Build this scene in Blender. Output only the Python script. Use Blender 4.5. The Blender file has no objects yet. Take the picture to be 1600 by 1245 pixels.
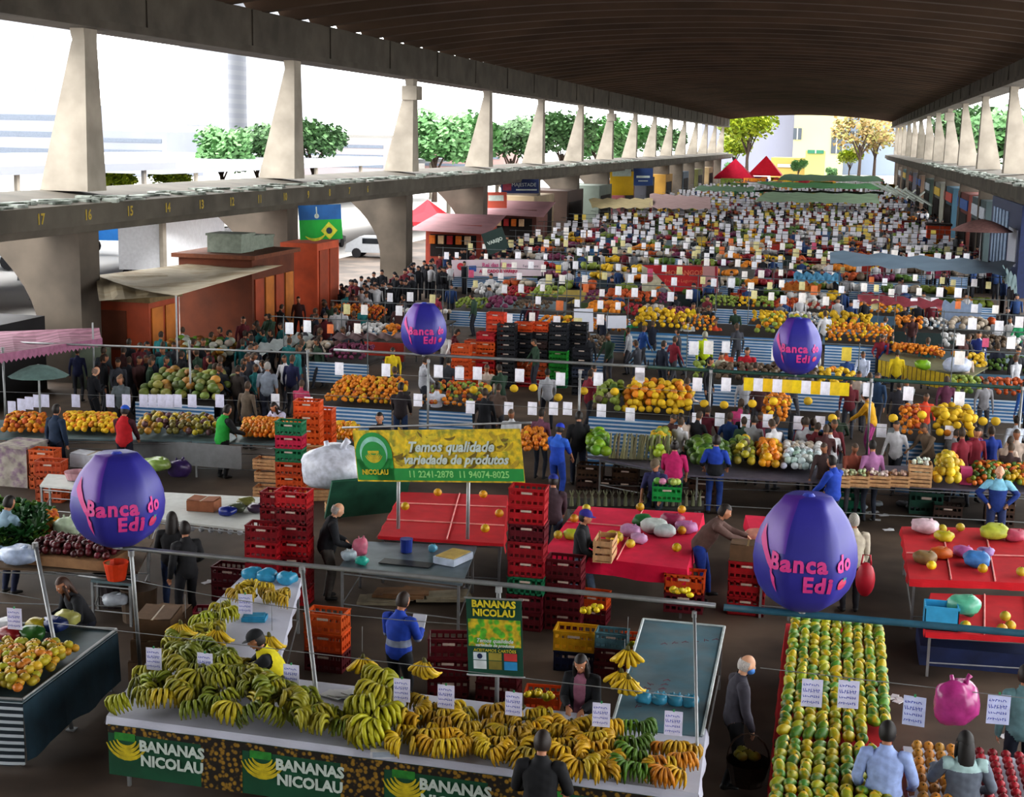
import bpy, bmesh, math, random
import numpy as np
from mathutils import Vector, Matrix
R = random.Random(7)
PI = math.pi
scene = bpy.context.scene
COL = scene.collection
# ------------------------------------------------------------------ camera geometry (photo frame 1600 x 1245)
FPX, HC = 2240.0, 8.0
VV = Vector((518, 395.5, FPX)).normalized()
UP = Vector((.02, 1, -(.02*518+395.5)/FPX)).normalized()
VV = (VV - UP*VV.dot(UP)).normalized()
XX = Vector((VV[1]*UP[2]-VV[2]*UP[1], VV[2]*UP[0]-VV[0]*UP[2], VV[0]*UP[1]-VV[1]*UP[0]))
if XX.x < 0: XX = -XX
def ray(px, py):
    d = Vector((px-800, 622.5-py, FPX)); return Vector((d.dot(XX), d.dot(VV), d.dot(UP)))
def G(px, py, z=0.0):
    w = ray(px, py); t = (z-HC)/w.z; return Vector((w.x*t, w.y*t, z))
def GY(px, py, y):
    w = ray(px, py); t = y/w.y; return Vector((w.x*t, y, HC+w.z*t))
def GX(px, py, x):
    w = ray(px, py); t = x/w.x; return Vector((x, w.y*t, HC+w.z*t))
cd = bpy.data.cameras.new('camera'); cam = bpy.data.objects.new('camera', cd); COL.objects.link(cam)
M3 = Matrix(((XX[0], XX[1], -XX[2]), (VV[0], VV[1], -VV[2]), (UP[0], UP[1], -UP[2])))
cam.matrix_world = Matrix.Translation((0, 0, HC)) @ M3.to_4x4()
cd.sensor_width = 36; cd.lens = FPX/1600*36; cd.clip_end = 3000
scene.camera = cam
# ------------------------------------------------------------------ materials
def lin(h):
    h = h.lstrip('#'); o = []
    for i in (0, 2, 4):
        v = int(h[i:i+2], 16)/255; o.append(v/12.92 if v <= .04045 else ((v+.055)/1.055)**2.4)
    return (o[0], o[1], o[2], 1)
_M = {}
def M(name, col='#888888', rough=.7, noise=.18, scale=6.0, kind='plain', col2=None, metal=0, bump=0, p=(8, .5)):
    if name in _M: return _M[name]
    m = bpy.data.materials.new(name); m.use_nodes = True; nt = m.node_tree; N = nt.nodes; L = nt.links
    b = N['Principled BSDF']; b.inputs['Roughness'].default_value = rough; b.inputs['Metallic'].default_value = metal
    c = lin(col) if isinstance(col, str) else col
    tc = N.new('ShaderNodeTexCoord')
    nz = N.new('ShaderNodeTexNoise'); nz.inputs['Scale'].default_value = scale; nz.inputs['Detail'].default_value = 4
    L.new(tc.outputs['Object'], nz.inputs['Vector'])
    mr = N.new('ShaderNodeMapRange'); mr.inputs[1].default_value = .3; mr.inputs[2].default_value = .7
    mr.inputs[3].default_value = 1-noise; mr.inputs[4].default_value = 1+noise
    L.new(nz.outputs['Fac'], mr.inputs[0])
    mx = N.new('ShaderNodeMix'); mx.data_type = 'RGBA'; mx.blend_type = 'MULTIPLY'; mx.inputs[0].default_value = 1
    A, B, O = mx.inputs[6], mx.inputs[7], mx.outputs[2]
    A.default_value = c
    L.new(mr.outputs[0], B)
    if kind == 'obj':
        oi = N.new('ShaderNodeObjectInfo'); L.new(oi.outputs['Color'], A)
    elif kind in ('stripez', 'stripex', 'stripey', 'checkpile'):
        sp = N.new('ShaderNodeSeparateXYZ'); L.new(tc.outputs['Object'], sp.inputs[0])
        ma = N.new('ShaderNodeMath'); ma.operation = 'MULTIPLY'; ma.inputs[1].default_value = p[0]
        L.new(sp.outputs[{'stripez': 2, 'stripex': 0, 'stripey': 1}.get(kind, 2)], ma.inputs[0])
        fr = N.new('ShaderNodeMath'); fr.operation = 'FRACT'; L.new(ma.outputs[0], fr.inputs[0])
        gt = N.new('ShaderNodeMath'); gt.operation = 'GREATER_THAN'; gt.inputs[1].default_value = p[1]; L.new(fr.outputs[0], gt.inputs[0])
        m2 = N.new('ShaderNodeMix'); m2.data_type = 'RGBA'; m2.inputs[6].default_value = c; m2.inputs[7].default_value = lin(col2)
        L.new(gt.outputs[0], m2.inputs[0]); L.new(m2.outputs[2], A)
    elif kind in ('two', 'rand', 'objtwo'):
        m2 = N.new('ShaderNodeMix'); m2.data_type = 'RGBA'; m2.inputs[6].default_value = c; m2.inputs[7].default_value = lin(col2)
        if kind == 'objtwo':
            oi = N.new('ShaderNodeObjectInfo'); L.new(oi.outputs['Color'], m2.inputs[6])
        if kind == 'rand':
            oi = N.new('ShaderNodeObjectInfo'); L.new(oi.outputs['Random'], m2.inputs[0])
        else:
            n2 = N.new('ShaderNodeTexNoise'); n2.inputs['Scale'].default_value = p[0]; n2.inputs['Detail'].default_value = 3
            L.new(tc.outputs['Object'], n2.inputs['Vector'])
            m3 = N.new('ShaderNodeMapRange'); m3.inputs[1].default_value = p[1]-.08; m3.inputs[2].default_value = p[1]+.08
            L.new(n2.outputs['Fac'], m3.inputs[0]); L.new(m3.outputs[0], m2.inputs[0])
        L.new(m2.outputs[2], A)
    elif kind == 'cells':
        vo = N.new('ShaderNodeTexVoronoi'); vo.inputs['Scale'].default_value = p[0]; L.new(tc.outputs['Object'], vo.inputs['Vector'])
        m2 = N.new('ShaderNodeMix'); m2.data_type = 'RGBA'; m2.inputs[6].default_value = c; m2.inputs[7].default_value = lin(col2)
        m3 = N.new('ShaderNodeMapRange'); m3.inputs[1].default_value = p[1]-.1; m3.inputs[2].default_value = p[1]+.1
        L.new(vo.outputs['Distance'], m3.inputs[0]); L.new(m3.outputs[0], m2.inputs[0]); L.new(m2.outputs[2], A)
    L.new(O, b.inputs['Base Color'])
    if bump:
        bp = N.new('ShaderNodeBump'); bp.inputs['Strength'].default_value = bump; L.new(nz.outputs['Fac'], bp.inputs['Height']); L.new(bp.outputs[0], b.inputs['Normal'])
    _M[name] = m; return m
def OC(rough=.6): return M('object_tint_%d' % int(rough*100), '#808080', rough, .16, 9, 'obj')
# ------------------------------------------------------------------ mesh builder
class MB:
    def __init__(s): s.v = []; s.f = []; s.m = []
    def add(s, vs, fs, mi=0):
        b = len(s.v); s.v.extend([tuple(q) for q in vs]); s.f.extend([tuple(i+b for i in f) for f in fs]); s.m.extend([mi]*len(fs))
    def box(s, c, d, rz=0, mi=0, mat=None):
        x, y, z = d[0]/2, d[1]/2, d[2]/2
        vs = [Vector((a*x, b*y, e*z)) for e in (-1, 1) for b in (-1, 1) for a in (-1, 1)]
        if rz: r = Matrix.Rotation(rz, 3, 'Z'); vs = [r@q for q in vs]
        if mat is not None: vs = [mat@q for q in vs]
        c = Vector(c); s.add([q+c for q in vs], [(0, 2, 3, 1), (4, 5, 7, 6), (0, 1, 5, 4), (2, 6, 7, 3), (0, 4, 6, 2), (1, 3, 7, 5)], mi)
    def bb(s, a, b, mi=0):
        s.box([(a[i]+b[i])/2 for i in range(3)], [abs(b[i]-a[i]) for i in range(3)], 0, mi)
    def tube(s, pts, rr, n=8, mi=0, flat=1.0, cap=True, ref=None):
        pts = [Vector(q) for q in pts]; k = len(pts)
        if not isinstance(rr, (list, tuple)): rr = [rr]*k
        b = len(s.v); up = Vector(ref) if ref else None
        for i, q in enumerate(pts):
            t = (pts[min(i+1, k-1)]-pts[max(i-1, 0)]); t = t.normalized() if t.length > 1e-9 else Vector((0, 0, 1))
            if up is None: up = Vector((1, 0, 0)) if abs(t.x) < .9 else Vector((0, 1, 0))
            u = (up-t*up.dot(t)); u = u.normalized() if u.length > 1e-6 else t.orthogonal().normalized(); w = t.cross(u); up = u
            r = rr[i]; ra, rb = (r if isinstance(r, (tuple, list)) else (r, r*flat))
            for j in range(n):
                a = 2*PI*j/n; s.v.append(tuple(q+u*(math.cos(a)*ra)+w*(math.sin(a)*rb)))
        for i in range(k-1):
            for j in range(n):
                a = b+i*n+j; c = b+i*n+(j+1) % n; s.f.append((a, c, c+n, a+n)); s.m.append(mi)
        if cap:
            s.f.append(tuple(b+j for j in range(n))[::-1]); s.m.append(mi)
            s.f.append(tuple(b+(k-1)*n+j for j in range(n))); s.m.append(mi)
    def ell(s, c, r, n=10, k=6, mi=0, rot=None, fn=None):
        c = Vector(c); b = len(s.v)
        vs = [Vector((0, 0, -1))]
        for i in range(1, k):
            a = -PI/2+PI*i/k
            for j in range(n): vs.append(Vector((math.cos(a)*math.cos(2*PI*j/n), math.cos(a)*math.sin(2*PI*j/n), math.sin(a))))
        vs.append(Vector((0, 0, 1)))
        out = []
        for q in vs:
            if fn: q = fn(q)
            q = Vector((q.x*r[0], q.y*r[1], q.z*r[2]))
            if rot is not None: q = rot@q
            out.append(tuple(q+c))
        s.v.extend(out)
        for j in range(n):
            s.f.append((b, b+1+(j+1) % n, b+1+j)); s.m.append(mi)
            t = b+1+(k-2)*n; s.f.append((t+j, t+(j+1) % n, b+1+(k-1)*n)); s.m.append(mi)
        for i in range(k-2):
            for j in range(n):
                a = b+1+i*n+j; e = b+1+i*n+(j+1) % n; s.f.append((a, e, e+n, a+n)); s.m.append(mi)
    def mesh(s, name, mats, smooth=False):
        me = bpy.data.meshes.new(name); me.from_pydata(s.v, [], s.f)
        for m in mats: me.materials.append(m)
        if len(mats) > 1: me.polygons.foreach_set('material_index', s.m)
        if smooth: me.polygons.foreach_set('use_smooth', [True]*len(me.polygons))
        me.update(); return me
    def build(s, name, mats, parent=None, smooth=False, loc=None, rz=0, col=None):
        if not isinstance(mats, (list, tuple)): mats = [mats]
        return put(name, s.mesh(name, mats, smooth), parent, loc, rz, col)
def put(name, me, parent=None, loc=None, rz=0, col=None, sc=None):
    o = bpy.data.objects.new(name, me); COL.objects.link(o)
    if parent: o.parent = parent
    if loc is not None: o.location = loc
    if rz: o.rotation_euler = (0, 0, rz)
    if sc is not None: o.scale = (sc, sc, sc) if isinstance(sc, (int, float)) else sc
    if col is not None: o.color = lin(col) if isinstance(col, str) else col
    return o
def tag(o, label, cat, group=None, kind=None):
    o['label'] = label; o['category'] = cat
    if group: o['group'] = group
    if kind: o['kind'] = kind
    return o
def thing(name, label, cat, loc=(0, 0, 0), rz=0, group=None):
    o = bpy.data.objects.new(name, None); COL.objects.link(o); o.location = loc; o.rotation_euler = (0, 0, rz); o.empty_display_size = .1
    return tag(o, label, cat, group)
def struct(o, label=None):
    o['kind'] = 'structure'
    if label: o['label'] = label
    return o
def stuff(o, label, cat): return tag(o, label, cat, None, 'stuff')
def dup(o, loc, rz=0, label=None, col=None, sc=None, group=None, rot=None):
    r = o.copy(); COL.objects.link(r); r.location = loc; r.rotation_euler = rot if rot else (0, 0, rz)
    if label: r['label'] = label
    if group: r['group'] = group
    if sc is not None: r.scale = (sc, sc, sc) if isinstance(sc, (int, float)) else sc
    if col is not None: r.color = lin(col) if isinstance(col, str) else col
    for ch in o.children:
        c = ch.copy(); COL.objects.link(c); c.parent = r
        if col is not None and ch.get('tint'): c.color = r.color
        for g in ch.children:
            d = g.copy(); COL.objects.link(d); d.parent = c
    return r
def shade(h, k):
    h = h.lstrip('#'); return '#'+''.join('%02x' % max(0, min(255, int(int(h[i:i+2], 16)*k))) for i in (0, 2, 4))
def jit(h, a=.15):
    k = 1+R.uniform(-a, a); h = h.lstrip('#'); return '#'+''.join('%02x' % max(0, min(255, int(int(h[i:i+2], 16)*(k+R.uniform(-.04, .04))))) for i in (0, 2, 4))
def text_mesh(name, s, size, mat, align='CENTER', bold=0.0, ext=.002, shear=0, sx=1.0):
    cu = bpy.data.curves.new(name, 'FONT'); cu.body = s; cu.size = size; cu.align_x = align; cu.align_y = 'CENTER'
    cu.offset = bold; cu.space_character = 1.12 if s in ('Banca do', 'Edi') else 1.0; cu.extrude = ext; cu.shear = shear; cu.resolution_u = 2
    t = bpy.data.objects.new(name, cu); COL.objects.link(t); bpy.context.view_layer.update()
    me = bpy.data.meshes.new_from_object(t.evaluated_get(bpy.context.evaluated_depsgraph_get()))
    bpy.data.objects.remove(t); bpy.data.curves.remove(cu)
    me.materials.clear(); me.materials.append(mat); me.name = name
    if sx != 1.0:
        for q in me.vertices: q.co.x *= sx
    return me
# ------------------------------------------------------------------ world and light
w = bpy.data.worlds.new('sky'); scene.world = w; w.use_nodes = True
nt = w.node_tree; bg = nt.nodes['Background']
tc = nt.nodes.new('ShaderNodeTexCoord'); sp = nt.nodes.new('ShaderNodeSeparateXYZ'); nt.links.new(tc.outputs['Generated'], sp.inputs[0])
cr = nt.nodes.new('ShaderNodeValToRGB'); nt.links.new(sp.outputs[2], cr.inputs[0])
cr.color_ramp.elements[0].position = .0; cr.color_ramp.elements[0].color = (.93, .95, .97, 1)
cr.color_ramp.elements[1].position = .3; cr.color_ramp.elements[1].color = (1, 1, 1, 1)
nt.links.new(cr.outputs[0], bg.inputs['Color']); bg.inputs['Strength'].default_value = 6.4
sun = bpy.data.lights.new('sun', 'SUN'); so = bpy.data.objects.new('sun', sun); COL.objects.link(so); sun.energy = 1.2; sun.angle = math.radians(40); sun.color = (1, .97, .9)
so.rotation_euler = (math.radians(52), 0, math.radians(-25))
scene.view_settings.view_transform = 'Standard'
scene.view_settings.look = 'Medium High Contrast'
scene.view_settings.exposure = 0.0
cy = scene.cycles; cy.max_bounces = 5; cy.diffuse_bounces = 3; cy.glossy_bounces = 2; cy.transparent_max_bounces = 6; cy.use_denoising = True
# ------------------------------------------------------------------ the hall
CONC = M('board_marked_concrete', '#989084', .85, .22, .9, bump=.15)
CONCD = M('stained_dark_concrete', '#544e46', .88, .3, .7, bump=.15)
ROOFM = M('sooty_vault_concrete', '#4c3b2e', .9, .3, .25)
XL, XR = -23.0, 9.4
asph = M('worn_asphalt_floor', '#5a4c40', .72, .35, .8, 'two', '#3c3026', p=(.35, .5), bump=.1)
b = MB(); b.bb((-32, -6, -.3), (16, 330, 0)); struct(b.build('floor', asph), 'dark worn asphalt floor of the market hall')
b = MB(); b.bb((-400, -30, -.6), (-32.01, 700, -.05)); b.bb((16.01, -30, -.6), (250, 700, -.05)); b.bb((-32, 330.01, -.6), (16, 700, -.05))
struct(b.build('ground', M('pale_concrete_yard', '#b8b6b2', .8, .12, .1)), 'pale open yard around the hall')
# vault
b = MB(); nx = 28; per = 3.52; y0 = -8.5
prof = [(0, 0), (.10, 0), (.42, .75), (.62, .75), (.94, 0)]
ys = []
k = 0
while y0+k*per < 296:
    for a, h in prof: ys.append((y0+(k+a)*per, h))
    k += 1
b.v = []
for yy, h in ys:
    for i in range(nx+1):
        t = i/nx; x = XL-.2+(XR-XL+.4)*t; z = 12.65+1.15*(1-(2*t-1)**2)+h; b.v.append((x, yy, z))
n1 = nx+1
for r in range(len(ys)-1):
    for i in range(nx): b.f.append((r*n1+i, r*n1+i+1, (r+1)*n1+i+1, (r+1)*n1+i)); b.m.append(0)
struct(b.build('ceiling', ROOFM), 'dark ribbed concrete vault over the market')
b = MB(); b.bb((-32, -8.3, 0), (16, -8, 14)); struct(b.build('wall_light_block', CONCD), 'unseen wall added behind the camera to block light')  # unseen wall, added to block sky light and dim the front rows
def beam(name, x0, x1, z0, z1, lab):
    b = MB(); b.bb((x0, -8, z0+.25), (x1, 297, z1)); b.bb((x0-.12, -8, z0), (x1+.12, 297, z0+.25))
    for k in range(35): b.bb((x0-.06, -8+k*8.8, z0+.26), (x1+.06, -7.9+k*8.8, z1-.02))
    struct(b.build(name, CONCD), lab)
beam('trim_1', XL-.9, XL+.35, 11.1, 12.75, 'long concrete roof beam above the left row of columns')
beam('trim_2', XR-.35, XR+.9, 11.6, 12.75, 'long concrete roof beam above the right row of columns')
def ledge(name, s, x0, zt, lab):
    b = MB()
    xf = x0+s*1.3  # front face toward the hall (s=+1 for the left side)
    def prism(pr, mi=0):
        vs = [(x, y, z) for y in (-8, 297) for x, z in pr]; n = len(pr)
        fs = [tuple(range(n)), tuple(range(2*n-1, n-1, -1))]+[(i, i+n, (i+1) % n+n, (i+1) % n) for i in range(n)]
        b.add(vs, fs, mi)
    prism([(x0-s*1.6, zt), (xf, zt-.28), (xf, zt-.9), (xf-s*.25, zt-.9), (xf-s*.35, zt-1.15), (x0-s*1.6, zt-1.15)])
    # light gutter strip with rubble on the sloping top
    o = struct(b.build(name, [M('ledge_concrete', '#524d44', .88, .3, .8)]), lab)
    b = MB(); rr = random.Random(3)
    for i in range(420):
        yy = 20+rr.random()**1.6*140; t = rr.uniform(.25, 1.22); xx = x0+s*t; zz = zt-.28*(t+1.6)/2.9+.02
        b.box((xx, yy, zz), (rr.uniform(.1, .5), rr.uniform(.2, 1.2), rr.uniform(.04, .12)), rr.uniform(-.5, .5))
    o2 = stuff(b.build('roof_debris', M('debris_'+name, '#a9b0a8', .8, .6, 3, 'two', '#4a5148', p=(1.5, .5))), 'grey broken tiles and rubbish lying on the %s ledge' % ('left' if s > 0 else 'right'), 'debris')
ledge('trim_3', 1, XL, 6.13, 'concrete ledge with yellow stall numbers along the left columns')
ledge('trim_4', -1, XR, 6.55, 'concrete ledge along the right columns')
def col_upper(x, s, y, z0, z1, capd=False):
    b = MB()
    def ring(z, xi, xo, t): return [(x+s*xi, y+t, z), (x-s*xo, y+t, z), (x-s*xo, y-t, z), (x+s*xi, y-t, z)]
    A = ring(z0-.02, .04, 1.62, .6); B = ring(z1-.35, -.02, .45, .38); C = ring(z1+.02, -.02, .5, .42)
    vs = A+B+C; fs = [(0, 1, 2, 3)]
    for k in (0, 4): fs += [(k+i, k+(i+1) % 4, k+4+(i+1) % 4, k+4+i) for i in range(4)]
    b.add(vs, fs)
    if capd: b.box((x-s*.2, y, z1-.75), (.85, 1.1, .75))
    return b
def col_lower(x, s, y, zt):
    b = MB(); n = 9; t = .62; x = x-s*.35
    pr = [(x+s*.05, 0.0), (x+s*.05, zt)]
    for i in range(n+1):
        a = i/n; pr.append((x-s*(1.45+2.9*(1-a)**2.2), zt*(1-a*.75)-.0))
    pr.append((x-s*1.45, 0))
    m = len(pr); vs = [(px, y+e*t, pz) for e in (-1, 1) for px, pz in pr]
    b.add(vs, [tuple(range(m)), tuple(range(2*m-1, m-1, -1))]+[(i, i+m, (i+1) % m+m, (i+1) % m) for i in range(m)])
    return b
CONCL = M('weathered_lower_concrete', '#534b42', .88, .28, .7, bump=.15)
CG = 'row of tapered concrete columns'
for k in range(15):
    y = 41.8+17.6*k
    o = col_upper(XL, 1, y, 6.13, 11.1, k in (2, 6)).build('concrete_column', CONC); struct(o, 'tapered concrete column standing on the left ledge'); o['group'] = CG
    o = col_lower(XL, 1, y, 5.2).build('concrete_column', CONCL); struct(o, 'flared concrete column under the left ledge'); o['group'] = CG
    y = 73.5+17.6*k
    if k < 13:
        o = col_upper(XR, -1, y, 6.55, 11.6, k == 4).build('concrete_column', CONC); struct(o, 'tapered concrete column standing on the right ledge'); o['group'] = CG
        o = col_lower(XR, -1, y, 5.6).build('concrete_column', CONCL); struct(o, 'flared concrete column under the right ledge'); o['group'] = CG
# yellow painted stall numbers on the ledge face
YP = M('yellow_paint', '#a08a2c', .7)
for i, t in enumerate(['17', '16', '15', '14', '13', '12', '11', '10', '9', '8', '7', '6']):
    me = text_mesh('stall_number', t, .42, YP, bold=.012)
    o = put('stall_number', me, None, (XL+1.3+.012, 36.3+2.6*i, 5.52)); o.rotation_euler = (PI/2, 0, PI/2)
    tag(o, 'yellow painted number %s on the left concrete ledge' % t, 'sign', 'yellow numbers on the ledge')
# ------------------------------------------------------------------ people
SKIN = {'l': '#c99a7c', 'm': '#a8765a', 'd': '#6e4630'}
def skin_mat(k): return M('skin_'+k, SKIN[k], .55, .06, 20)
def v3(*a): return Vector(a)
def capsule_dist(p, a, b):
    ab = b-a; t = max(0, min(1, (p-a).dot(ab)/max(1e-9, ab.dot(ab)))); return (p-(a+ab*t)).length, t
def pose_joints(P):
    """P: lean, side, hz, hl, hr (hands), fl, fr (feet), look (yaw), nod"""
    J = {}; s = P.get('s', 1.0)
    hz = P.get('hz', .93)*s; lean = P.get('lean', .03); sd = P.get('side', 0)
    hip = v3(0, P.get('hy', 0), hz); sp = v3(math.sin(sd), math.sin(lean)*math.cos(sd), math.cos(lean)*math.cos(sd)).normalized()
    rt = v3(math.cos(sd), 0, -math.sin(sd)); fw = sp.cross(rt)*-1
    if fw.y < 0 and lean < 1.2: fw = -fw
    J['hip'] = hip; J['waist'] = hip+sp*.17*s; J['chest'] = hip+sp*.36*s; J['neck'] = hip+sp*.52*s
    nod = P.get('nod', .1)+lean*.55; look = P.get('look', 0)
    hd = v3(math.sin(sd)*.7, math.sin(nod), math.cos(nod)).normalized(); J['nk2'] = J['neck']+hd*.07*s
    J['head'] = J['neck']+hd*.185*s+fw*.015
    J['hrot'] = (Matrix.Rotation(look, 3, 'Z') @ Matrix.Rotation(-nod, 3, 'X'))
    w = P.get('w', 1.0)
    for k, e in (('l', -1), ('r', 1)):
        S = hip+sp*.455*s+rt*(e*.185*w*s); J['sh'+k] = S
        T = Vector(P.get('h'+k, (e*.27, .06, hz-.12))); a, c = .29*s, .27*s
        d = T-S; L = min(d.length, (a+c)*.985); dn = d.normalized()
        pole = Vector(P.get('e'+k, (e*.5, -.6, -.6))); pole = (pole-dn*pole.dot(dn)).normalized()
        q = (a*a-c*c+L*L)/(2*L); h = math.sqrt(max(0, a*a-q*q))
        J['el'+k] = S+dn*q+pole*h; J['wr'+k] = S+dn*L
        H = hip+rt*(e*.095*w*s)-sp*.02; J['hp'+k] = H
        F = Vector(P.get('f'+k, (e*.11, 0, .07))); a, c = .44*s, .42*s
        d = F-H; L = min(d.length, (a+c)*.995); dn = d.normalized(); pole = Vector(P.get('k'+k, (e*.15, 1, 0))); pole = (pole-dn*pole.dot(dn)).normalized()
        q = (a*a-c*c+L*L)/(2*L); h = math.sqrt(max(0, a*a-q*q))
        J['kn'+k] = H+dn*q+pole*h; J['an'+k] = H+dn*L
        J['to'+k] = J['an'+k]+(Vector(P.get('t'+k, (e*.03, .17, -.035))))
    J['fw'] = fw; J['sp'] = sp; J['rt'] = rt
    return J
def person_mesh(P, vox, hi):
    J = pose_joints(P); s = P.get('s', 1.0); w = P.get('w', 1.0); g = P.get('g', 1.0); b = MB(); rt = J['rt']
    n = 14 if hi else 9
    sp, hip = J['sp'], J['hip']
    pts = [hip-sp*.1*s, hip-sp*.02*s, hip+sp*.06*s, J['waist'], hip+sp*.27*s, J['chest'], hip+sp*.44*s, hip+sp*.5*s, J['neck']+sp*.02]
    rr = [(.11*w, .09), (.165*w, .115*g), (.165*w, .12*g), (.145*w, .115*g), (.16*w, .118*g), (.175*w, .12), (.16*w, .1), (.09, .075), (.058, .058)]
    b.tube(pts, rr, n, 0, ref=rt)
    hdv = (J['head']-J['neck']).normalized()
    b.tube([J['neck']-hdv*.04, J['nk2']+hdv*.04], [.058*s, .052*s], n)
    hr = J['hrot']
    def hf(q):  # skull shape: narrower jaw
        k = 1.0-.22*max(0, -q.z); return Vector((q.x*k, q.y*(1-.1*max(0, -q.z)), q.z))
    b.ell(J['head'], (.085*s, .106*s, .126*s), 16 if hi else 10, 10 if hi else 7, 0, hr, hf)
    if hi:
        H = J['head']
        def hp(x, y, z): return H+hr@Vector((x*s, y*s, z*s))
        b.tube([hp(0, .092, .02), hp(0, .12, -.02), hp(0, .102, -.032)], [.012, .017, .012], 8)
        b.ell(hp(0, .068, -.088), (.03, .03, .025), 8, 6, 0, hr)
        for e in (-1, 1): b.ell(hp(e*.088, .0, -.005), (.012, .024, .032), 8, 6, 0, hr)
        b.tube([hp(-.022, .099, -.06), hp(.022, .099, -.06)], .01, 8)
    for k, e in (('l', -1), ('r', 1)):
        S, E, W = J['sh'+k], J['el'+k], J['wr'+k]
        b.tube([S-rt*(e*.06), S, S+(E-S)*.35, E, E+(W-E)*.3, W], [.06*s, .063*s, .054*s, .043*s, .042*s, .027*s], n-2)
        d = (W-E).normalized(); A = Vector(P.get('a'+k, (0, 0, -1))); d = (d*.75+A.normalized()*.35).normalized()
        side = d.cross(Vector((0, 0, 1))); side = side.normalized() if side.length > .2 else Vector((0, 1, 0))*1.0
        side = (side-d*side.dot(d)).normalized(); nrm = d.cross(side)
        pc = W+d*.085*s
        b.tube([W, W+d*.03, pc], [(.026*s, .018*s), (.038*s, .019*s), (.04*s, .016*s)], 8, ref=side)
        if hi:
            fr = .0105*s
            for i, ln in enumerate((.062, .075, .07, .055)):
                o = pc+side*((i-1.5)*.0215*s)-d*.015; cu = nrm*(.012)
                q1 = o+d*(ln*.45)+cu*.4; q2 = q1+d*(ln*.35)+cu*1.2; q3 = q2+d*(ln*.2)+cu*1.6
                b.tube([o, q1, q2, q3], [fr, fr, fr*.9, fr*.75], 6)
            o = W+d*.03+side*(-.03*s); b.tube([o, o-side*.03+d*.03+nrm*.008, o-side*.035+d*.062+nrm*.016], [fr*1.25, fr*1.15, fr*.85], 6)
        else:
            b.tube([pc-d*.01, pc+d*.07*s], [(.036*s, .016*s), (.022*s, .012*s)], 7, ref=side)
        Hq, K, An, T = J['hp'+k], J['kn'+k], J['an'+k], J['to'+k]
        b.tube([Hq+Vector((0, 0, .06)), Hq, Hq+(K-Hq)*.4, K, K+(An-K)*.35, An+(K-An)*.1, An], [.075*s, .088*s*w, .078*s*w, .056*s, .057*s, .038*s, .038*s], n)
        b.tube([An-(T-An)*.25+Vector((0, 0, -.015)), An+Vector((0, 0, -.02)), An+(T-An)*.55, T], [(.034, .036), (.04, .042), (.045, .032), (.036, .022)], 9, ref=Vector((T-An)).cross(Vector((0, 0, 1))))
    me = b.mesh('body', []); o = bpy.data.objects.new('tmp', me); COL.objects.link(o)
    md = o.modifiers.new('r', 'REMESH'); md.mode = 'VOXEL'; md.voxel_size = vox; md.use_smooth_shade = True
    sm = o.modifiers.new('s', 'SMOOTH'); sm.factor = .4; sm.iterations = 3 if hi else 1
    dg = bpy.context.evaluated_depsgraph_get(); dg.update()
    m2 = bpy.data.meshes.new_from_object(o.evaluated_get(dg)); bpy.data.objects.remove(o); bpy.data.meshes.remove(me)
    m2.name = 'body'
    return m2, J
def classify(me, J, P):
    """region per face: 0 skin head/neck, 1 torso, 2 upper arm, 3 fore arm, 4 hand, 5 legs, 6 foot"""
    s = P.get('s', 1.0); B = [(J['hip'], J['hip']+J['sp']*.47*s, 1, .13), (J['neck']+J['sp']*.01, J['head']+(J['head']-J['neck'])*.4, 0, .06)]
    for k in 'lr':
        B += [(J['sh'+k], J['el'+k], 2, .055), (J['el'+k], J['wr'+k]-(J['wr'+k]-J['el'+k])*.04, 3, .038), (J['wr'+k], J['wr'+k]+(J['wr'+k]-J['el'+k])*.6, 4, .02),
              (J['hp'+k]-Vector((0, 0, .06)), J['kn'+k], 5, .075), (J['kn'+k], J['an'+k]+(J['kn'+k]-J['an'+k])*.12, 5, .048), (J['an'+k], J['to'+k], 6, .035)]
    out = []
    for p in me.polygons:
        c = p.center; best = 9; rg = 0
        for a, b_, r, rad in B:
            d, t = capsule_dist(c, a, b_); d -= rad
            if d < best: best = d; rg = r
        out.append(rg)
    return out
def shell(me, reg, keep, off, name, mats, accent=None, noise=.003):
    bm = bmesh.new(); bm.from_mesh(me); bm.faces.ensure_lookup_table()
    kill = [f for f, r in zip(bm.faces, reg) if r not in keep]; bmesh.ops.delete(bm, geom=kill, context='FACES')
    bm.normal_update()
    nn = [v.normal.copy() for v in bm.verts]
    for v, q in zip(bm.verts, nn):
        c = v.co; v.co = c+q*(off+noise*math.sin(c.x*31+c.z*17)*math.cos(c.z*43+c.y*29))
    for f in bm.faces: f.material_index = 1 if (accent and accent(f.calc_center_median())) else 0; f.smooth = True
    m = bpy.data.meshes.new(name); bm.to_mesh(m); bm.free()
    for q in mats: m.materials.append(q)
    return m
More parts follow.
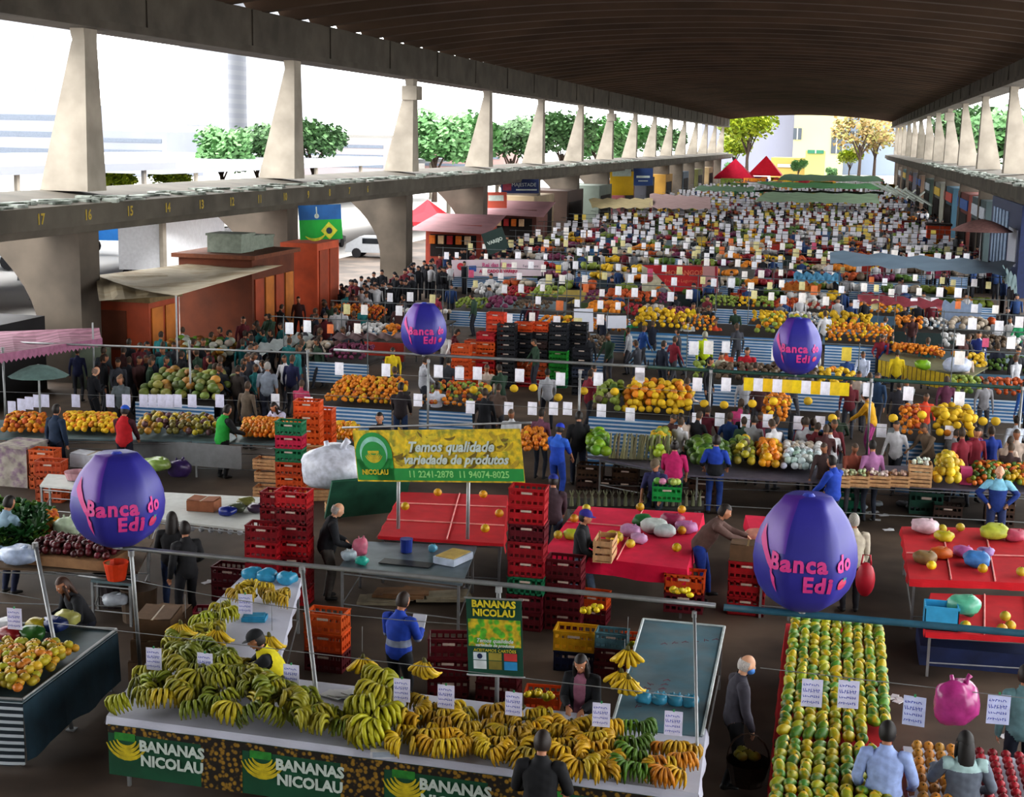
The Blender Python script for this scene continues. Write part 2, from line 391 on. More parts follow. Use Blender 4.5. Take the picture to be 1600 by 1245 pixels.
def hair_mesh(J, P, style):
    b = MB(); H = J['head']; hr = J['hrot']; s = P.get('s', 1.0)
    def hp(x, y, z): return H+hr@Vector((x*s, y*s, z*s))
    if style in ('short', 'bald', 'long', 'bun', 'cap'):
        n, k = 16, 12; g = 1.0 if style != 'cap' else 1.02
        lim = {'short': .25, 'bald': -.05, 'long': .3, 'bun': .25, 'cap': .05}[style]
        vs = {}; idx = 0
        for i in range(k+1):
            a = PI/2-PI*i/k*.78
            for j in range(n):
                th = 2*PI*j/n; x, y, z = math.cos(a)*math.cos(th), math.cos(a)*math.sin(th), math.sin(a)
                b.v.append(tuple(hp(x*.097*g, y*.117*g-.004, z*.137*g+.004)))
        for i in range(k):
            for j in range(n):
                th = 2*PI*(j+.5)/n; a = PI/2-PI*(i+.5)/k*.78; y = math.cos(a)*math.sin(th); z = math.sin(a)
                ok = (z > .55 and style != 'bald') or (y < .15 and z > -.55 and (style != 'cap' or True)) and not (style == 'bald' and z > .35) or (style == 'cap' and z > .15)
                if y > .35 and z < .5 and style != 'cap': ok = False
                if ok: b.f.append((i*n+j, i*n+(j+1) % n, (i+1)*n+(j+1) % n, (i+1)*n+j)); b.m.append(0)
        if style == 'long':
            b.tube([hp(0, -.03, .06), hp(0, -.06, -.02), hp(0, -.075, -.12), hp(0, -.085, -.24), hp(0, -.07, -.33)], [(.07, .06), (.088, .06), (.095, .05), (.085, .04), (.04, .02)], 10, ref=J['rt'])
            for e in (-1, 1): b.tube([hp(e*.07, .02, .03), hp(e*.085, .03, -.06), hp(e*.085, .05, -.18), hp(e*.07, .06, -.26)], [.025, .028, .03, .012], 7)
        if style == 'bun': b.ell(hp(0, -.1, .09), (.05, .05, .05), 8, 6)
    m = b.mesh('hair', [], True); return m
def cap_mesh(J, P):
    b = MB(); H = J['head']; hr = J['hrot']; s = P.get('s', 1.0)
    def hp(x, y, z): return H+hr@Vector((x*s, y*s, z*s))
    n = 16
    for i in range(7):
        a = PI/2*(1-i/6.0)
        for j in range(n):
            th = 2*PI*j/n; b.v.append(tuple(hp(math.cos(a)*math.cos(th)*.102, math.cos(a)*math.sin(th)*.122, math.sin(a)*.108+.038)))
    for i in range(6):
        for j in range(n): b.f.append((i*n+j, i*n+(j+1) % n, (i+1)*n+(j+1) % n, (i+1)*n+j)); b.m.append(0)
    k = len(b.v)
    for i in range(7):
        th = PI*(.15+.7*i/6); b.v.append(tuple(hp(math.cos(th)*.1, math.sin(th)*.118, .042))); b.v.append(tuple(hp(math.cos(th)*.095, math.sin(th)*.125+.065*math.sin((th-.15*PI)/.7), .03)))
    for i in range(6): b.f.append((k+2*i, k+2*i+1, k+2*i+3, k+2*i+2)); b.m.append(0)
    return b.mesh('cap', [], True)
def make_person(label, P, xy, rz, shirt='#222222', trousers='#20242c', shoes='#1a1a1a', hair='#1a1310', style='short', skin='m', sleeves=3,
                hat=None, vest=None, accent=None, accol=None, mask=None, vox=.0125, group=None, z=0, cat='person', apron=None):
    me, J = person_mesh(P, vox, vox < .02); reg = classify(me, J, P)
    me.materials.append(skin_mat(skin))
    root = thing('person', label, cat, (xy[0], xy[1], z), rz, group)
    put('body', me, root)
    def cm(nm, c, c2=None): return M('cloth_'+c.strip('#')+(c2 or '').strip('#'), c, .85, .14, 14, bump=.1) if c2 is None else M('cloth_'+c.strip('#')+c2.strip('#'), c, .85, .1, 14, 'two', c2, p=(25, .5))
    keep = {0: (1,), 2: (1, 2), 3: (1, 2, 3)}[sleeves]
    mats = [cm('s', shirt), cm('s', accol or shirt)]
    put('trousers', shell(me, reg, (5,), .012, 'trousers', [cm('t', trousers)]), root)
    top = shell(me, reg, keep, .02 if sleeves == 3 else .015, 'jacket' if sleeves == 3 else 'shirt', mats, accent)
    put('jacket' if sleeves == 3 else 'shirt', top, root)
    if vest: put('vest', shell(me, reg, (1,), .034, 'vest', [cm('v', vest)]), root)
    put('shoes', shell(me, reg, (6,), .006, 'shoes', [M('shoe_'+shoes.strip('#'), shoes, .5)]), root)
    if hat: cm_ = cap_mesh(J, P); cm_.materials.append(cm('h', hat)); put('cap', cm_, root)
    hm = hair_mesh(J, P, style); hm.materials.append(M('hair_'+hair.strip('#'), hair, .6, .3, 60)); put('hair', hm, root)
    if vox < .02:
        H = J['head']; hr = J['hrot']; s = P.get('s', 1.0)
        for e in (-1, 1):
            q = MB(); q.ell(H+hr@Vector((e*.034*s, .091*s, .012*s)), (.014, .01, .008), 8, 6, 0, hr); q.ell(H+hr@Vector((e*.034*s, .099*s, .012*s)), (.006, .004, .006), 6, 5, 1, hr)
            q.build('eye', [M('eye_white', '#d8d0c8', .3, .02), M('eye_iris', '#1c120c', .3, .02)], root, True)
        if not mask:
            q = MB(); q.tube([H+hr@Vector((-.024*s, .104*s, -.06*s)), H+hr@Vector((0, .111*s, -.062*s)), H+hr@Vector((.024*s, .104*s, -.06*s))], [.003, .006, .003], 6); q.build('mouth', M('lips', '#8a4038', .5, .05), root, True)
        else:
            q = MB(); q.ell(H+hr@Vector((0, .055*s, -.052*s)), (.078, .073, .056), 12, 8, 0, hr); q.build('face_mask', M('mask_'+mask.strip('#'), mask, .7), root, True)
    return root, J
# low detail people for the far crowd: one mesh each with tinted shirt
def far_person(P, vox, style='short', hi=False):
    me, J = person_mesh(P, vox, hi); reg = classify(me, J, P); H = J['head']; hr = J['hrot'].transposed()
    tm = M('far_trousers', '#1b2230', .85, .2, 6, 'rand', '#4a4a50')
    for m in (M('far_skin', '#b07c5c', .6, .1, 6, 'rand', '#7a5038'), OC(.85), tm, M('far_shoe', '#16161a', .6), M('far_hair', '#15100d', .7, .2, 6, 'rand', '#4a3a2c')): me.materials.append(m)
    sl = P.get('sleeves', 3)
    for p, r in zip(me.polygons, reg):
        i = {0: 0, 1: 1, 2: 1, 3: 1 if sl == 3 else 0, 4: 0, 5: 2, 6: 3}[r]
        if r == 0:
            q = hr@(p.center-H)
            if q.length < .17 and (q.z > .05 or (q.y < .01 and q.z > -.08)): i = 4
        p.material_index = i; p.use_smooth = True
    return me
POSES = {
 'stand': dict(), 'arms': dict(hl=(-.2, .35, .95), hr=(.2, .35, .95), nod=.3), 'walk': dict(fl=(-.1, .25, .07), fr=(.1, -.25, .1), hl=(-.25, -.1, .8), hr=(.25, .25, .85), tr=(.02, .14, -.08)),
 'reach': dict(hl=(-.15, .5, .98), hr=(.25, .45, 1.05), lean=.25, nod=.35), 'phone': dict(hr=(.08, .28, 1.2), hl=(-.25, .1, .85), nod=.4), 'bend': dict(lean=.75, hl=(-.15, .6, .75), hr=(.15, .62, .8), nod=.2, hy=-.15),
 'raise': dict(hr=(.3, .15, 1.75), hl=(-.25, .2, .9)), 'hips': dict(hl=(-.2, .1, 1.0), hr=(.2, .1, 1.0), el=(-1, -.3, 0), er=(1, -.3, 0)),
}
FARP = {k: far_person(POSES[k], .045) for k in ('stand', 'arms', 'walk', 'reach', 'phone')}
MIDP = {k: far_person(POSES[k], .024) for k in POSES}
# ------------------------------------------------------------------ produce prototypes (meshes shared by copies)
def banana_mesh(seed, n=8):
    rr = random.Random(seed); b = MB()
    for row, (cnt, up) in enumerate(((n, 0), (n-2, .045))):
        for i in range(cnt):
            t = (i-(cnt-1)/2)/cnt; a = t*2.0+rr.uniform(-.05, .05); L = .17+rr.uniform(-.01, .02)
            pts = []
            for k in range(6):
                u = k/5; r = L*math.sin(u*1.9)*.85+.015; zz = up+.055-.10*(u**1.6)+.05*math.sin(u*PI)
                pts.append((math.sin(a)*r+t*.05, -math.cos(a)*r*(1)+.02, zz+.02))
            b.tube(pts, [.008, .017, .021, .021, .016, .006], 6, 0)
            b.tube([pts[-1], Vector(pts[-1])*1.04], [.006, .004], 5, 1)
    b.tube([(0, .05, .12), (0, .03, .1), (0, .0, .085)], [.014, .02, .026], 7, 1)
    return b.mesh('banana_bunch', [OC(.5), M('banana_stem', '#4d4a1c', .7)], True)
BAN = [banana_mesh(i, 7+i % 2) for i in range(4)]
def fruit_mesh(name, r, n=10, k=7, mats=None, fn=None, stem=True):
    b = MB(); b.ell((0, 0, r[2]), r, n, k, 0, None, fn)
    if stem: b.tube([(0, 0, 2*r[2]-.004), (0, .003, 2*r[2]+.01)], [.008, .005], 5, 1)
    return b.mesh(name, mats or [OC(.45), M('fruit_stem', '#3c3a1c', .8)], True)
PAPM = [OC(.5), M('fruit_stem', '#3c3a1c', .8)]
def papaya_mesh():
    b = MB(); b.ell((0, 0, 0), (.076, .13, .072), 12, 8, 0, None, lambda q: Vector((q.x*(1-.22*max(0, q.y)), q.y, q.z*(1-.22*max(0, q.y)))))
    b.tube([(0, .13, 0), (0, .145, .002)], [.012, .009], 6, 1)
    return b.mesh('papaya', [M('papaya_skin', '#808080', .45, .1, 9, 'objtwo', '#c9a318', p=(9, .58)), M('fruit_stem', '#3c3a1c')], True)
PAP = papaya_mesh()
ORA = fruit_mesh('orange', (.055, .055, .052), 8, 6)
MEL = fruit_mesh('melon', (.085, .085, .08), 12, 8)
WAT = fruit_mesh('watermelon', (.13, .17, .13), 12, 8, [M('watermelon_rind', '#2f5a22', .4, .2, 8, 'stripex', '#7fa04a', p=(14, .6)), M('fruit_stem', '#3c3a1c')])
# plastic crate with slotted sides
def crate_mesh(w=.6, d=.4, h=.31):
    b = MB(); t = .018
    b.bb((-w/2, -d/2, 0), (w/2, d/2, .015))
    for z0, z1 in ((.0, .05), (h-.05, h)):
        b.bb((-w/2, -d/2, z0), (w/2, -d/2+t, z1)); b.bb((-w/2, d/2-t, z0), (w/2, d/2, z1)); b.bb((-w/2, -d/2, z0), (-w/2+t, d/2, z1)); b.bb((w/2-t, -d/2, z0), (w/2, d/2, z1))
    b.bb((-w/2, -d/2+.004, .1), (w/2, -d/2+t, .2)); b.bb((-w/2, d/2-t, .1), (w/2, d/2-.004, .2)); b.bb((-w/2+.004, -d/2, .1), (-w/2+t, d/2, .2)); b.bb((w/2-t, -d/2, .1), (w/2-.004, d/2, .2))
    for i in range(7):
        x = -w/2+(w-.03)*i/6+.015
        for y in (-d/2+t/2, d/2-t/2): b.box((x, y, h/2), (.028, t, h-.01))
    for i in range(5):
        y = -d/2+(d-.03)*i/4+.015
        for x in (-w/2+t/2, w/2-t/2): b.box((x, y, h/2), (t, .028, h-.01))
    b.bb((-w/2-.008, -d/2-.008, h-.02), (w/2+.008, -d/2+.01, h)); b.bb((-w/2-.008, d/2-.01, h-.02), (w/2+.008, d/2+.008, h)); b.bb((-w/2-.008, -d/2, h-.02), (-w/2+.01, d/2, h)); b.bb((w/2-.01, -d/2, h-.02), (w/2+.008, d/2, h))
    b.bb((-.09, -d/2-.004, .215), (.09, -d/2+.004, .25), 1)
    return b.mesh('plastic_crate', [OC(.45), M('crate_label', '#b9a79b', .6)])
CRA = crate_mesh()
def wood_crate_mesh(w=.5, d=.36, h=.22):
    b = MB()
    b.bb((-w/2, -d/2, 0), (w/2, d/2, .01))
    for z in (.02, .09, .16):
        for y in (-d/2, d/2): b.box((0, y, z+.025), (w, .01, .05))
        for x in (-w/2, w/2): b.box((x, 0, z+.025), (.01, d, .05))
    for x in (-1, 1):
        for y in (-1, 1): b.box((x*(w/2-.02), y*(d/2-.02), h/2), (.035, .035, h))
    return b.mesh('wooden_crate', [M('pale_crate_wood', '#b8926a', .8, .25, 12)])
WCR = wood_crate_mesh()
# paper price card with handwriting strokes and clip
def card_proto():
    b = MB(); b.bb((-.105, -.0015, -.297), (.105, .0015, 0)); m = b.mesh('hanging_price_card', [OC(.8)])
    q = MB(); rr = random.Random(5)
    for line in range(4):
        z = -.05-.062*line; x = -.085; 
        while x < .075:
            h = rr.uniform(.012, .03) if line != 1 else .04; ww = rr.uniform(.008, .02)
            q.box((x, -.0022, z-.01), (.006, .001, h), 0, 0, Matrix.Rotation(rr.uniform(-.5, .5), 3, 'Y'))
            q.box((x+ww/2, -.0022, z-rr.uniform(0, .02)), (ww, .001, .006)); x += ww+.01
    w_ = q.mesh('handwriting', [M('blue_marker', '#3b49a8', .8)])
    c = MB(); c.box((0, 0, .008), (.02, .012, .03)); c_ = c.mesh('clip', [M('clip_plastic', '#3c8a5a', .6)])
    return m, w_, c_
CARDM, CARDW, CARDC = card_proto()
# ------------------------------------------------------------------ generic stall pieces
STEEL = M('galvanised_steel', '#8d8f90', .45, .15, 5, metal=.5)
TIN = M('worn_tin_table', '#5f7378', .5, .25, 2.2, metal=.25)
DARKW = M('dark_underside', '#2a2522', .9)
WHITEC = M('white_cloth', '#b8bac8', .85, .06, 3)
REDC = M('red_felt_cloth', '#b0101e', .9, .12, 4)
CRIM = M('crimson_felt_cloth', '#cc0c42', .9, .12, 4)
STR = M('blue_white_striped_tarp', '#4478a8', .7, .1, 3, 'stripez', '#c4d2e0', p=(10, .55))
STR_SHADE = M('shaded_striped_tarp', '#14222c', .7, .1, 3, 'stripez', '#aab2b8', p=(11, .55))  # blue and white tarp again, with shade put into darker stripe colours
def quad(pix, z):
    out = []
    for i, q in enumerate(pix):
        if len(q) == 2: v = G(q[0], q[1], z)
        else: v = Vector(q)
        out.append(Vector((v.x, v.y, z)))
    return out   # TL TR BR BL
def lerp4(Q, u, v):   # u left-right, v front(0)-back(1)
    a = Q[3].lerp(Q[2], u); b_ = Q[0].lerp(Q[1], u); return a.lerp(b_, v)
def table(label, pix, z=.9, top=None, group=None, legs=True, name='market_table', thick=.04, lower=False):
    Q = quad(pix, z); c = sum(Q, Vector())/4; c.z = 0
    root = thing(name, label, 'table', c, 0, group)
    b = MB(); L = [q-c for q in Q]; lo = [q-Vector((0, 0, thick)) for q in L]
    b.add(L+lo, [(3, 2, 1, 0), (4, 5, 6, 7), (3, 7, 6, 2), (2, 6, 5, 1), (1, 5, 4, 0), (0, 4, 7, 3)])
    b.build('table_top', top or TIN, root)
    if legs:
        ct = sum(L, Vector())/4; K = [ct+(q-ct)*.94 for q in L]
        for q in K:
            b = MB(); b.bb((q.x-.02, q.y-.02, 0), (q.x+.02, q.y+.02, z-thick)); b.build('leg', STEEL, root)
        b = MB()
        for i, j in ((0, 1), (1, 2), (2, 3), (3, 0)):
            p0, p1 = K[i].copy(), K[j].copy(); p0.z = p1.z = z-.1; b.tube([p0, p1], .014, 6)
            p0.z = p1.z = .22; b.tube([p0, p1], .012, 6)
        b.build('crossbar', STEEL, root)
    return root, Q
def cloth(label, Q, z, drops, mat, name='tablecloth', seams=None, group=None, pad=.015):
    """drops (front,right,back,left)"""
    c = sum(Q, Vector())/4; c.z = 0; b = MB(); P4 = [Vector((q.x, q.y, z+pad)) for q in Q]; P4 = [c+(q-c)*1.012+Vector((0, 0, 0)) for q in P4]
    for q in P4: q.z = z+pad
    nx = 10; base = []
    L = [q-c for q in P4]
    b.add(L, [(3, 2, 1, 0)])
    for (i, j), d in zip(((3, 2), (2, 1), (1, 0), (0, 3)), drops):
        if d <= 0: continue
        p0, p1 = L[i], L[j]; n = (p1-p0).cross(Vector((0, 0, 1))).normalized(); m = max(6, int((p1-p0).length*5)); k = len(b.v)
        for r in range(4):
            for s_ in range(m+1):
                t = s_/m; q = p0.lerp(p1, t)+n*(.03*(r/3)*(1+math.sin(s_*1.7)*.6)); q.z -= d*r/3*(1+.05*math.sin(s_*.9)); b.v.append(tuple(q))
        for r in range(3):
            for s_ in range(m): a = k+r*(m+1)+s_; b.f.append((a, a+m+1, a+m+2, a+1)); b.m.append(0)
    o = b.build(name, mat, None, False, c); tag(o, label, 'cloth', group)
    return o
REQ = {}
def fruit(kind, pos, col, label, group, sc=1.0, rot=None):
    REQ.setdefault(kind, []).append((Vector(pos), col, label, group, sc, rot))
def heap(kind, Q, z, step, cols, label, group, rise=.25, layers=2, slope=0.0, sc=1.0, jitr=.45, rot=None, fill=1.0):
    w_ = ((Q[2]-Q[3]).length+(Q[1]-Q[0]).length)/2; d_ = ((Q[0]-Q[3]).length+(Q[1]-Q[2]).length)/2
    nx, ny = max(1, int(w_/step)), max(1, int(d_/step))
    for L in range(layers):
        for i in range(nx-L):
            for j in range(ny-L):
                if R.random() > fill: continue
                u = (i+.5+L*.5)/nx; v = (j+.5+L*.5)/ny; q = lerp4(Q, u, v)
                e = min(u, 1-u)*2; zz = z+slope*v+rise*(min(1, e*3))*(1-abs(2*v-1)**2)*.6+L*step*.6
                q = q+Vector((R.uniform(-1, 1)*step*jitr, R.uniform(-1, 1)*step*jitr, 0)); q.z = zz
                fruit(kind, q, jit(R.choice(cols), .14), label, group, sc*R.uniform(1.05, 1.3), rot)
CARDS = []
def card(pos, rz=0, col='#dcdce6', label=None, group=None, sc=1.0): CARDS.append((Vector(pos), rz, col, label, group, sc))
def post(x, y, z0, z1, label, mat=None, group=None, r=.03, tilt=(0, 0)):
    root = thing('support_post', label, 'post', (x, y, z0), 0, group); b = MB(); b.tube([(0, 0, 0), (tilt[0], tilt[1], z1-z0)], r, 8); b.build('post_tube', mat or STEEL, root, True)
    b = MB(); b.box((0, 0, .01), (.12, .12, .02)); b.build('foot_plate', mat or STEEL, root)
    b = MB(); b.tube([(tilt[0], tilt[1], z1-z0-.06), (tilt[0], tilt[1], z1-z0+.02)], r*1.5, 8); b.build('clamp', mat or STEEL, root)
    return root
def bar(p0, p1, label, mat=None, r=.03, group=None, name='frame_bar', cat='bar', bend=0):
    b = MB(); p0, p1 = Vector(p0), Vector(p1); pts = [p0.lerp(p1, t/8)-Vector((0, 0, bend*4*(t/8)*(1-t/8))) for t in range(9)]
    b.tube([q-p0 for q in pts], r, 8); o = b.build(name, mat or STEEL, None, True, p0); return tag(o, label, cat, group)
def crate(x, y, z, col, label, group, rz=0, me=None, sc=None):
    o = put('plastic_crate' if me is None else 'wooden_crate', me or CRA, None, (x, y, z), rz, col); tag(o, label, 'crate', group); 
    if sc: o.scale = sc
    return o
def stack(px, py, cols, label, group, rz=0, z0=0, sc=1.0):
    """px,py: pixel of the middle of the stack's front base; cols bottom to top"""
    g = G(px, py, z0)
    for i, c in enumerate(cols):
        o = crate(g.x+R.uniform(-.01, .01), g.y+.2*sc, z0+i*.3*sc, jit(c, .06), label if isinstance(label, str) else label[i], group, rz+R.uniform(-.03, .03), None, (sc, sc, sc))
    return Vector((g.x, g.y+.2*sc, z0+len(cols)*.3*sc))
MAR, RED, ORG, GRN, BLK, YEL = '#5c1420', '#a01822', '#c4501c', '#1c6a48', '#1c1f26', '#c9a51c'
def board(name, label, cat, c3, thick=.02):
    TL, TR, BR, BL = [Vector(q) for q in c3]; W = ((TR-TL).length+(BR-BL).length)/2; H = ((TL-BL).length+(TR-BR).length)/2
    x = (TR-TL+BR-BL).normalized(); z = (TL-BL+TR-BR).normalized(); y = z.cross(x).normalized(); z = x.cross(y).normalized()
    root = thing(name, label, cat, (0, 0, 0)); c = (TL+TR+BR+BL)/4
    root.matrix_world = Matrix(((x.x, y.x, z.x, c.x), (x.y, y.y, z.y, c.y), (x.z, y.z, z.z, c.z), (0, 0, 0, 1)))
    return root, W, H
def panel(root, nm, x0, x1, z0, z1, mat, y=0, t=.01):
    b = MB(); b.bb((x0, y-t, z0), (x1, y, z1)); return b.build(nm, mat, root)
def put_text(root, s, x, z, size, mat, y=-.02, name='lettering', **k):
    o = put(name, text_mesh(name, s, size, mat, **k), root, (x, y, z)); o.rotation_euler = (PI/2, 0, 0); return o
def crescent(b, cx, cz, r, a0, a1, w_, y=-.02, mi=0, n=9):
    top, bot = [], []
    for i in range(n+1):
        a = a0+(a1-a0)*i/n; h = w_*math.sin(PI*(.08+.84*i/n)); top.append((cx+math.cos(a)*(r-h/2), y, cz+math.sin(a)*(r-h/2))); bot.append((cx+math.cos(a)*(r+h/2), y, cz+math.sin(a)*(r+h/2)))
    k = len(b.v); b.v += top+bot
    for i in range(n): b.f.append((k+i, k+i+1, k+n+2+i, k+n+1+i)); b.m.append(mi)
def disc(b, cx, cz, r, y, n=24, mi=0, rz_=1.0):
    b.add([(cx+math.cos(2*PI*i/n)*r, y, cz+math.sin(2*PI*i/n)*r*rz_) for i in range(n)], [tuple(range(n))[::-1]], mi)
# ------------------------------------------------------------------ FRONT ROW: banana stall
CLOTHW = WHITEC
tb, QF = table('long front banana counter of the green banana stall', [(235, 1035), (1098, 1140), (1085, 1240), (172, 1120)], .9, M('counter_board', '#6a6258', .8))
tw, QW = table('narrow side table running back from the left end of the banana counter', [(385, 895), (470, 905), (425, 1070), (240, 1040)], .88)
tg, QG = table('bluish grey tin table on the right wing of the banana stall', [(1005, 968), (1132, 980), (1097, 1150), (955, 1136)], .93, M('blue_grey_tin', '#51707c', .5, .25, 1.6, 'two', '#5e6f76', p=(2, .5)), thick=.05)
b = MB(); gq = [Vector((q.x, q.y, .93)) for q in QG]
for i, j in ((0, 1), (1, 2), (3, 0)): b.tube([gq[i]+Vector((0, 0, .01)), gq[j]+Vector((0, 0, .01))], .02, 6)
b.v = [tuple(Vector(q)-tg.location) for q in b.v]; b.build('table_rim', M('pale_rim', '#a8b0b0', .5), tg)
b = MB()
for x, y, r_ in ((-1.95, 17.4, 1.5), (-2.15, 17.2, 1.5), (-2.1, 19.6, .5)):
    for k in range(6):
        a = r_; dx = math.cos(a)*.16*k; dy = math.sin(a)*.16*k; b.box((x+dx, y+dy, .9325), (.012, .1, .003), R.uniform(-.8, .8)); b.box((x+dx+.04, y+dy, .9325), (.05, .012, .003), R.uniform(-.8, .8))
b.v = [tuple(Vector(q)-tg.location) for q in b.v]; b.build('faded_red_lettering', M('faded_red_paint', '#6e3a48', .8), tg)
cw = cloth('white cloth covering the long front banana counter', QF, .9, (.1, .1, 0, .1), CLOTHW)
cloth('white cloth on the narrow side table of the banana stall', QW, .88, (0, .05, .05, .08), CLOTHW)
# apron banner
fl, fr = QF[3], QF[2]; ax = (fr-fl).normalized(); nrm = Vector((ax.y, -ax.x, 0)); off = nrm*.05
TLp, TRp = fl+off+Vector((0, 0, -.07)), fr+off+Vector((0, 0, -.07)); BLp, BRp = fl+off+Vector((0, 0, -.72)), fr+off+Vector((0, 0, -.72))
rt_, W_, H_ = board('counter_banner', 'green printed banner with bananas hanging along the front banana counter', 'banner', (TLp, TRp, BRp, BLp))
panel(rt_, 'banner_cloth', -W_/2, W_/2, -H_/2, H_/2, M('dark_green_print', '#0c4a30', .7, .25, 2), 0)
BPH = M('banana_photo_print', '#8a6a1c', .7, .3, 20, 'cells', '#1c140c', p=(16, .42)); WT = M('white_print', '#b8c4bc', .7, .1); YB = M('yellow_print', '#b8a81c', .7, .25, 12); GP = M('leaf_green_print', '#2a7a2c', .7, .3, 10)
panel(rt_, 'banana_photo_strip', -W_/2, W_/2, H_/2-.1, H_/2, BPH, -.012, .003)
for k in range(4):
    x0 = -W_/2+.03+1.8*k
    panel(rt_, 'banana_photo', x0+1.22, x0+1.76, -H_/2, H_/2-.1, BPH, -.012, .003)
    b = MB(); b.bb((x0+.06, -.016, .14), (x0+.34, -.013, .24), 1)
    for q in range(4): crescent(b, x0+.22, .2+.0*q, .14+.05*q, PI*1.12, PI*1.9, .05, -.017)
    b.build('banana_emblem', [YB, GP], rt_)
    put_text(rt_, 'BANANAS', x0+.83, .1, .19, WT, bold=.008); put_text(rt_, 'NICOLAU', x0+.83, -.09, .19, WT, bold=.008)
# frame of the front row
bar((-9.45, 17.35, 2.38), (-1.2, 17.0, 2.42), 'long galvanised frame bar above the banana stall', r=.035)
BLUEP = M('blue_green_painted_bar', '#2c5a6c', .5)
bar((-1.1, 17.02, 2.40), (4.6, 17.05, 2.40), 'long blue painted frame bar above the papaya stall', BLUEP, r=.045)
def post_px(f, fz, t, tz, lab, **k):
    A, B = G(f[0], f[1], fz), G(t[0], t[1], tz); d = (B-A)/(tz-fz); base = A-d*fz
    post(base.x, base.y, 0, tz, lab, tilt=(d.x*tz, d.y*tz), **k)
post_px((222, 1078), 0, (205, 862), 2.4, 'galvanised post on the floor left of the banana counter')
post_px((112, 1140), 0, (55, 850), 2.38, 'galvanised post leaning at the right side of the mango stall')
post_px((497, 1108), .95, (472, 888), 2.4, 'galvanised post standing behind the banana heap')
post(-3.93, 17.0, 0, 2.4, 'galvanised post holding the hanging banana stall banner')
post_px((1090, 1200), .9, (1085, 957), 2.42, 'thin galvanised post at the right end of the banana counter', r=.02)
post(3.35, 17.1, 0, 2.4, 'dark blue post at the right of the fruit tables', BLUEP)
WIRE = M('grey_wire', '#77797a', .5)
for (a, c_, lab) in (((-9.6, 16.0, 1.72), (-1.3, 15.7, 1.72), 'wire of price cards above the banana counter'), ((-.6, 16.4, 1.9), (3.6, 16.2, 1.9), 'wire of price cards above the papaya and apple tables'), ((-12.2, 16.5, 2.0), (-9.9, 16.2, 1.95), 'wire of price cards above the left mango stall')):
    bar(a, c_, lab, WIRE, .006, name='hanging_wire', cat='wire')
bar((-9.4, 17.6, 1.85), (-4.0, 17.4, 1.75), 'wire strung behind the banana heap with hanging banana bunches', WIRE, .006, name='hanging_wire', cat='wire', bend=.12)
gA = 'price cards on the wire over the banana counter'
for px, py in ((240, 1012), (320, 1020), (455, 1038), (628, 1060), (697, 1070), (803, 1081), (940, 1098), (1053, 1111)):
    t = (px-200)/900; g = GY(px, py, 15.95-.25*t); card(g, R.uniform(-.1, .1), '#c8c8e0', 'white handwritten price card hanging over the banana counter', gA)
for px, py in ((1270, 1061), (1327, 1063)): card(GY(px, py, 16.35), .05, '#c8c8e0', 'white handwritten price card hanging over the papayas', 'price cards over the papayas', 1.15)
card(GY(1430, 1088, 16.3), -.15, '#c0c8e8', 'white price card hanging left of the pink plastic bag', None, 1.2); card(GY(1562, 1085, 16.3), .05, '#c0c8e8', 'white price card hanging right of the pink plastic bag', None, 1.2)
card(GY(22, 950, 16.4), .05, '#c8c8e0', 'white price card hanging over the mango stall at the left edge'); card(GY(383, 928, 18.5), .1, '#c8c8e0', 'white price card standing over the side table of the banana stall')
# bananas on the left heap (green yellow) and right trays (yellow)
BI = 0
def banana(pos, col, label, group, rz=None, sc=1.0, rot=None):
    global BI; BI += 1
    o = put('banana_bunch', BAN[BI % 4], None, pos, R.uniform(-.6, .6) if rz is None else rz, col, sc); 
    if rot: o.rotation_euler = rot
    tag(o, label, 'bananas', group); return o
GY1 = ['#7e801c', '#72781c', '#8a861c', '#64701c', '#968a20']
YL1 = ['#b08c18', '#a88614', '#b8981c', '#987c16', '#b4921a']
H1 = [G(290, 1000, .95), G(400, 1085, .95), G(602, 1174, .95), G(180, 1117, .95)]
for j in range(9):
    for i in range(12):
        u = (i+.5+R.uniform(-.35, .35))/12; v = (j+.5+R.uniform(-.3, .3))/9; q = lerp4(H1, u, v)
        q.z = .95+.27*math.sin(PI*min(1, .12+v*.85))*min(1, 3*min(u+.12, 1.08-u))+R.uniform(-.03, .05)
        banana(q, jit(R.choice(GY1), .12), 'greenish banana bunch in the big heap on the left half of the counter', 'greenish banana bunches heaped on the left of the counter', sc=R.uniform(1.1, 1.4), rot=(R.uniform(-.45, .45), R.uniform(-.5, .5), R.gauss(0, 1.1)))
def tray(pix, nx, ny, cols, lab, grp, sc=1.0, rise=.06):
    Q = [G(a, c_, .95) for a, c_ in pix]
    for j in range(ny):
        for i in range(nx):
            q = lerp4(Q, (i+.5+R.uniform(-.15, .15))/nx, (j+.5+R.uniform(-.15, .15))/ny); q.z = .93+R.uniform(0, rise)+.04
            banana(q, jit(R.choice(cols), .12), lab, grp, sc=sc*R.uniform(1.0, 1.2), rot=(R.uniform(-.35, .35), R.uniform(-.35, .35), R.gauss(0, .9)))
tray([(625, 1100), (740, 1120), (732, 1196), (608, 1180)], 5, 5, YL1, 'yellow banana bunch on the tray right of the post with the hanging banner', 'yellow bananas on the middle tray')
tray([(765, 1115), (865, 1130), (867, 1214), (742, 1197)], 5, 5, YL1, 'yellow banana bunch on the tray in front of the woman in the dark jacket', 'yellow bananas on the second tray')
tray([(870, 1135), (965, 1150), (958, 1226), (870, 1214)], 5, 5, YL1, 'yellow banana bunch on the tray behind the man in black', 'yellow bananas on the third tray')
tray([(975, 1140), (1015, 1145), (1008, 1232), (962, 1226)], 2, 4, ['#4c6a1c', '#56761c'], 'green banana bunch beside the white cloth end of the counter', 'green bananas at the right of the trays')
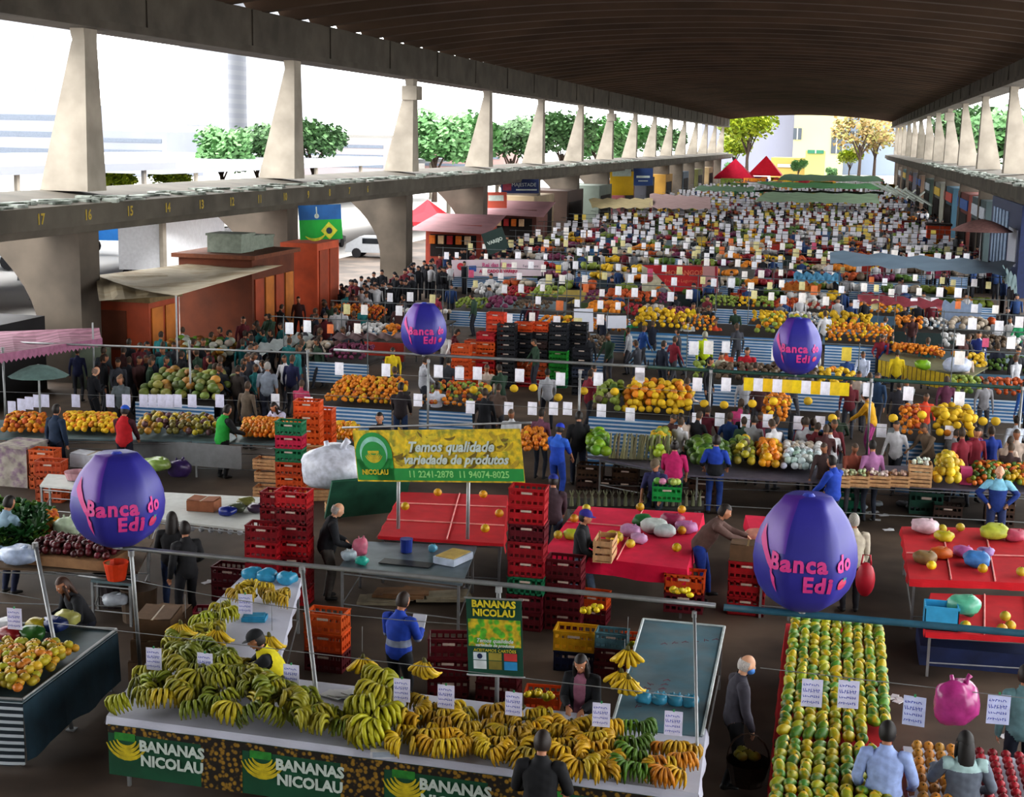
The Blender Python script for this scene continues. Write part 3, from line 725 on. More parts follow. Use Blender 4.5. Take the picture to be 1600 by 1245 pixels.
tray([(1035, 1170), (1080, 1175), (1065, 1235), (1010, 1225)], 3, 3, YL1+['#c07a1c'], 'small yellow banana bunch on the white cloth at the right end of the counter', 'small bananas on the white cloth')
tray([(595, 1085), (625, 1090), (590, 1178), (548, 1172)], 3, 4, ['#a09a1c', '#8c8a1c'], 'large banana bunch leaning between the green heap and the yellow trays', 'large bananas between heap and trays', 1.35, .2)
tray([(375, 925), (460, 935), (450, 952), (360, 942)], 6, 2, ['#b09420', '#a88c1c'], 'yellow banana bunch on the far end of the side table', 'bananas on the far end of the side table', .9)
tray([(340, 960), (370, 962), (330, 1010), (290, 1000)], 2, 5, ['#9c9420', '#8c8c1c'], 'banana bunch lying on the outer edge of the side table', 'bananas on the edge of the side table')
for px, py, y, lab in ((290, 966, 17.6, 'yellow banana bunch hanging on the wire left of the side table'), (345, 975, 17.5, 'banana bunch hanging over the edge of the side table'), (425, 985, 17.4, 'banana bunch hanging above the man in the yellow vest'), (566, 1018, 17.3, 'yellow banana bunch hanging left of the man in the blue hoodie'), (672, 1025, 17.0, 'yellow banana bunch hanging right of the man in the blue hoodie'), (980, 1005, 17.0, 'upper yellow banana bunch hanging at the grey tin table'), (975, 1040, 17.0, 'middle yellow banana bunch hanging at the grey tin table'), (988, 1050, 16.9, 'lowest yellow banana bunch hanging at the grey tin table')):
    g = GY(px, py, y); o = banana(g-Vector((0, 0, .08)), '#c8a81c', lab, None, 0, 1.35, (PI/2.3, 0, R.uniform(-.4, .4))); o.name = 'hanging_banana_bunch'
    bar(g+Vector((0, 0, .0)), g+Vector((0, 0, .35)), 'cord holding a '+lab.replace('yellow ', ''), WIRE, .004, 'strings of the hanging bananas', 'hanging_string', 'string')
# hanging vertical banner
rt_, W_, H_ = board('hanging_banner', 'vertical green banner of the banana stall hanging on the post', 'banner', (GY(727, 933, 16.85), GY(815, 938, 16.85), GY(818, 1058, 16.85), GY(733, 1054, 16.85)))
x_, z_ = W_/2, H_/2
panel(rt_, 'banner_cloth', -x_, x_, -z_, z_, M('deep_green_print', '#0c4436', .7, .15, 2), 0, .006)
b = MB(); b.tube([(-x_-.02, 0, z_), (x_+.02, 0, z_)], .014, 8); b.build('top_rod', STEEL, rt_); b = MB(); b.tube([(-x_-.02, 0, -z_), (x_+.02, 0, -z_)], .014, 8); b.build('bottom_rod', M('white_rod', '#b9bcc0', .5), rt_)
panel(rt_, 'banana_photo', -x_+.02, x_-.02, -.12, z_-.27, M('banana_tree_print', '#4f9a28', .7, .4, 14, 'cells', '#b09c20', p=(11, .5)), -.008, .003)
YT = M('yellow_lettering', '#c4b62a', .7)
put_text(rt_, 'BANANAS', 0, z_-.07, .125, YT, bold=.005); put_text(rt_, 'NICOLAU', 0, z_-.185, .125, YT, bold=.005)
put_text(rt_, 'Temos qualidade', 0, -.04, .07, WT, bold=.002, shear=.3); put_text(rt_, 'variedade de produtos', 0, -.1, .055, WT, bold=.002, shear=.3)
put_text(rt_, 'ACEITAMOS CARTÕES', 0, -.17, .055, YT)
for i, (c_, xx) in enumerate((('#b8c4cc', -.2), ('#8a8034', 0), ('#b03838', .2))): panel(rt_, 'card_emblem', xx-.085, xx+.085, -.3, -.2, M('emb%d' % i, c_), -.008, .003)
for i, (c_, xx) in enumerate((('#c4ccd0', -.2), ('#7a7030', 0), ('#2c84b8', .2))): panel(rt_, 'card_emblem', xx-.085, xx+.085, -.42, -.31, M('emc%d' % i, c_), -.008, .003)
b = MB(); disc(b, -.2, -.25, .035, -.013); b.build('round_mark', M('navy_mark', '#1c2c50'), rt_)
# blue bags of bananas etc.
def bag(label, pos, r, col, flat=.7, name='plastic_bag', cat='bag', seed=0, group=None, rough=.3):
    rr = random.Random(seed+int(pos[0]*31)); ph = [rr.uniform(0, 6) for _ in range(6)]
    def fn(q):
        d = 1+.12*math.sin(q.x*3+ph[0])*math.cos(q.y*3.5+ph[1])+.05*math.sin(q.z*5+q.x*6+ph[2])+.025*math.sin(q.y*11+q.z*9+ph[3])
        q = Vector([math.copysign(abs(c_)**.8, c_) for c_ in q]); return q*d
    root = thing(name, label, cat, pos, 0, group); b = MB(); b.ell((0, 0, r*flat), (r, r*.85, r*flat), 18, 12, 0, None, fn)
    m_ = M('bag_'+col.strip('#'), col, rough, .25, 8, bump=.4); b.build('bag_body', m_, root, True)
    e_ = 1.0 if flat > .65 else .5
    b = MB(); b.tube([(r*.3, 0, r*flat*1.75), (r*.36, 0, r*flat*(1.75+.35*e_)), (r*.5, .01, r*flat*(1.75+.55*e_))], [r*.16, r*.09, r*.13], 7)
    if flat > .65: b.tube([(-r*.2, 0, r*flat*1.75), (-r*.3, .02, r*flat*2.2)], [r*.14, r*.08], 6)
    b.build('knot', m_, root, True); return root
for i, (px, py) in enumerate(((1005, 1098), (1030, 1100), (1055, 1102), (1078, 1104))): bag('pale blue plastic bag on the near end of the grey tin table', G(px, py, .94), .11, '#3f88a4', .7, group='blue bags on the grey tin table', seed=i)
for i, (px, py) in enumerate(((395, 905), (418, 908), (448, 912))): bag('light blue plastic bag at the far end of the side table', G(px, py, .9), .17, '#3a8cae', .6, group='blue bags at the far end of the side table', seed=i+7)
b = MB(); g = G(398, 968, .9); b.box((0, 0, .03), (.35, .25, .06)); b.box((0, 0, .07), (.3, .2, .02), .1); tag(b.build('folded_bags', M('blue_bag_film', '#2f84a8', .4, .3, 6), None, False, g, .2), 'folded bright blue bags lying on the side table', 'bags')
b = MB(); g = G(545, 1090, .92)
for i in range(5): b.box((i*.09-.2, .02*i, .02+.01*i), (.3, .22, .012), R.uniform(-.5, .5))
tag(b.build('paper_sheets', M('white_paper', '#c4c6ca', .8, .05), None, False, g), 'loose white wrapping papers behind the banana heap', 'paper')
# pay terminal on papers
b = MB(); b.box((0, 0, .02), (.09, .16, .03)); b.box((0, .04, .037), (.06, .05, .004), 0, 1); tag(b.build('card_terminal', [M('terminal_black', '#16181c', .4), M('terminal_screen', '#38424a', .2)], None, False, G(552, 1092, .985), .3), 'small black card terminal on the white papers', 'terminal')
b = MB(); b.box((0, 0, .12), (.24, .16, .24)); b.box((0, -.085, .14), (.2, .006, .18), 0, 1); tag(b.build('paper_carton', [M('white_carton', '#bfc0c2', .8), M('carton_print', '#9aa4b0', .8)], None, False, G(600, 1180, .92), .3), 'low white carton at the front of the counter beside the middle banana tray', 'box')
bpy.data.objects['paper_carton'].scale = (1.3, 1.1, .35)
# ------------------------------------------------------------------ papaya stall
RC = [G(1232, 972, .9), G(1372, 978, .9), G(1372, 978, .9), G(1232, 972, .9)]
tp, QP = table('long papaya table with red cloth at the right of the banana stall', [(-.42, 21.3, .8), (1.0, 21.3, .8), (1.0, 14.6, .8), (-.38, 14.6, .8)], .8)
cloth('red cloth under the papayas', QP, .8, (.5, .5, .5, .5), REDC)
pl = 'green and yellow papaya in the long rows on the papaya table'; pg = 'papayas laid in rows on the papaya table'
PC = ['#5f8426', '#8c9424', '#4c7a30', '#a89a1e', '#7c8a22', '#557f34', '#9c981e']
for (x0, x1, ya, yb, n, skip) in ((-.35, .95, 16.75, 21.2, 22, None), (-.37, .93, 14.7, 16.6, 10, None)):
    for i in range(9):
        cgap = .05 if i >= 5 else 0
        for j in range(n):
            x = x0+.07+(x1-x0-.12)*i/8+ (0.02 if i >= 5 else 0); y = ya+(yb-ya)*(j+.5)/n
            if n == 22 and i >= 7 and j < 3: continue
            o = put('papaya', PAP, None, (x+R.uniform(-.008, .008), y, .95+R.uniform(0, .02)), 0, jit(R.choice(PC), .12)); o.rotation_euler = (.62+R.uniform(-.06, .06), R.uniform(-3, 3), R.uniform(-.08, .08)); tag(o, pl, 'papaya', pg)
# divider plank
b = MB(); b.box((0, 0, 0), (1.35, .03, .1)); tag(b.build('divider_board', DARKW, None, False, (.28, 16.65, .87)), 'dark divider board between the two blocks of papayas', 'board')
# brown fruit crates and apples right of it
ta, QA = table('low white-covered apple table at the right edge', [(1.15, 17.1, .8), (3.6, 17.1, .8), (3.6, 14.4, .8), (1.15, 14.4, .8)], .8)
cloth('white cloth under the red apples', QA, .8, (.3, .1, .1, .1), WHITEC)
for i in range(4):
    for j in range(9):
        fruit('mango', (1.28+i*.13, 15.0+j*.235, .9), jit('#a8742a', .12), 'brownish orange mango in the rows beside the papayas', 'mangoes in rows beside the papayas', 1.1, (.5, 0, R.uniform(-.2, .2)))
for i in range(11):
    for j in range(12):
        fruit('apple', (1.85+i*.15, 15.0+j*.175, .87), jit('#8c1826', .15), 'dark red apple in the tray at the right edge', 'red apples on the white cloth', 1.1)
for i in range(3):
    o = crate(2.0+i*.62, 15.55, .8, '#b9a8a8', 'pale pink fruit tray at the front of the apple table', 'pale trays on the apple table'); o.scale = (1, .9, .25)
# ------------------------------------------------------------------ left mango stall (front left)
tl, QL = table('fruit table of the mango stall at the left edge', [(-60, 970), (182, 985), (35, 1095), (-200, 1080)], .9, M('dark_tin', '#3c4c50', .5, .3, 3, metal=.2))
cloth('blue-white striped cloth, darkened in colour for shade, on the front of the mango stall', QL, .86, (.8, 0, 0, 0), STR_SHADE, 'striped_cloth'); cloth('dark teal cloth on the aisle side of the mango stall', QL, .84, (0, .75, 0, 0), M('dark_teal_cloth', '#16303c', .8, .3, 3))
b = MB(); L = [q-tl.location for q in QL]
for i, j in ((0, 1), (1, 2), (2, 3)): b.tube([L[i]+Vector((0, 0, .02)), L[j]+Vector((0, 0, .02))], .02, 6)
b.build('table_rim', STEEL, tl)
Q = quad([(-40, 1015), (125, 1022), (40, 1088), (-120, 1080)], .92)
heap('mango', Q, .97, .125, ['#b98a24', '#a8962a', '#b8742a', '#c09a30', '#96942c'], 'yellow orange mango in the pile on the left mango stall', 'mangoes piled on the left stall', .1, 2)
for i, (px, py, c_, r_) in enumerate(((20, 1000, '#7a1c20', .2), (50, 1000, '#2c5a24', .2), (60, 985, '#9a8c28', .18), (85, 985, '#1c2c5a', .2), (105, 975, '#9c9a5a', .2), (10, 985, '#b8bcc0', .18))):
    bag(['dark red', 'dark green', 'mustard', 'navy blue', 'pale olive', 'white'][i]+' bag of produce at the back of the mango stall', G(px, py, .92), r_, c_, .5, seed=i)
# carton stack right of mango stall
KR = M('brown_cardboard', '#5c452f', .85, .2, 5)
def carton(x, y, z, d, rz, label, group=None, mat=None, name='cardboard_box'):
    b = MB(); w_, l_, h_ = d; b.box((0, 0, h_/2), d); o = b.build(name, mat or KR, None, False, (x, y, z), rz)
    for s_ in (-1, 1):
        q = MB(); q.box((s_*w_*.26, 0, h_+.012), (w_*.46, l_*.98, .008), 0, 0, Matrix.Rotation(s_*-.06, 3, 'Y')); q.build('flap', mat or KR, o)
    q = MB(); q.box((0, 0, h_+.003), (.05, l_*1.005, .004)); q.build('tape', M('tape', '#8a7550', .4), o)
    return tag(o, label, 'box', group)
for i in range(3): carton(-9.55, 18.7+.05*i, i*.32, (.55, .7, .31), .1*i, ['brown cardboard box at the bottom of the stack by the mango stall', 'brown cardboard box in the middle of the stack by the mango stall', 'brown cardboard box on top of the stack by the mango stall'][i])
carton(-9.75, 19.6, 0, (.5, .6, .7), .1, 'tall brown cardboard box behind the mango stall')
# second left row: vegetable stall (y 21-24)
tv, QV = table('vegetable table at the left edge behind the mango stall', [(-60, 828), (240, 842), (215, 893), (-60, 885)], .85, M('plank_top', '#5a4a3a', .9))
b = MB(); g = G(105, 880, .9); b.box((0, 0, .08), (1.5, .9, .16)); tag(b.build('beet_tray', M('tan_carton', '#8a6848', .8), None, False, (g.x+.05, g.y+.3, .87)), 'wide tan tray holding the beets', 'tray')
Q = [Vector((g.x-.7, g.y+.7, 1)), Vector((g.x+.75, g.y+.7, 1)), Vector((g.x+.75, g.y-.1, 1)), Vector((g.x-.7, g.y-.1, 1))]
heap('beet', Q, 1.03, .13, ['#3c141c', '#5a1c28', '#4a1418'], 'dark purple beet in the tan tray on the left vegetable table', 'beets in the tan tray', .08, 2)
Q = quad([(-40, 800), (75, 812), (70, 862), (-40, 858)], .9)
heap('leafy_green', Q, .95, .24, ['#2c5a24', '#3c6a24', '#1c4a20', '#5a7a2a'], 'bunch of dark leafy greens on the left vegetable table', 'leafy greens on the left vegetable table', .15, 2)
Q = quad([(62, 815), (92, 818), (88, 845), (58, 842)], .9); heap('mango', Q, .98, .12, ['#a8642a', '#b8882a'], 'orange mango on the left vegetable table', 'orange mangoes on the left vegetable table', .1, 2)
bag('white and green produce bag standing on the beet tray behind the left balloon', G(105, 838, .95), .22, '#a9b8a0', .8); bag('pale blue bags heaped on the left vegetable table', G(30, 880, .88), .3, '#9aa8c0', .5)
bar(GY(-20, 880, 21.2), GY(170, 905, 20.6), 'grey frame bar in front of the left vegetable table', STEEL, .025)
# orange plastic bucket / basket on floor etc.
b = MB(); b.tube([(0, 0, 0), (0, 0, .28)], [.15, .2], 14, cap=False); b.tube([(0, 0, .28), (0, 0, .3)], [.205, .205], 14, cap=False); tag(b.build('orange_basket', M('orange_plastic', '#c8401c', .4), None, False, G(182, 905, .75)), 'bright orange plastic basket under the left balloon', 'basket')
tt, _ = table('small side table carrying the orange basket', [(150, 885), (215, 890), (205, 912), (142, 906)], .74)
b = MB(); b.tube([(0, 0, 0), (0, 0, .55)], [.27, .3], 16); b.tube([(0, 0, .55), (0, 0, .57)], [.31, .31], 16); tag(b.build('trash_drum', M('brown_drum', '#4a3826', .7, .2), None, False, G(218, 968, 0)), 'brown waste drum standing left of the person with dark hair', 'drum')
b = MB(); b.tube([(0, 0, 0), (0, 0, .4)], [.24, .28], 16); tag(b.build('trash_drum', M('dark_drum', '#2c2024', .6, .2), None, False, G(180, 945, 0)), 'dark low tub standing on the floor under the left balloon', 'drum')
bag('white plastic bag in the dark tub on the floor', G(180, 945, .35), .2, '#9aa0a8', .5)
# ------------------------------------------------------------------ grey work table, red tables
tw2, QG2 = table('grey tin work table between the banana stall and the red tables', [(558, 845), (745, 853), (722, 912), (528, 888)], .85, M('grey_tin', '#6b7880', .4, .2, 3, metal=.4))
b = MB(); b.box((0, 0, .005), (.9, .3, .01)); tag(b.build('black_tray', M('black_tray_plastic', '#1a1c20', .4), None, False, G(635, 880, .86), -.05), 'flat black tray lying on the grey work table', 'tray')
b = MB(); b.box((0, 0, .06), (.42, .62, .12)); b.box((0, 0, .125), (.36, .55, .02), 0, 1); o = tag(b.build('banana_carton', [M('white_blue_carton', '#a9b4c4', .8), M('carton_inside', '#a8904c', .8)], None, False, G(708, 876, .86), -.3), 'white and blue carton with yellow fruit on the grey work table', 'box')
b = MB(); b.tube([(0, 0, 0), (0, 0, .22)], [.1, .11], 14); b.tube([(0, 0, .22), (0, 0, .24)], [.115, .115], 14); tag(b.build('blue_tin', M('blue_can', '#1c3484', .4), None, False, G(635, 862, .86)), 'blue tin can on the grey work table', 'can')
bag('pink plastic bag on the grey work table', G(563, 868, .86), .13, '#b8687c', 1.2); bag('teal plastic bag on the grey work table', G(565, 882, .86), .12, '#2f9a8a', .6); bag('pale plastic bag at the left end of the grey work table', G(545, 875, .86), .13, '#9aa8b0', .7)
bag('light blue plastic cup bag right of the blue tin', G(676, 862, .86), .08, '#5a9ab4', .8)
for i, (px, py, rz) in enumerate(((600, 940, .2), (660, 930, -.2), (690, 935, .3), (625, 930, .1))):
    b = MB(); b.box((0, 0, .03), (.9, .45, .05)); b.box((.1, .05, .065), (.8, .4, .02), .15); tag(b.build('flattened_cardboard', M('pale_card%d' % (i % 2), ['#8f8672', '#7a5a3c'][i % 2], .9, .25, 4), None, False, G(px, py, .03*(i+0)), rz), 'flattened cardboard lying under the grey work table', 'cardboard', 'flattened cardboard under the grey work table')
def seams(Q, z, us, vs, label):
    b = MB()
    for u in us: b.tube([lerp4(Q, u, 0)+Vector((0, 0, z-Q[0].z)), lerp4(Q, u, 1)+Vector((0, 0, z-Q[0].z))], .014, 5)
    for v in vs: b.tube([lerp4(Q, 0, v)+Vector((0, 0, z-Q[0].z)), lerp4(Q, 1, v)+Vector((0, 0, z-Q[0].z))], .014, 5)
    return tag(b.build('divider_rope', M('pink_cord', '#d8908c', .7)), label, 'rope')
def redtable(lab, pix, mat, us, vs, drops, z=.9, group=None):
    t, Q = table(lab, pix, z); cloth('%s cloth on the %s' % ('crimson' if mat is CRIM else 'red', lab), Q, z, drops, mat); seams(Q, z+.03, us, vs, 'pale cords dividing the '+lab); return Q
Q1 = redtable('red table below the green banner', [(628, 770), (792, 775), (786, 850), (592, 838)], REDC, (.55,), (.33, .72), (.05, .2, .05, .05))
Q2 = redtable('long crimson table behind the person with the wooden crate', [(905, 792), (1098, 803), (1072, 890), (850, 863)], CRIM, (.52,), (.62,), (.28, .3, .05, .12))
Q2b = redtable('short crimson table behind the large balloon', [(1165, 806), (1235, 811), (1238, 893), (1190, 889)], CRIM, (.5,), (.6,), (.28, .05, .05, .2))
Q3 = redtable('red table at the right edge', [(1410, 824), (1640, 828), (1660, 914), (1422, 905)], REDC, (.27, .56, .85), (.45,), (.12, .1, .05, .1))
Q4 = redtable('lower red table at the right edge with the blue box', [(1455, 928), (1640, 935), (1650, 1000), (1447, 988)], REDC, (.45, .8), (), (.08, .1, .05, .1), .72)
b = MB(); b.box((0, 0, .16), (2.0, 1.2, .32)); tag(b.build('blue_tarp_pack', M('dark_blue_tarp', '#16244c', .6, .3, 3), None, False, G(1520, 1050, 0)+Vector((.2, .7, 0))), 'dark blue wrapped goods under the lower red table', 'goods')
b = MB(); w_ = .9
b.bb((-.25, -.2, 0), (.25, .2, .02)); 
for a_ in ((-.25, -.2, .25, -.185), (-.25, .185, .25, .2), (-.25, -.2, -.235, .2), (.235, -.2, .25, .2)): b.bb((a_[0], a_[1], 0), (a_[2], a_[3], .36))
b.bb((-.26, -.21, .33), (.26, -.19, .37)); tag(b.build('blue_plastic_box', M('sky_blue_plastic', '#3c9ac4', .4, .1), None, False, G(1470, 985, .74)+Vector((0, .2, 0))), 'sky blue plastic box at the left end of the lower red table', 'box')
bag('pale sea-green plastic bag beside the blue box', G(1505, 958, .9), .24, '#5aa488', .6)
YF = ['#c8a41c', '#c08c1c', '#b8a830']
def melons(pts, lab, grp, z=.93, col=None, sc=1.0):
    for px, py in pts: fruit('melon', G(px, py, z), jit(R.choice(col or YF), .1), lab, grp, sc)
melons([(684, 775), (755, 778), (633, 797), (780, 808), (758, 832)], 'single yellow melon lying on the red table below the green banner', 'melons on the red table below the banner')
melons([(916, 800), (897, 816), (872, 842), (1065, 802), (1000, 798), (1057, 862), (1065, 835), (960, 852), (985, 856)], 'single yellow melon lying on the crimson table', 'melons on the crimson table')
melons([(1472, 832), (1455, 890), (1535, 895), (1595, 900), (1500, 830)], 'yellow melon lying on the red table at the right edge', 'melons on the right red table')
melons([(1508, 985), (1565, 990), (1570, 970), (1578, 985)], 'yellow melon lying on the lower red table', 'melons on the lower red table', .75)
for i, (px, py, c_, r_, lab) in enumerate(((895, 842, '#a8b034', .17, 'yellow-green melon pile left on the crimson table'), (985, 838, '#a87ca0', .2, 'lilac fruit net on the crimson table'), (1005, 822, '#2c6a3c', .2, 'green leafy vegetable bag on the crimson table'), (1022, 832, '#b4bcb8', .24, 'white plastic bag on the crimson table'), (1038, 838, '#aab4b4', .2, 'crumpled white bag at the front of the crimson table'), (1050, 822, '#8c2c50', .22, 'dark pink fruit net on the crimson table'), (1072, 832, '#b070a0', .2, 'pink fruit net at the right of the crimson table'), (998, 848, '#b48cb0', .16, 'pale lilac net at the front of the crimson table'), (960, 846, '#a89428', .17, 'mustard melon bag on the crimson table'),
        (1180, 845, '#c08878', .2, 'pale pink bag beside the right balloon'), (1445, 832, '#c0a8b0', .24, 'pinkish white plastic bag on the right red table'), (1475, 845, '#b0a424', .17, 'yellow net bag on the right red table'), (1553, 842, '#a0a83c', .26, 'yellow-green cabbage net on the right red table'), (1585, 845, '#a8485c', .2, 'pink net at the right edge of the red table'), (1525, 885, '#3c70a8', .24, 'blue plastic bag on the right red table'), (1505, 870, '#a85c94', .18, 'pink plastic bag behind the blue bag'), (1470, 872, '#b85c1c', .18, 'orange fruit heap on the right red table'), (1445, 880, '#7c6440', .2, 'brown paper bag on the right red table'), (1540, 868, '#8a70a0', .14, 'lilac plastic bag right of the blue bag'), (1512, 962, '#2c6a4c', .1, 'dark green bag on the lower red table'))):
    bag(lab, G(px, py, .92 if py < 930 else .75), r_, c_, .55, seed=i, rough=.5)
# stacks of plastic crates
bpy.context.view_layer.update()
stack(505, 1050, [MAR, ORG, ORG], 'orange plastic crate in the stack behind the post', 'crates behind the post')
stack(695, 1092, [MAR, MAR, MAR], 'maroon plastic crate stacked behind the hanging banner', 'maroon crates behind the hanging banner', .2)
stack(775, 1100, [MAR, MAR], 'maroon plastic crate right of the hanging banner', 'maroon crates right of the hanging banner')
stack(895, 1050, ['#1c2440', YEL], ['dark crate under the yellow crate', 'yellow plastic crate behind the woman in the dark jacket'], None, 0, 0, 1.05)
stack(952, 1062, [MAR, MAR, '#5a8090'], ['maroon crate at the bottom beside the yellow crate', 'maroon crate in the middle beside the yellow crate', 'grey blue crate on top beside the yellow crate'], None, 0, 0, .8)
stack(992, 1045, [MAR, ORG], ['maroon crate under the orange fruit crate', 'orange crate of bananas beside the grey tin table'], None, .1, 0, .8)
stack(845, 1110, [ORG], 'orange crate of bananas on the floor behind the counter', None, .1, .45, .8)
stack(925, 975, [MAR, ORG], ['maroon crate on the floor below the frame bar', 'orange crate with yellow fruit below the frame bar'], None, -.1, 0, .85)
stack(1067, 958, [MAR, ORG], ['dark crate under the lemon crate', 'orange crate of lemons in front of the crimson table'], None, 0, .15, 1.1)
for px, py, z, lab, n in ((925, 958, .5, 'yellow fruit in the crate below the frame bar', 10), (1067, 930, .72, 'yellow lemon in the crate in front of the crimson table', 12), (845, 1092, .68, 'yellow fruit in the crate behind the counter', 10), (992, 1015, .45, 'orange yellow fruit beside the grey tin table', 8)):
    g = G(px, py, z)
    for i in range(n): fruit('lemon', (g.x+R.uniform(-.2, .2), g.y+R.uniform(-.12, .12), z+R.uniform(0, .05)), jit('#c8b01c', .12), lab, lab.replace('fruit', 'fruits').replace('lemon', 'lemons'), 1.0)
t_ = stack(818, 985, [MAR, MAR, GRN, '#8c1822', '#8c1822', MAR, RED, RED], 'red or maroon plastic crate in the tall stack right of the green banner', 'tall stack of crates right of the green banner', 0, 0, 1.0)
stack(878, 985, [MAR]*4, 'maroon plastic crate in the stack under the left end of the crimson table', 'maroon crates at the left of the crimson table', 0, 0, 1.0)
for px, py, n, lab in ((408, 948, 5, 'left'), (455, 945, 7, 'right'), (430, 915, 6, 'back')):
    stack(px, py, ['#7c1420' if i % 3 else RED for i in range(n)], 'dark red plastic crate in the %s stack beside the man with white hair' % {'left': 'lower front', 'right': 'tall front', 'back': 'rear'}[lab], 'dark red crates in the %s stack' % lab, .05, 0, .95)
stack(355, 940, [MAR, MAR], 'maroon crate lying low left of the dark red stacks', 'low maroon crates under the white table')
stack(325, 985, ['#8c1830'], 'crimson crate on the floor near the hanging bananas', None, .3)
for px, n in ((1163, 3),): stack(px, 962, [RED]*n, 'bright red plastic crate in the stack under the carton', 'red crates under the carton', 0, 0, 1.05)
g = G(1163, 962, 0); carton(g.x, g.y+.22, .96, (.6, .42, .28), 0, 'tan carton on the red crates where the man in brown leans')
stack(450, 785, [ORG, ORG, '#a8401c', GRN, '#a81c40', GRN], 'orange or green plastic crate in the leaning stack left of the banner', 'front stack of mixed crates', .1)
stack(478, 770, [ORG]*7, 'orange plastic crate in the tall stack left of the white sack', 'tall orange stack left of the white sack', .1)
stack(498, 760, [ORG]*6, 'orange plastic crate in the rear stack left of the white sack', 'rear orange stack left of the white sack', .1)
stack(75, 785, ['#a8481c']*3, 'orange plastic crate in the small stack near the left edge', 'small orange stack near the left edge', .1)
stack(65, 765, ['#b8501c']*3, 'orange plastic crate in the rear small stack near the left edge', 'rear small orange stack near the left edge', .1)
# big middle stacks
for px, py, n, cs in ((718, 612, 5, [ORG]), (738, 604, 5, [ORG]), (757, 606, 6, [ORG, ORG, RED]), (772, 603, 8, ['#c4401c']), (789, 607, 7, [BLK]), (815, 604, 7, [RED, '#a8481c', ORG, BLK, BLK, BLK, ORG]), (840, 604, 7, [RED, '#a8481c', ORG, BLK, '#3a2420', BLK, ORG]), (870, 606, 7, [GRN, '#2c9a3c', '#2c9a3c', '#2c9a3c', BLK, BLK, BLK]), (900, 604, 7, [BLK]), (907, 618, 5, [BLK, BLK, '#2c3444'])):
    stack(px, py, [cs[i % len(cs)] for i in range(n)], 'plastic crate in the tall crate wall behind the orange stall, stack at %s' % {718: 'the left end', 738: 'second place', 757: 'third place', 772: 'fourth place', 789: 'fifth place', 815: 'sixth place', 840: 'seventh place', 870: 'eighth place', 900: 'ninth place', 907: 'the right end'}[px], 'tall crate stack at %s' % {718: 'the left end', 738: 'second place', 757: 'third place', 772: 'fourth place', 789: 'fifth place', 815: 'sixth place', 840: 'seventh place', 870: 'eighth place', 900: 'ninth place', 907: 'the right end'}[px], 0, 0, 1.0)
stack(1108, 500, [BLK]*4, 'black plastic crate in the far stack', 'far black stack'); stack(1150, 500, [ORG, BLK, BLK, ORG], 'crate in the far mixed stack behind the right balloon', 'far mixed stack'); stack(1180, 500, [BLK]*5, 'dark crate in the far stack right of the red banner', 'far dark stack')
# wooden crates, sack, green skip
for i, (px, py, z, rz) in enumerate(((418, 775, 0, .1), (420, 765, .22, .1), (418, 760, .44, 0), (500, 800, .3, .4), (515, 795, .5, .2), (500, 785, .7, .5), (520, 780, .8, .1), (495, 775, .9, .3), (530, 810, .1, .5))):
    crate(G(px, py, 0).x, G(px, py, 0).y, z, '#ffffff', 'pale wooden crate in the loose pile left of the green banner' if i > 2 else 'pale wooden crate in the small stack behind the white table', 'loose wooden crates' if i > 2 else 'small stack of wooden crates', rz, WCR, (1.1, 1.1, 1.1))
bag('big white plastic sack on the wooden crates left of the green banner', G(522, 765, .75), .62, '#c4c8d4', .75)
b = MB(); b.box((0, 0, .5), (.06, 1.7, 1.0), 0, 0, Matrix.Rotation(.5, 3, 'Y')); tag(b.build('green_metal_lid', M('green_sheet', '#2c5a48', .5, .3, 2.5), None, False, G(565, 820, .25)+Vector((0, .4, 0)), -.9), 'dark green tilted sheet leaning under the left end of the banner', 'sheet')
table('white table with cartons left of the dark red crates', [(240, 768), (437, 778), (425, 832), (225, 808)], .85, M('white_top', '#b9bcb8', .6, .08))
carton(G(312, 800, .85).x, G(312, 800, .85).y+.2, .86, (.55, .4, .2), .05, 'open reddish brown carton on the white table', None, M('reddish_card', '#8c5a40', .9))
for i, (px, py, c_) in enumerate(((355, 805, '#1c2c78'), (370, 800, '#4c5440'), (385, 790, '#6c6c3c'), (400, 800, '#3c2c40'))): bag(['navy', 'olive', 'moss green', 'dark purple'][i]+' bag of goods on the white table', G(px, py, .86), .17, c_, .5, seed=i)
for i in range(6): fruit('melon', G(300+i*15, 830+i*1.2, .3), '#b8bcc4', 'white onion ball on the shelf under the white table', 'white balls under the white table', .7)
# small left tables between balloon and back row
table('small white table behind the left balloon', [(75, 740), (150, 745), (140, 765), (62, 758)], .75, M('white_top', '#b9bcb8'))
b = MB(); b.tube([(0, 0, 0), (0, 0, .16)], [.2, .26], 16, cap=False); b.tube([(0, 0, .01), (0, 0, .02)], [.2, .2], 16); tag(b.build('pink_basin', M('pink_plastic', '#a88088', .5), None, False, G(120, 748, .77)), 'pinkish plastic basin on the small white table', 'basin')
carton(G(145, 728, .4).x, G(145, 728, .4).y, .4, (.9, .45, .3), 0, 'white foam boxes behind the left balloon', None, M('white_foam', '#b4b8c0'))
bag('long pale green gourds on the crate right of the left balloon', G(245, 735, .5), .3, '#7c9450', .5); bag('purple plastic tub of goods right of the left balloon', G(280, 745, .3), .25, '#3c2c5c', .8)
b = MB(); b.box((0, 0, .45), (.75, .9, .9)); b.box((0, 0, .92), (.8, .95, .06)); tag(b.build('wrapped_pallet', M('floral_wrap', '#9a948a', .8, .3, 4, 'two', '#7c6878', p=(5, .55)), None, False, G(22, 760, 0)+Vector((0, .4, 0))), 'big pale wrapped bin at the left edge', 'bin')
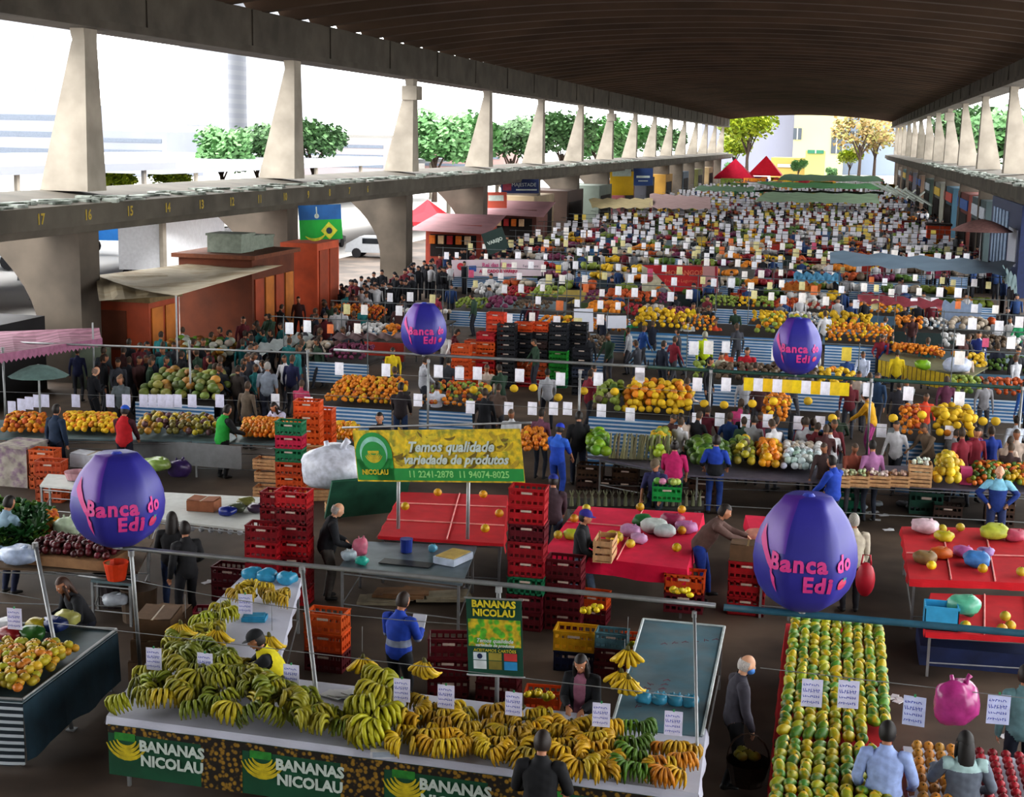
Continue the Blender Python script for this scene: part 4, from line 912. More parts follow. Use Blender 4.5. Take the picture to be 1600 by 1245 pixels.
bag('light grey sack on the floor behind the white table', G(330, 790, 0), .25, '#8a8478', .4)
# floor litter
for i, (px, py) in enumerate(((300, 895), (325, 910), (850, 940), (1368, 812), (1388, 828), (1365, 800), (1600, 1000), (1395, 1090), (1405, 1095), (1572, 1150), (1350, 800), (1380, 805), (420, 700), (300, 890))):
    b = MB(); b.box((0, 0, .006), (.22, .12, .01), .2); b.box((.05, .04, .012), (.12, .1, .01), .9); tag(b.build('paper_scrap', M('white_paper', '#b8b8b8'), None, False, G(px, py, 0), R.uniform(0, 3)), 'crumpled white paper scrap lying on the asphalt floor', 'litter', 'paper scraps on the floor')
# ------------------------------------------------------------------ banner over the red table
rt_, W_, H_ = board('stall_banner', 'wide yellow and green banana banner standing over the red table', 'banner', (GY(555, 674, 24.5), GY(815, 668, 23.6), GY(818, 756, 23.6), GY(556, 750, 24.5)))
x_, z_ = W_/2, H_/2
panel(rt_, 'banner_cloth', -x_, x_, -z_, z_, M('yellow_banana_print', '#d0b41c', .7, .3, 9, 'two', '#8c8c24', p=(6, .56)), 0, .006)
b = MB(); rr = random.Random(4)
for i in range(60):
    cx = rr.uniform(-x_+.5, x_-.15); cz = rr.uniform(-z_+.28, z_-.08); a = rr.uniform(3.6, 5.4); crescent(b, cx, cz+.16, .2, a-.6, a+.6, rr.uniform(.05, .09), -.008-i*.00008, i % 3)
b.build('banana_print', [M('bp1', '#c8b42c', .7, .2, 9), M('bp2', '#a89020', .7, .2, 9), M('bp3', '#6c5c14', .7, .2, 9)], rt_)
GB = M('bright_green_print', '#1c8a3c', .7, .1, 4)
panel(rt_, 'green_band', -x_+.45, x_, -z_+.03, -z_+.25, GB, -.015, .003)
b = MB(); disc(b, -x_+.42, .02, .4, -.018, 32, 0, 1.05); b.bb((-x_+.02, -.018, -z_+.03), (-x_+.82, -.015, -.05), 0); disc(b, -x_+.42, .06, .3, -.021, 32, 1); disc(b, -x_+.42, .0, .27, -.024, 32, 0); b.build('logo_disc', [GB, M('logo_rim', '#8ac0b0', .7)], rt_)
b = MB()
for q in range(4): crescent(b, -x_+.42, .1, .1+.035*q, PI*1.15, PI*1.85, .045, -.028)
b.bb((-x_+.3, -.03, .05), (-x_+.54, -.028, .1)); b.build('banana_emblem', YB, rt_)
put_text(rt_, 'NICOLAU', -x_+.42, -.3, .13, YB, y=-.03, bold=.005)
put_text(rt_, 'Temos qualidade', .3, .16, .26, WT, y=-.03, bold=.008, shear=.35); put_text(rt_, 'variedade de produtos', .38, -.07, .235, WT, y=-.03, bold=.008, shear=.35)
put_text(rt_, '11 2241-2878  11 94074-8025', .42, -z_+.14, .17, M('pale_green_letters', '#8ac878'), y=-.02, bold=.003)
for px, yy in ((617, 24.2), (727, 23.9)):
    g = GY(px, 760, yy); post(g.x, yy+.22, 0, g.z+.85, 'grey post carrying the wide banana banner', group='posts of the wide banana banner', r=.035)
bar(GY(535, 668, 24.6), GY(830, 660, 23.5), 'top bar of the wide banana banner', STEEL, .02)
# ------------------------------------------------------------------ balloons
BAL = M('purple_balloon_fabric', '#33308a', .45, .18, 1.5); BAL2 = M('violet_balloon_panel', '#5c3496', .45, .15, 2); PNK = M('pink_balloon_print', '#c83c86', .6, .08)
PROF = [(0, .0), (.0, .3), (.03, .48), (.1, .7), (.2, .87), (.32, .97), (.46, 1.0), (.58, .97), (.7, .89), (.8, .78), (.88, .66), (.93, .56), (1.0, .44), (1.0, 0)]
def prof_r(h):
    for (a, ra), (b_, rb) in zip(PROF[1:], PROF[2:]):
        if a <= h <= b_ and b_ > a: return ra+(rb-ra)*(h-a)/(b_-a)
    return .3
def balloon(label, pos, Rm, H):
    pos = Vector(pos); to = Vector((0, 0, 8))-pos; rz = math.atan2(to.x, -to.y)
    root = thing('advertising_balloon', label, 'balloon', pos, rz); n = 6; off = -.45
    def rad(th):
        d = ((th-off) % (2*PI/n)); return math.cos(PI/n)/math.cos(d-PI/n)*.85+.15
    b = MB(); m = 48
    for h, r in PROF:
        for j in range(m):
            th = 2*PI*j/m; q = r*Rm*rad(th); b.v.append((math.sin(th)*q, -math.cos(th)*q, h*H))
    for i in range(len(PROF)-1):
        for j in range(m):
            b.f.append((i*m+j, i*m+(j+1) % m, (i+1)*m+(j+1) % m, (i+1)*m+j)); b.m.append(1 if (37 <= j % m <= 44) and i > 6 else 0)
    b.build('balloon_skin', [BAL, BAL2], root, True)
    def wrap(me, lift, yaw=0, zc=0):
        bm = bmesh.new(); bm.from_mesh(me)
        for _ in range(2):
            es = [e for e in bm.edges if e.calc_length() > .05]
            if es: bmesh.ops.subdivide_edges(bm, edges=es, cuts=1, use_grid_fill=False); bmesh.ops.triangulate(bm, faces=bm.faces)
        for v in bm.verts:
            h = (v.co.y+zc)/H; h = max(0.01, min(.99, h)); r0 = prof_r(h)*Rm
            th = yaw+v.co.x/max(.25, Rm*.97); q = r0*rad(th)+lift+v.co.z
            v.co = Vector((math.sin(th)*q, -math.cos(th)*q, h*H))
        bm.to_mesh(me); bm.free(); return me
    k = Rm/.66
    put('lettering', wrap(text_mesh('lettering', 'Banca do', .29*k, PNK, bold=.011*k, ext=.001), .014, .2, .5*H), root)
    put('lettering', wrap(text_mesh('lettering', 'Edi', .28*k, PNK, bold=.011*k, ext=.001), .014, .27, .32*H), root)
    b = MB()
    b.ell((.38*k, 0, 0), (.11*k, .07*k, .001), 16, 4); me = b.mesh('tomato', [M('tomato_print', '#b03058', .6)]); put('tomato_emblem', wrap(me, .016, .27, .32*H), root)
    b = MB(); b.box((.43*k, .055*k, 0), (.09*k, .02*k, .001), .3); b.box((.41*k, .06*k, 0), (.02*k, .05*k, .001)); put('tomato_leaf', wrap(b.mesh('leaf', [M('leaf_print', '#3c8a84', .6)]), .019, .27, .32*H), root)
    b = MB()
    for i in range(8): t = i/8; x_ = (-.22+.36*t)*k; z_ = (.32-.4*t)*k; h_ = .11*k*(1-.35*t); b.add([(x_, z_-h_, 0), (x_+.045*k, z_-.05*k-h_, 0), (x_+.045*k, z_-.05*k+h_*.6, 0), (x_, z_+h_*.6, 0)], [(0, 1, 2, 3)])
    put('side_stripe', wrap(b.mesh('stripe', [PNK]), .014, -.9, .5*H), root)
    b = MB(); b.add([(0, .08*k, 0), (.05*k, -.12*k, 0), (.1*k, -.2*k, 0), (.1*k, .0, 0)], [(0, 1, 2, 3)]); put('small_stripe', wrap(b.mesh('stripe', [PNK]), .014, -.76, .36*H), root)
    b = MB(); b.tube([(0, 0, -.06), (0, 0, .02)], .05, 10); b.build('mount_collar', STEEL, root); b = MB(); b.tube([(0, 0, H-.01), (0, 0, H+.03)], [.09, .05], 12); b.build('top_valve', M('valve', '#3c4aa8', .5), root)
    return root
balloon('purple Banca do Edi balloon on the frame bar at the left, near the mango stall', (-9.34, 17.3, 2.44), .65, 1.27)
balloon('large purple Banca do Edi balloon standing on the blue bar above the papayas', (-.16, 17.02, 2.48), .64, 1.4)
balloon('distant purple Banca do Edi balloon left of the orange crate stacks', (-10.42, 35.8, 2.40), .62, 1.33)
balloon('distant purple Banca do Edi balloon above the row of yellow signs', (-.82, 35.7, 2.42), .62, 1.38)
# ------------------------------------------------------------------ row at y = 31
table('long grey table with vegetable crates in the second row', [(915, 712), (1640, 735), (1650, 772), (1075, 742)], .88, M('purple_grey_top', '#5c5864', .6))
Q = quad([(1075, 705), (1135, 705), (1135, 735), (1075, 732)], .92); heap('cabbage', Q, .98, .2, ['#3c5a24', '#5a7a2c'], 'round green cabbage on the vegetable table', 'green cabbages on the vegetable table', .15, 2)
Q = quad([(1140, 700), (1178, 702), (1178, 735), (1140, 733)], .92); heap('melon', Q, .98, .2, ['#a89c28', '#8c8a30', '#5a5a2c'], 'yellow green squash on the vegetable table', 'squashes on the vegetable table', .25, 2)
Q = quad([(1182, 705), (1218, 706), (1218, 738), (1182, 736)], .92); heap('melon', Q, .98, .17, ['#d07c1c', '#c8941c'], 'orange pumpkin in the heap on the vegetable table', 'orange pumpkins on the vegetable table', .25, 2)
Q = quad([(1220, 706), (1285, 708), (1288, 742), (1220, 738)], .92); heap('melon', Q, .98, .15, ['#a9b8b8', '#8c9c98', '#c0c8cc'], 'pale green white gourd in the heap on the vegetable table', 'pale gourds on the vegetable table', .2, 2, sc=.85)
for i, px in enumerate((1310, 1340, 1373, 1403, 1437)):
    for k in range(1 if i < 4 else 2): 
        g = G(px, 762, .9); crate(g.x, g.y+.25, .9+.24*k, '#ffffff', 'pale wooden vegetable crate on the table behind the right balloon', 'wooden vegetable crates in a row', 0, WCR, (.95, 1.2, 1.15))
        for q in range(16): fruit('onion', (g.x+R.uniform(-.17, .17), g.y+.25+R.uniform(-.15, .15), 1.1+.24*k+R.uniform(0, .08)), jit(['#b8a890', '#9aa880', '#c0b0a8', '#b89c88', '#c4c8b8'][i], .1), 'pale root vegetable in the wooden crates', 'root vegetables in the wooden crates', .8)
Q = quad([(1458, 732), (1500, 733), (1500, 762), (1458, 760)], .92); heap('melon', Q, .95, .17, ['#c8ac2c', '#b89c2c'], 'yellow bagged fruit stacked right of the wooden crates', 'yellow fruit right of the wooden crates', .3, 3)
Q = quad([(1512, 735), (1640, 738), (1645, 765), (1512, 762)], .92); heap('orange', Q, .97, .13, ['#a8841c', '#6c7a20', '#b8601c', '#3c5a20'], 'small mixed yellow and green fruit at the right end of the vegetable table', 'mixed small fruit on the vegetable table', .2, 2)
b = MB(); b.bb((-.12, -.15, 0), (.12, .15, .35)); tag(b.build('pink_box', M('pink_carton', '#b03c6c', .8), None, False, G(1508, 755, .9)), 'small pink box right of the yellow fruit', 'box')
# leeks / cane bundles and green stuff on the left part
g0 = G(925, 715, .95)
for i in range(16):
    g = G(952+i*6.4, 716+i*.3, .95); b = MB()
    for k in range(3): b.tube([(R.uniform(-.04, .04), 0, 0), (R.uniform(-.04, .04), .3, .48+R.uniform(-.05, .05))], [.03, .022], 5)
    o = b.build('cane_bundle', OC(.7), None, False, g, 0, jit('#6c6a4c', .2)); tag(o, 'upright bundle of dull green stalks on the dark table', 'vegetable bundle', 'stalk bundles on the dark table')
Q = quad([(920, 690), (950, 690), (950, 718), (918, 716)], .93); heap('cabbage', Q, .98, .18, ['#7c9c24', '#5a8424'], 'bright green lettuce beside the stalk bundles', 'lettuces beside the stalk bundles', .15, 2)
Q = quad([(815, 680), (855, 680), (855, 710), (812, 710)], .93); heap('orange', Q, .98, .13, ['#d0801c', '#c8741c'], 'bright orange in the heap right of the green banner', 'oranges in the heap right of the green banner', .25, 2)
Q = quad([(1020, 690), (1048, 690), (1045, 722), (1015, 722)], .93); heap('melon', Q, 1.0, .17, ['#a8b02c', '#8ca02c'], 'yellow green melon in the heap left of the woman in magenta', 'melons left of the woman in magenta', .3, 2)
for i in range(20):
    g = G(893+i*10.5, 790, .55); b = MB(); b.tube([(0, 0, 0), (0, 0, .2)], [.05, .03], 7); 
    for k in range(5): b.tube([(0, 0, .2), (math.cos(k*1.26)*.06, math.sin(k*1.26)*.06, .33)], [.012, .004], 4)
    o = b.build('pineapple', OC(.7), None, False, g, 0, jit('#5a5c44', .25)); tag(o, 'small dull pineapple in the row behind the crimson table', 'pineapple', 'pineapples behind the crimson table')
table('low dark bench holding the pineapples', [(885, 778), (1100, 782), (1100, 796), (882, 792)], .54, DARKW)
for i, (px, py) in enumerate(((920, 745), (945, 748), (975, 750), (1000, 748), (1095, 770), (1480, 790), (1560, 800))):
    stack(px, py+22, ['#3c2820', '#4a3020'][:2-(i % 2)], 'dark brown crate stored under the long vegetable table', 'dark crates under the vegetable table')
for px, c_ in ((1320, '#1c6a50'), (1445, '#1c4a3c')):
    g = G(px, 800, 0); crate(g.x, g.y, 0, c_, 'dark green crate under the long vegetable table', 'green crates under the vegetable table', 0, None, (1.2, 1.2, 1.6))
for i, (px, py) in enumerate(((1345, 795), (1370, 790), (1410, 790), (1425, 795))): bag('crumpled white plastic on the floor under the vegetable table', G(px, py, 0), .14, '#8c9298', .4, seed=i, group='crumpled plastic under the vegetable table')
# left row y = 31: orange fruit table
def row_table(pix, lab, mat=None): return table(lab, pix, .88, mat)
row_table([(-40, 655), (300, 664), (300, 688), (-60, 684)], 'grey table of yellow mangoes in the left second row')
row_table([(300, 664), (505, 672), (500, 696), (300, 689)], 'grey table of oranges in the left second row')
Q = quad([(100, 656), (185, 660), (182, 682), (98, 678)], .9); heap('mango', Q, .95, .13, ['#d0a83c', '#c8982c', '#c08c30'], 'yellow mango in the pile left of the person in the red vest', 'mangoes left of the red vest', .2, 2)
Q = quad([(20, 658), (75, 660), (70, 682), (0, 680)], .9); heap('mango', Q, .95, .14, ['#b87c4c', '#c08c1c', '#a85c3c'], 'reddish mango in the pile at the left edge', 'mangoes at the left edge', .2, 2)
Q = quad([(218, 661), (340, 665), (335, 686), (215, 683)], .9); heap('melon', Q, .95, .19, ['#b8a42c', '#6c6430', '#5a3c40', '#a87c2c'], 'mixed fruit in the pile between the red vest and the green vest', 'mixed fruit between the two vests', .15, 2, sc=.8)
Q = quad([(380, 664), (480, 670), (472, 692), (375, 687)], .9); heap('orange', Q, .95, .115, ['#d8861c', '#d07a1c', '#c88c24'], 'orange in the pile right of the person in the green vest', 'oranges right of the green vest', .22, 2)
b = MB(); b.bb((-1.4, -.01, -.55), (1.4, .01, 0)); tag(b.build('pale_cloth', M('pale_grey_cloth', '#76787a', .9, .1), None, False, G(290, 691, .84)), 'pale grey cloth hanging from the left fruit table', 'cloth')
Q = quad([(520, 672), (560, 674), (556, 695), (516, 692)], .9); heap('orange', Q, .95, .12, ['#d8861c', '#d0941c'], 'orange in the pile left of the wide banana banner', 'oranges left of the wide banner', .2, 2)
table('table of oranges left of the wide banana banner', [(512, 668), (570, 670), (566, 694), (508, 691)], .88)
# ------------------------------------------------------------------ rows at y = 36 and beyond
def striped_stall(px0, px1, ptop, pbot, y, lab, goods, z=1.0, mat=None, depth=1.7, n=1):
    """striped cloth facing the camera between pixel columns px0..px1 with a sloped fruit display behind"""
    a = GY(px0, ptop, y); b_ = GY(px1, ptop+(px1-px0)*.055, y); zt = a.z
    zt = max(.7, min(1.25, (a.z+b_.z)/2)); x0, x1 = a.x, b_.x
    Qd = [Vector((x0, y+depth, zt+.2)), Vector((x1, y+depth, zt+.2)), Vector((x1, y, zt)), Vector((x0, y, zt))]
    root = thing('fruit_stall', lab, 'stall', ((x0+x1)/2, y, 0)); c = root.location
    b = MB(); b.add([q-c for q in Qd]+[q-c-Vector((0, 0, .04)) for q in Qd], [(3, 2, 1, 0), (4, 5, 6, 7), (3, 7, 6, 2), (2, 6, 5, 1), (1, 5, 4, 0), (0, 4, 7, 3)]); b.build('display_board', DARKW, root)
    b = MB(); m = max(4, int((x1-x0)*4))
    for r in range(5):
        for s_ in range(m+1): b.v.append((x0-c.x+(x1-x0)*s_/m, -.02-.03*math.sin(s_*1.3)*r/4, .02+(zt-.02)*(1-r/4)))
    for r in range(4):
        for s_ in range(m): q = r*(m+1)+s_; b.f.append((q, q+m+1, q+m+2, q+1)); b.m.append(0)
    b.build('striped_cloth', mat or STR, root)
    for x in (x0+.1, x1-.1):
        for yy in (y+.1, y+depth-.1): b = MB(); b.bb((x-c.x-.02, yy-c.y-.02, 0), (x-c.x+.02, yy-c.y+.02, zt)); b.build('leg', STEEL, root)
    for g in goods:
        u0, u1, kind, step, cols, nm, lay = g
        Q = [lerp4(Qd, u0, .95), lerp4(Qd, u1, .95), lerp4(Qd, u1, .05), lerp4(Qd, u0, .05)]
        heap(kind, Q, zt+.08, step, cols, nm+' on the '+lab, nm+'s on the '+lab, .18, lay, .35)
    return Qd
OR = ['#d8861c', '#d4901c', '#cc7a1c']; YE = ['#c8a828', '#b8a030', '#c0b030']
striped_stall(503, 612, 634, 668, 35.2, 'striped orange stall behind the wide banana banner', [(0, 1, 'orange', .14, OR, 'orange', 2)])
striped_stall(655, 742, 640, 672, 35.2, 'short striped stall right of the white-shirted man', [(0, 1, 'orange', .16, ['#b87c2c', '#8c6a2c'], 'dull orange', 1)])
striped_stall(920, 1072, 648, 686, 34.6, 'blue striped stall behind the stalk bundles', [(.3, 1, 'melon', .2, ['#d0a020', '#d8981c'], 'yellow melon', 3), (0, .3, 'melon', .2, ['#6c7c4c', '#8c8c50'], 'green fruit', 2)])
striped_stall(1190, 1232, 658, 690, 34.6, 'short striped stall behind the squashes', [(0, 1, 'orange', .16, OR, 'orange', 2)])
striped_stall(1405, 1448, 672, 716, 34.0, 'striped stall behind the wooden crates', [(0, 1, 'orange', .16, ['#c87c4c', '#b85c3c'], 'reddish fruit', 2)])
striped_stall(1460, 1530, 680, 715, 34.0, 'striped stall at the right behind the yellow fruit', [(0, 1, 'melon', .2, YE, 'yellow melon', 2)])
striped_stall(212, 335, 636, 668, 35.5, 'striped stall behind the person in the red vest', [(0, 1, 'cabbage', .24, ['#6c7c3c', '#a87c3c', '#8c8c4c', '#5c6c3c'], 'mixed vegetable', 2)])
striped_stall(240, 345, 578, 610, 41.5, 'dark stall of vegetables under the left awning', [(0, 1, 'cabbage', .26, ['#5c7c2c', '#b8b8a8', '#a8842c', '#8c5c2c'], 'mixed green vegetable', 2)], mat=DARKW)
striped_stall(1075, 1268, 516, 545, 51, 'striped stall behind the person in the yellow-green vest', [(.55, 1, 'melon', .26, ['#8c9c1c', '#b89c1c'], 'yellow green fruit', 2), (.0, .2, 'orange', .2, OR, 'orange', 1)])
striped_stall(1290, 1400, 525, 550, 50, 'striped stall right of the distant balloon', [(0, 1, 'orange', .2, OR, 'bright orange', 2)])
striped_stall(500, 590, 505, 528, 52, 'striped stall left of the distant balloon', [(0, 1, 'orange', .2, ['#c8601c'], 'red orange', 2)])
striped_stall(985, 1075, 490, 535, 51, 'striped stall right of the white boards', [(0, 1, 'melon', .28, ['#d8b81c'], 'bright yellow melon', 2)], mat=M('light_blue_striped', '#3c74a0', .7, .1, 3, 'stripez', '#a8bcc8', p=(6, .5)))
# yellow fringe stall at right
g0, g1 = G(1373, 562, 1.1), G(1514, 591, 1.1)
rt_, W_, H_ = board('printed_cloth', 'yellow banana-printed skirt on the corner stall at the right', 'cloth', (g0, g1, g1-Vector((0, 0, .5)), g0-Vector((0, 0, .5))))
panel(rt_, 'skirt_cloth', -W_/2, W_/2, -H_/2, H_/2, M('banana_skirt_print', '#c8ac1c', .7, .2, 6, 'stripex', '#5c4c14', p=(5, .82)), 0)
table('corner table with oranges above the banana-printed skirt', [(g0.x+.3, g0.y+2.6, 1.1), (g1.x+.8, g1.y+2.6, 1.1), (g1.x, g1.y+.05, 1.1), (g0.x, g0.y+.05, 1.1)], 1.1, M('olive_top', '#6c6a4c'))
heap('orange', [Vector((g0.x+.5, g0.y+2.3, 1)), Vector((g0.x+2.2, g0.y+1.6, 1)), Vector((g0.x+2, g0.y+.5, 1)), Vector((g0.x+.4, g0.y+1.2, 1))], 1.2, .15, ['#d8701c'], 'bright orange on the corner table', 'oranges on the corner table', .15, 2)
bag('white plastic sacks on the corner table', (g1.x-.3, g1.y+.9, 1.12), .4, '#b4bcd0', .6); bag('lime green bag on the corner table', (g1.x-1.3, g1.y+1.2, 1.12), .25, '#7ca82c', .6)
# blue drums / boxes between stalls
for i, px in enumerate((1248, 1268, 1285)):
    g = G(px, 712, 0); b = MB(); b.tube([(0, 0, 0), (0, 0, .85)], [.28, .28], 14); b.tube([(0, 0, .85), (0, 0, .88)], [.3, .3], 14); tag(b.build('blue_drum', M('blue_drum_plastic', '#1c4a7c', .5), None, False, g), 'blue plastic drum behind the pale gourds', 'drum', 'blue drums behind the gourds')
# frame of the y=35.8 row and its signs
GB2 = M('dark_green_bar', '#2c4c44', .5)
bar((-12.9, 35.8, 2.38), (-4.5, 35.8, 2.38), 'grey frame bar below the distant left balloon', r=.04)
bar((-4.5, 35.75, 2.38), (6.6, 35.6, 2.38), 'dark green frame bar below the distant right balloon', GB2, r=.045)
bar((-22, 35.2, 2.2), (-12.9, 35.6, 2.3), 'grey frame bar over the left fruit row', r=.03)
for x, y, lab in ((-13.45, 35.3, 'pinkish grey post left of the orange stall'), (-17.05, 35.8, 'grey post behind the person in the green vest'), (-6.0, 34.4, 'grey post right of the person in black'), (-10.0, 34.8, 'thin post beside the man in the white shirt'), (-2.9, 35.6, 'dark post in the middle of the second frame'), (1.0, 35.6, 'dark post right of the distant balloon'), (4.5, 35.6, 'dark post at the right end of the second frame')):
    post(x, y, 0, 2.4, lab)
post(GX(165, 640, -20.2).x, 31.8, 0, 2.6, 'pale post under the pink awning')
gB = 'white price cards hanging under the second frame bar'
for px, py in ((530, 566), (603, 568), (685, 570), (718, 573), (746, 573), (812, 576), (876, 582), (935, 582), (1000, 582), (1090, 590), (1135, 590), (1000, 574), (1357, 598), (1420, 604), (1500, 612)):
    card(GY(px, py, 35.6), 0, '#ececf6', 'white price card hanging under the second frame bar', gB, 1.15)
for i in range(11): card(GY(1170+i*15, 590+i*.8, 35.5), 0, ['#e0c41c', '#e4e4f0', '#e0b81c', '#e4e4f0', '#dcbc2c'][i % 5], 'yellow or white price card in the long row below the distant right balloon', 'row of yellow and white cards', 1.1)
for px, py in ((482, 620), (430, 615), (653, 615), (735, 626), (795, 628), (832, 628), (865, 628), (887, 628), (940, 631), (985, 637), (1089, 645), (1125, 645), (1165, 647), (1200, 647), (1248, 650), (1282, 650), (1378, 662), (1485, 665)):
    card(GY(px, py, 34.2), 0, '#ececf6', 'white price card on the wire in front of the striped stalls', 'white cards in front of the striped stalls', 1.1)
for px in (18, 33, 45, 58, 70, 118, 172, 197, 224, 238, 252, 265, 277, 300, 343): card(GY(px, 616+(max(0, 60-px))*.25, 33.5), 0, '#d4d4ea', 'white price card on the wire of the left fruit row', 'white cards on the left wire', 1.15)
bar((-22.2, 33.5, 1.12), (-13.6, 34.2, 1.2), 'wire of white cards over the left fruit row', WIRE, .006, name='hanging_wire', cat='wire')
bar((-13.6, 34.2, 1.45), (6, 34.2, 1.5), 'wire of white cards in front of the striped stalls', WIRE, .006, name='hanging_wire', cat='wire')
for px, py, y in ((631, 607, 35), (740, 610, 35), (762, 608, 35), (803, 608, 35), (833, 607, 35), (872, 622, 35), (912, 612, 35), (960, 613, 35), (1060, 632, 35), (1075, 630, 35), (1131, 634, 35), (1175, 632, 35), (1208, 628, 35), (1262, 628, 35), (1395, 655, 34), (1440, 650, 34), (1476, 650, 34), (1512, 655, 34), (1535, 660, 34), (1555, 660, 34), (1300, 655, 34), (1100, 632, 35)):
    fruit('melon', GY(px, py+5, y), jit('#d8a81c', .06), 'round yellow melon hanging in the second frame', 'yellow melons hanging from the second frame', 1.35)
for x0_, x1_ in ((-11, -5), (-5, 6)): bar((x0_, 35, 1.95), (x1_, 35, 1.9), 'wire that carries the hanging yellow melons', WIRE, .006, 'melon wires', 'hanging_wire', 'wire')
# big white boards
for px, py, w_, h_ in ((912, 500, 30, 36), (963, 503, 32, 20)):
    rt_, W_, H_ = board('white_notice_board', 'large white notice board hanging %s' % ('left, portrait' if w_ == 30 else 'right, landscape'), 'sign', (GY(px-w_/2, py-h_/2, 50), GY(px+w_/2, py-h_/2, 50), GY(px+w_/2, py+h_/2, 50), GY(px-w_/2, py+h_/2, 50)))
    panel(rt_, 'board_face', -W_/2, W_/2, -H_/2, H_/2, M('white_board', '#d4d8e4', .7, .03), 0)
# ------------------------------------------------------------------ far rows: random stalls, cards and people
bpy.context.view_layer.update()
SHIRT = ['#16181e', '#1c2234', '#23262c', '#3a3c44', '#5c1a24', '#1c3a6c', '#8a8c90', '#c0c0c4', '#4a2c2c', '#28405c', '#2c4434', '#6c5c4c', '#a8aab0', '#94344a', '#1f4a8a', '#b8a89c', '#7a2030']
CLN = {'#16181e': 'black', '#1c2234': 'dark navy', '#23262c': 'charcoal', '#3a3c44': 'dark grey', '#5c1a24': 'maroon', '#1c3a6c': 'navy blue', '#8a8c90': 'grey', '#c0c0c4': 'white', '#4a2c2c': 'dark brown', '#28405c': 'slate blue', '#2c4434': 'dark green', '#6c5c4c': 'tan', '#a8aab0': 'light grey', '#94344a': 'rose red', '#1f4a8a': 'bright blue', '#b8a89c': 'beige', '#7a2030': 'wine red'}
PEOPLE = []
def who(x, y, rz, col, k, z=0, label=None, group=None): PEOPLE.append((x, y, rz, col, k, z, label, group))
def zone(x, y):
    side = 'left' if x < -13 else 'middle' if x < -2 else 'right'
    return side, ('front' if y < 48 else 'middle' if y < 75 else 'far')
STUFFHEAP = MB(); HC_ = ['#c87c1c', '#c8a41c', '#4c6a28', '#8c1c28', '#a89c8c', '#7c8c3c', '#a84c1c', '#5c4c3c', '#b8b8b8', '#6c2c4c']
rows = []
y = 42.6; k = 0
while y < 212:
    rows.append(y); y += 4.9+.012*(y-42)
FCL = ['#2d5f8c', '#5c7c94', '#3c4c54', '#6c6c68', '#2c3c3c', '#7c8c94', '#a8382c', '#b8a45c', '#4c5c3c']
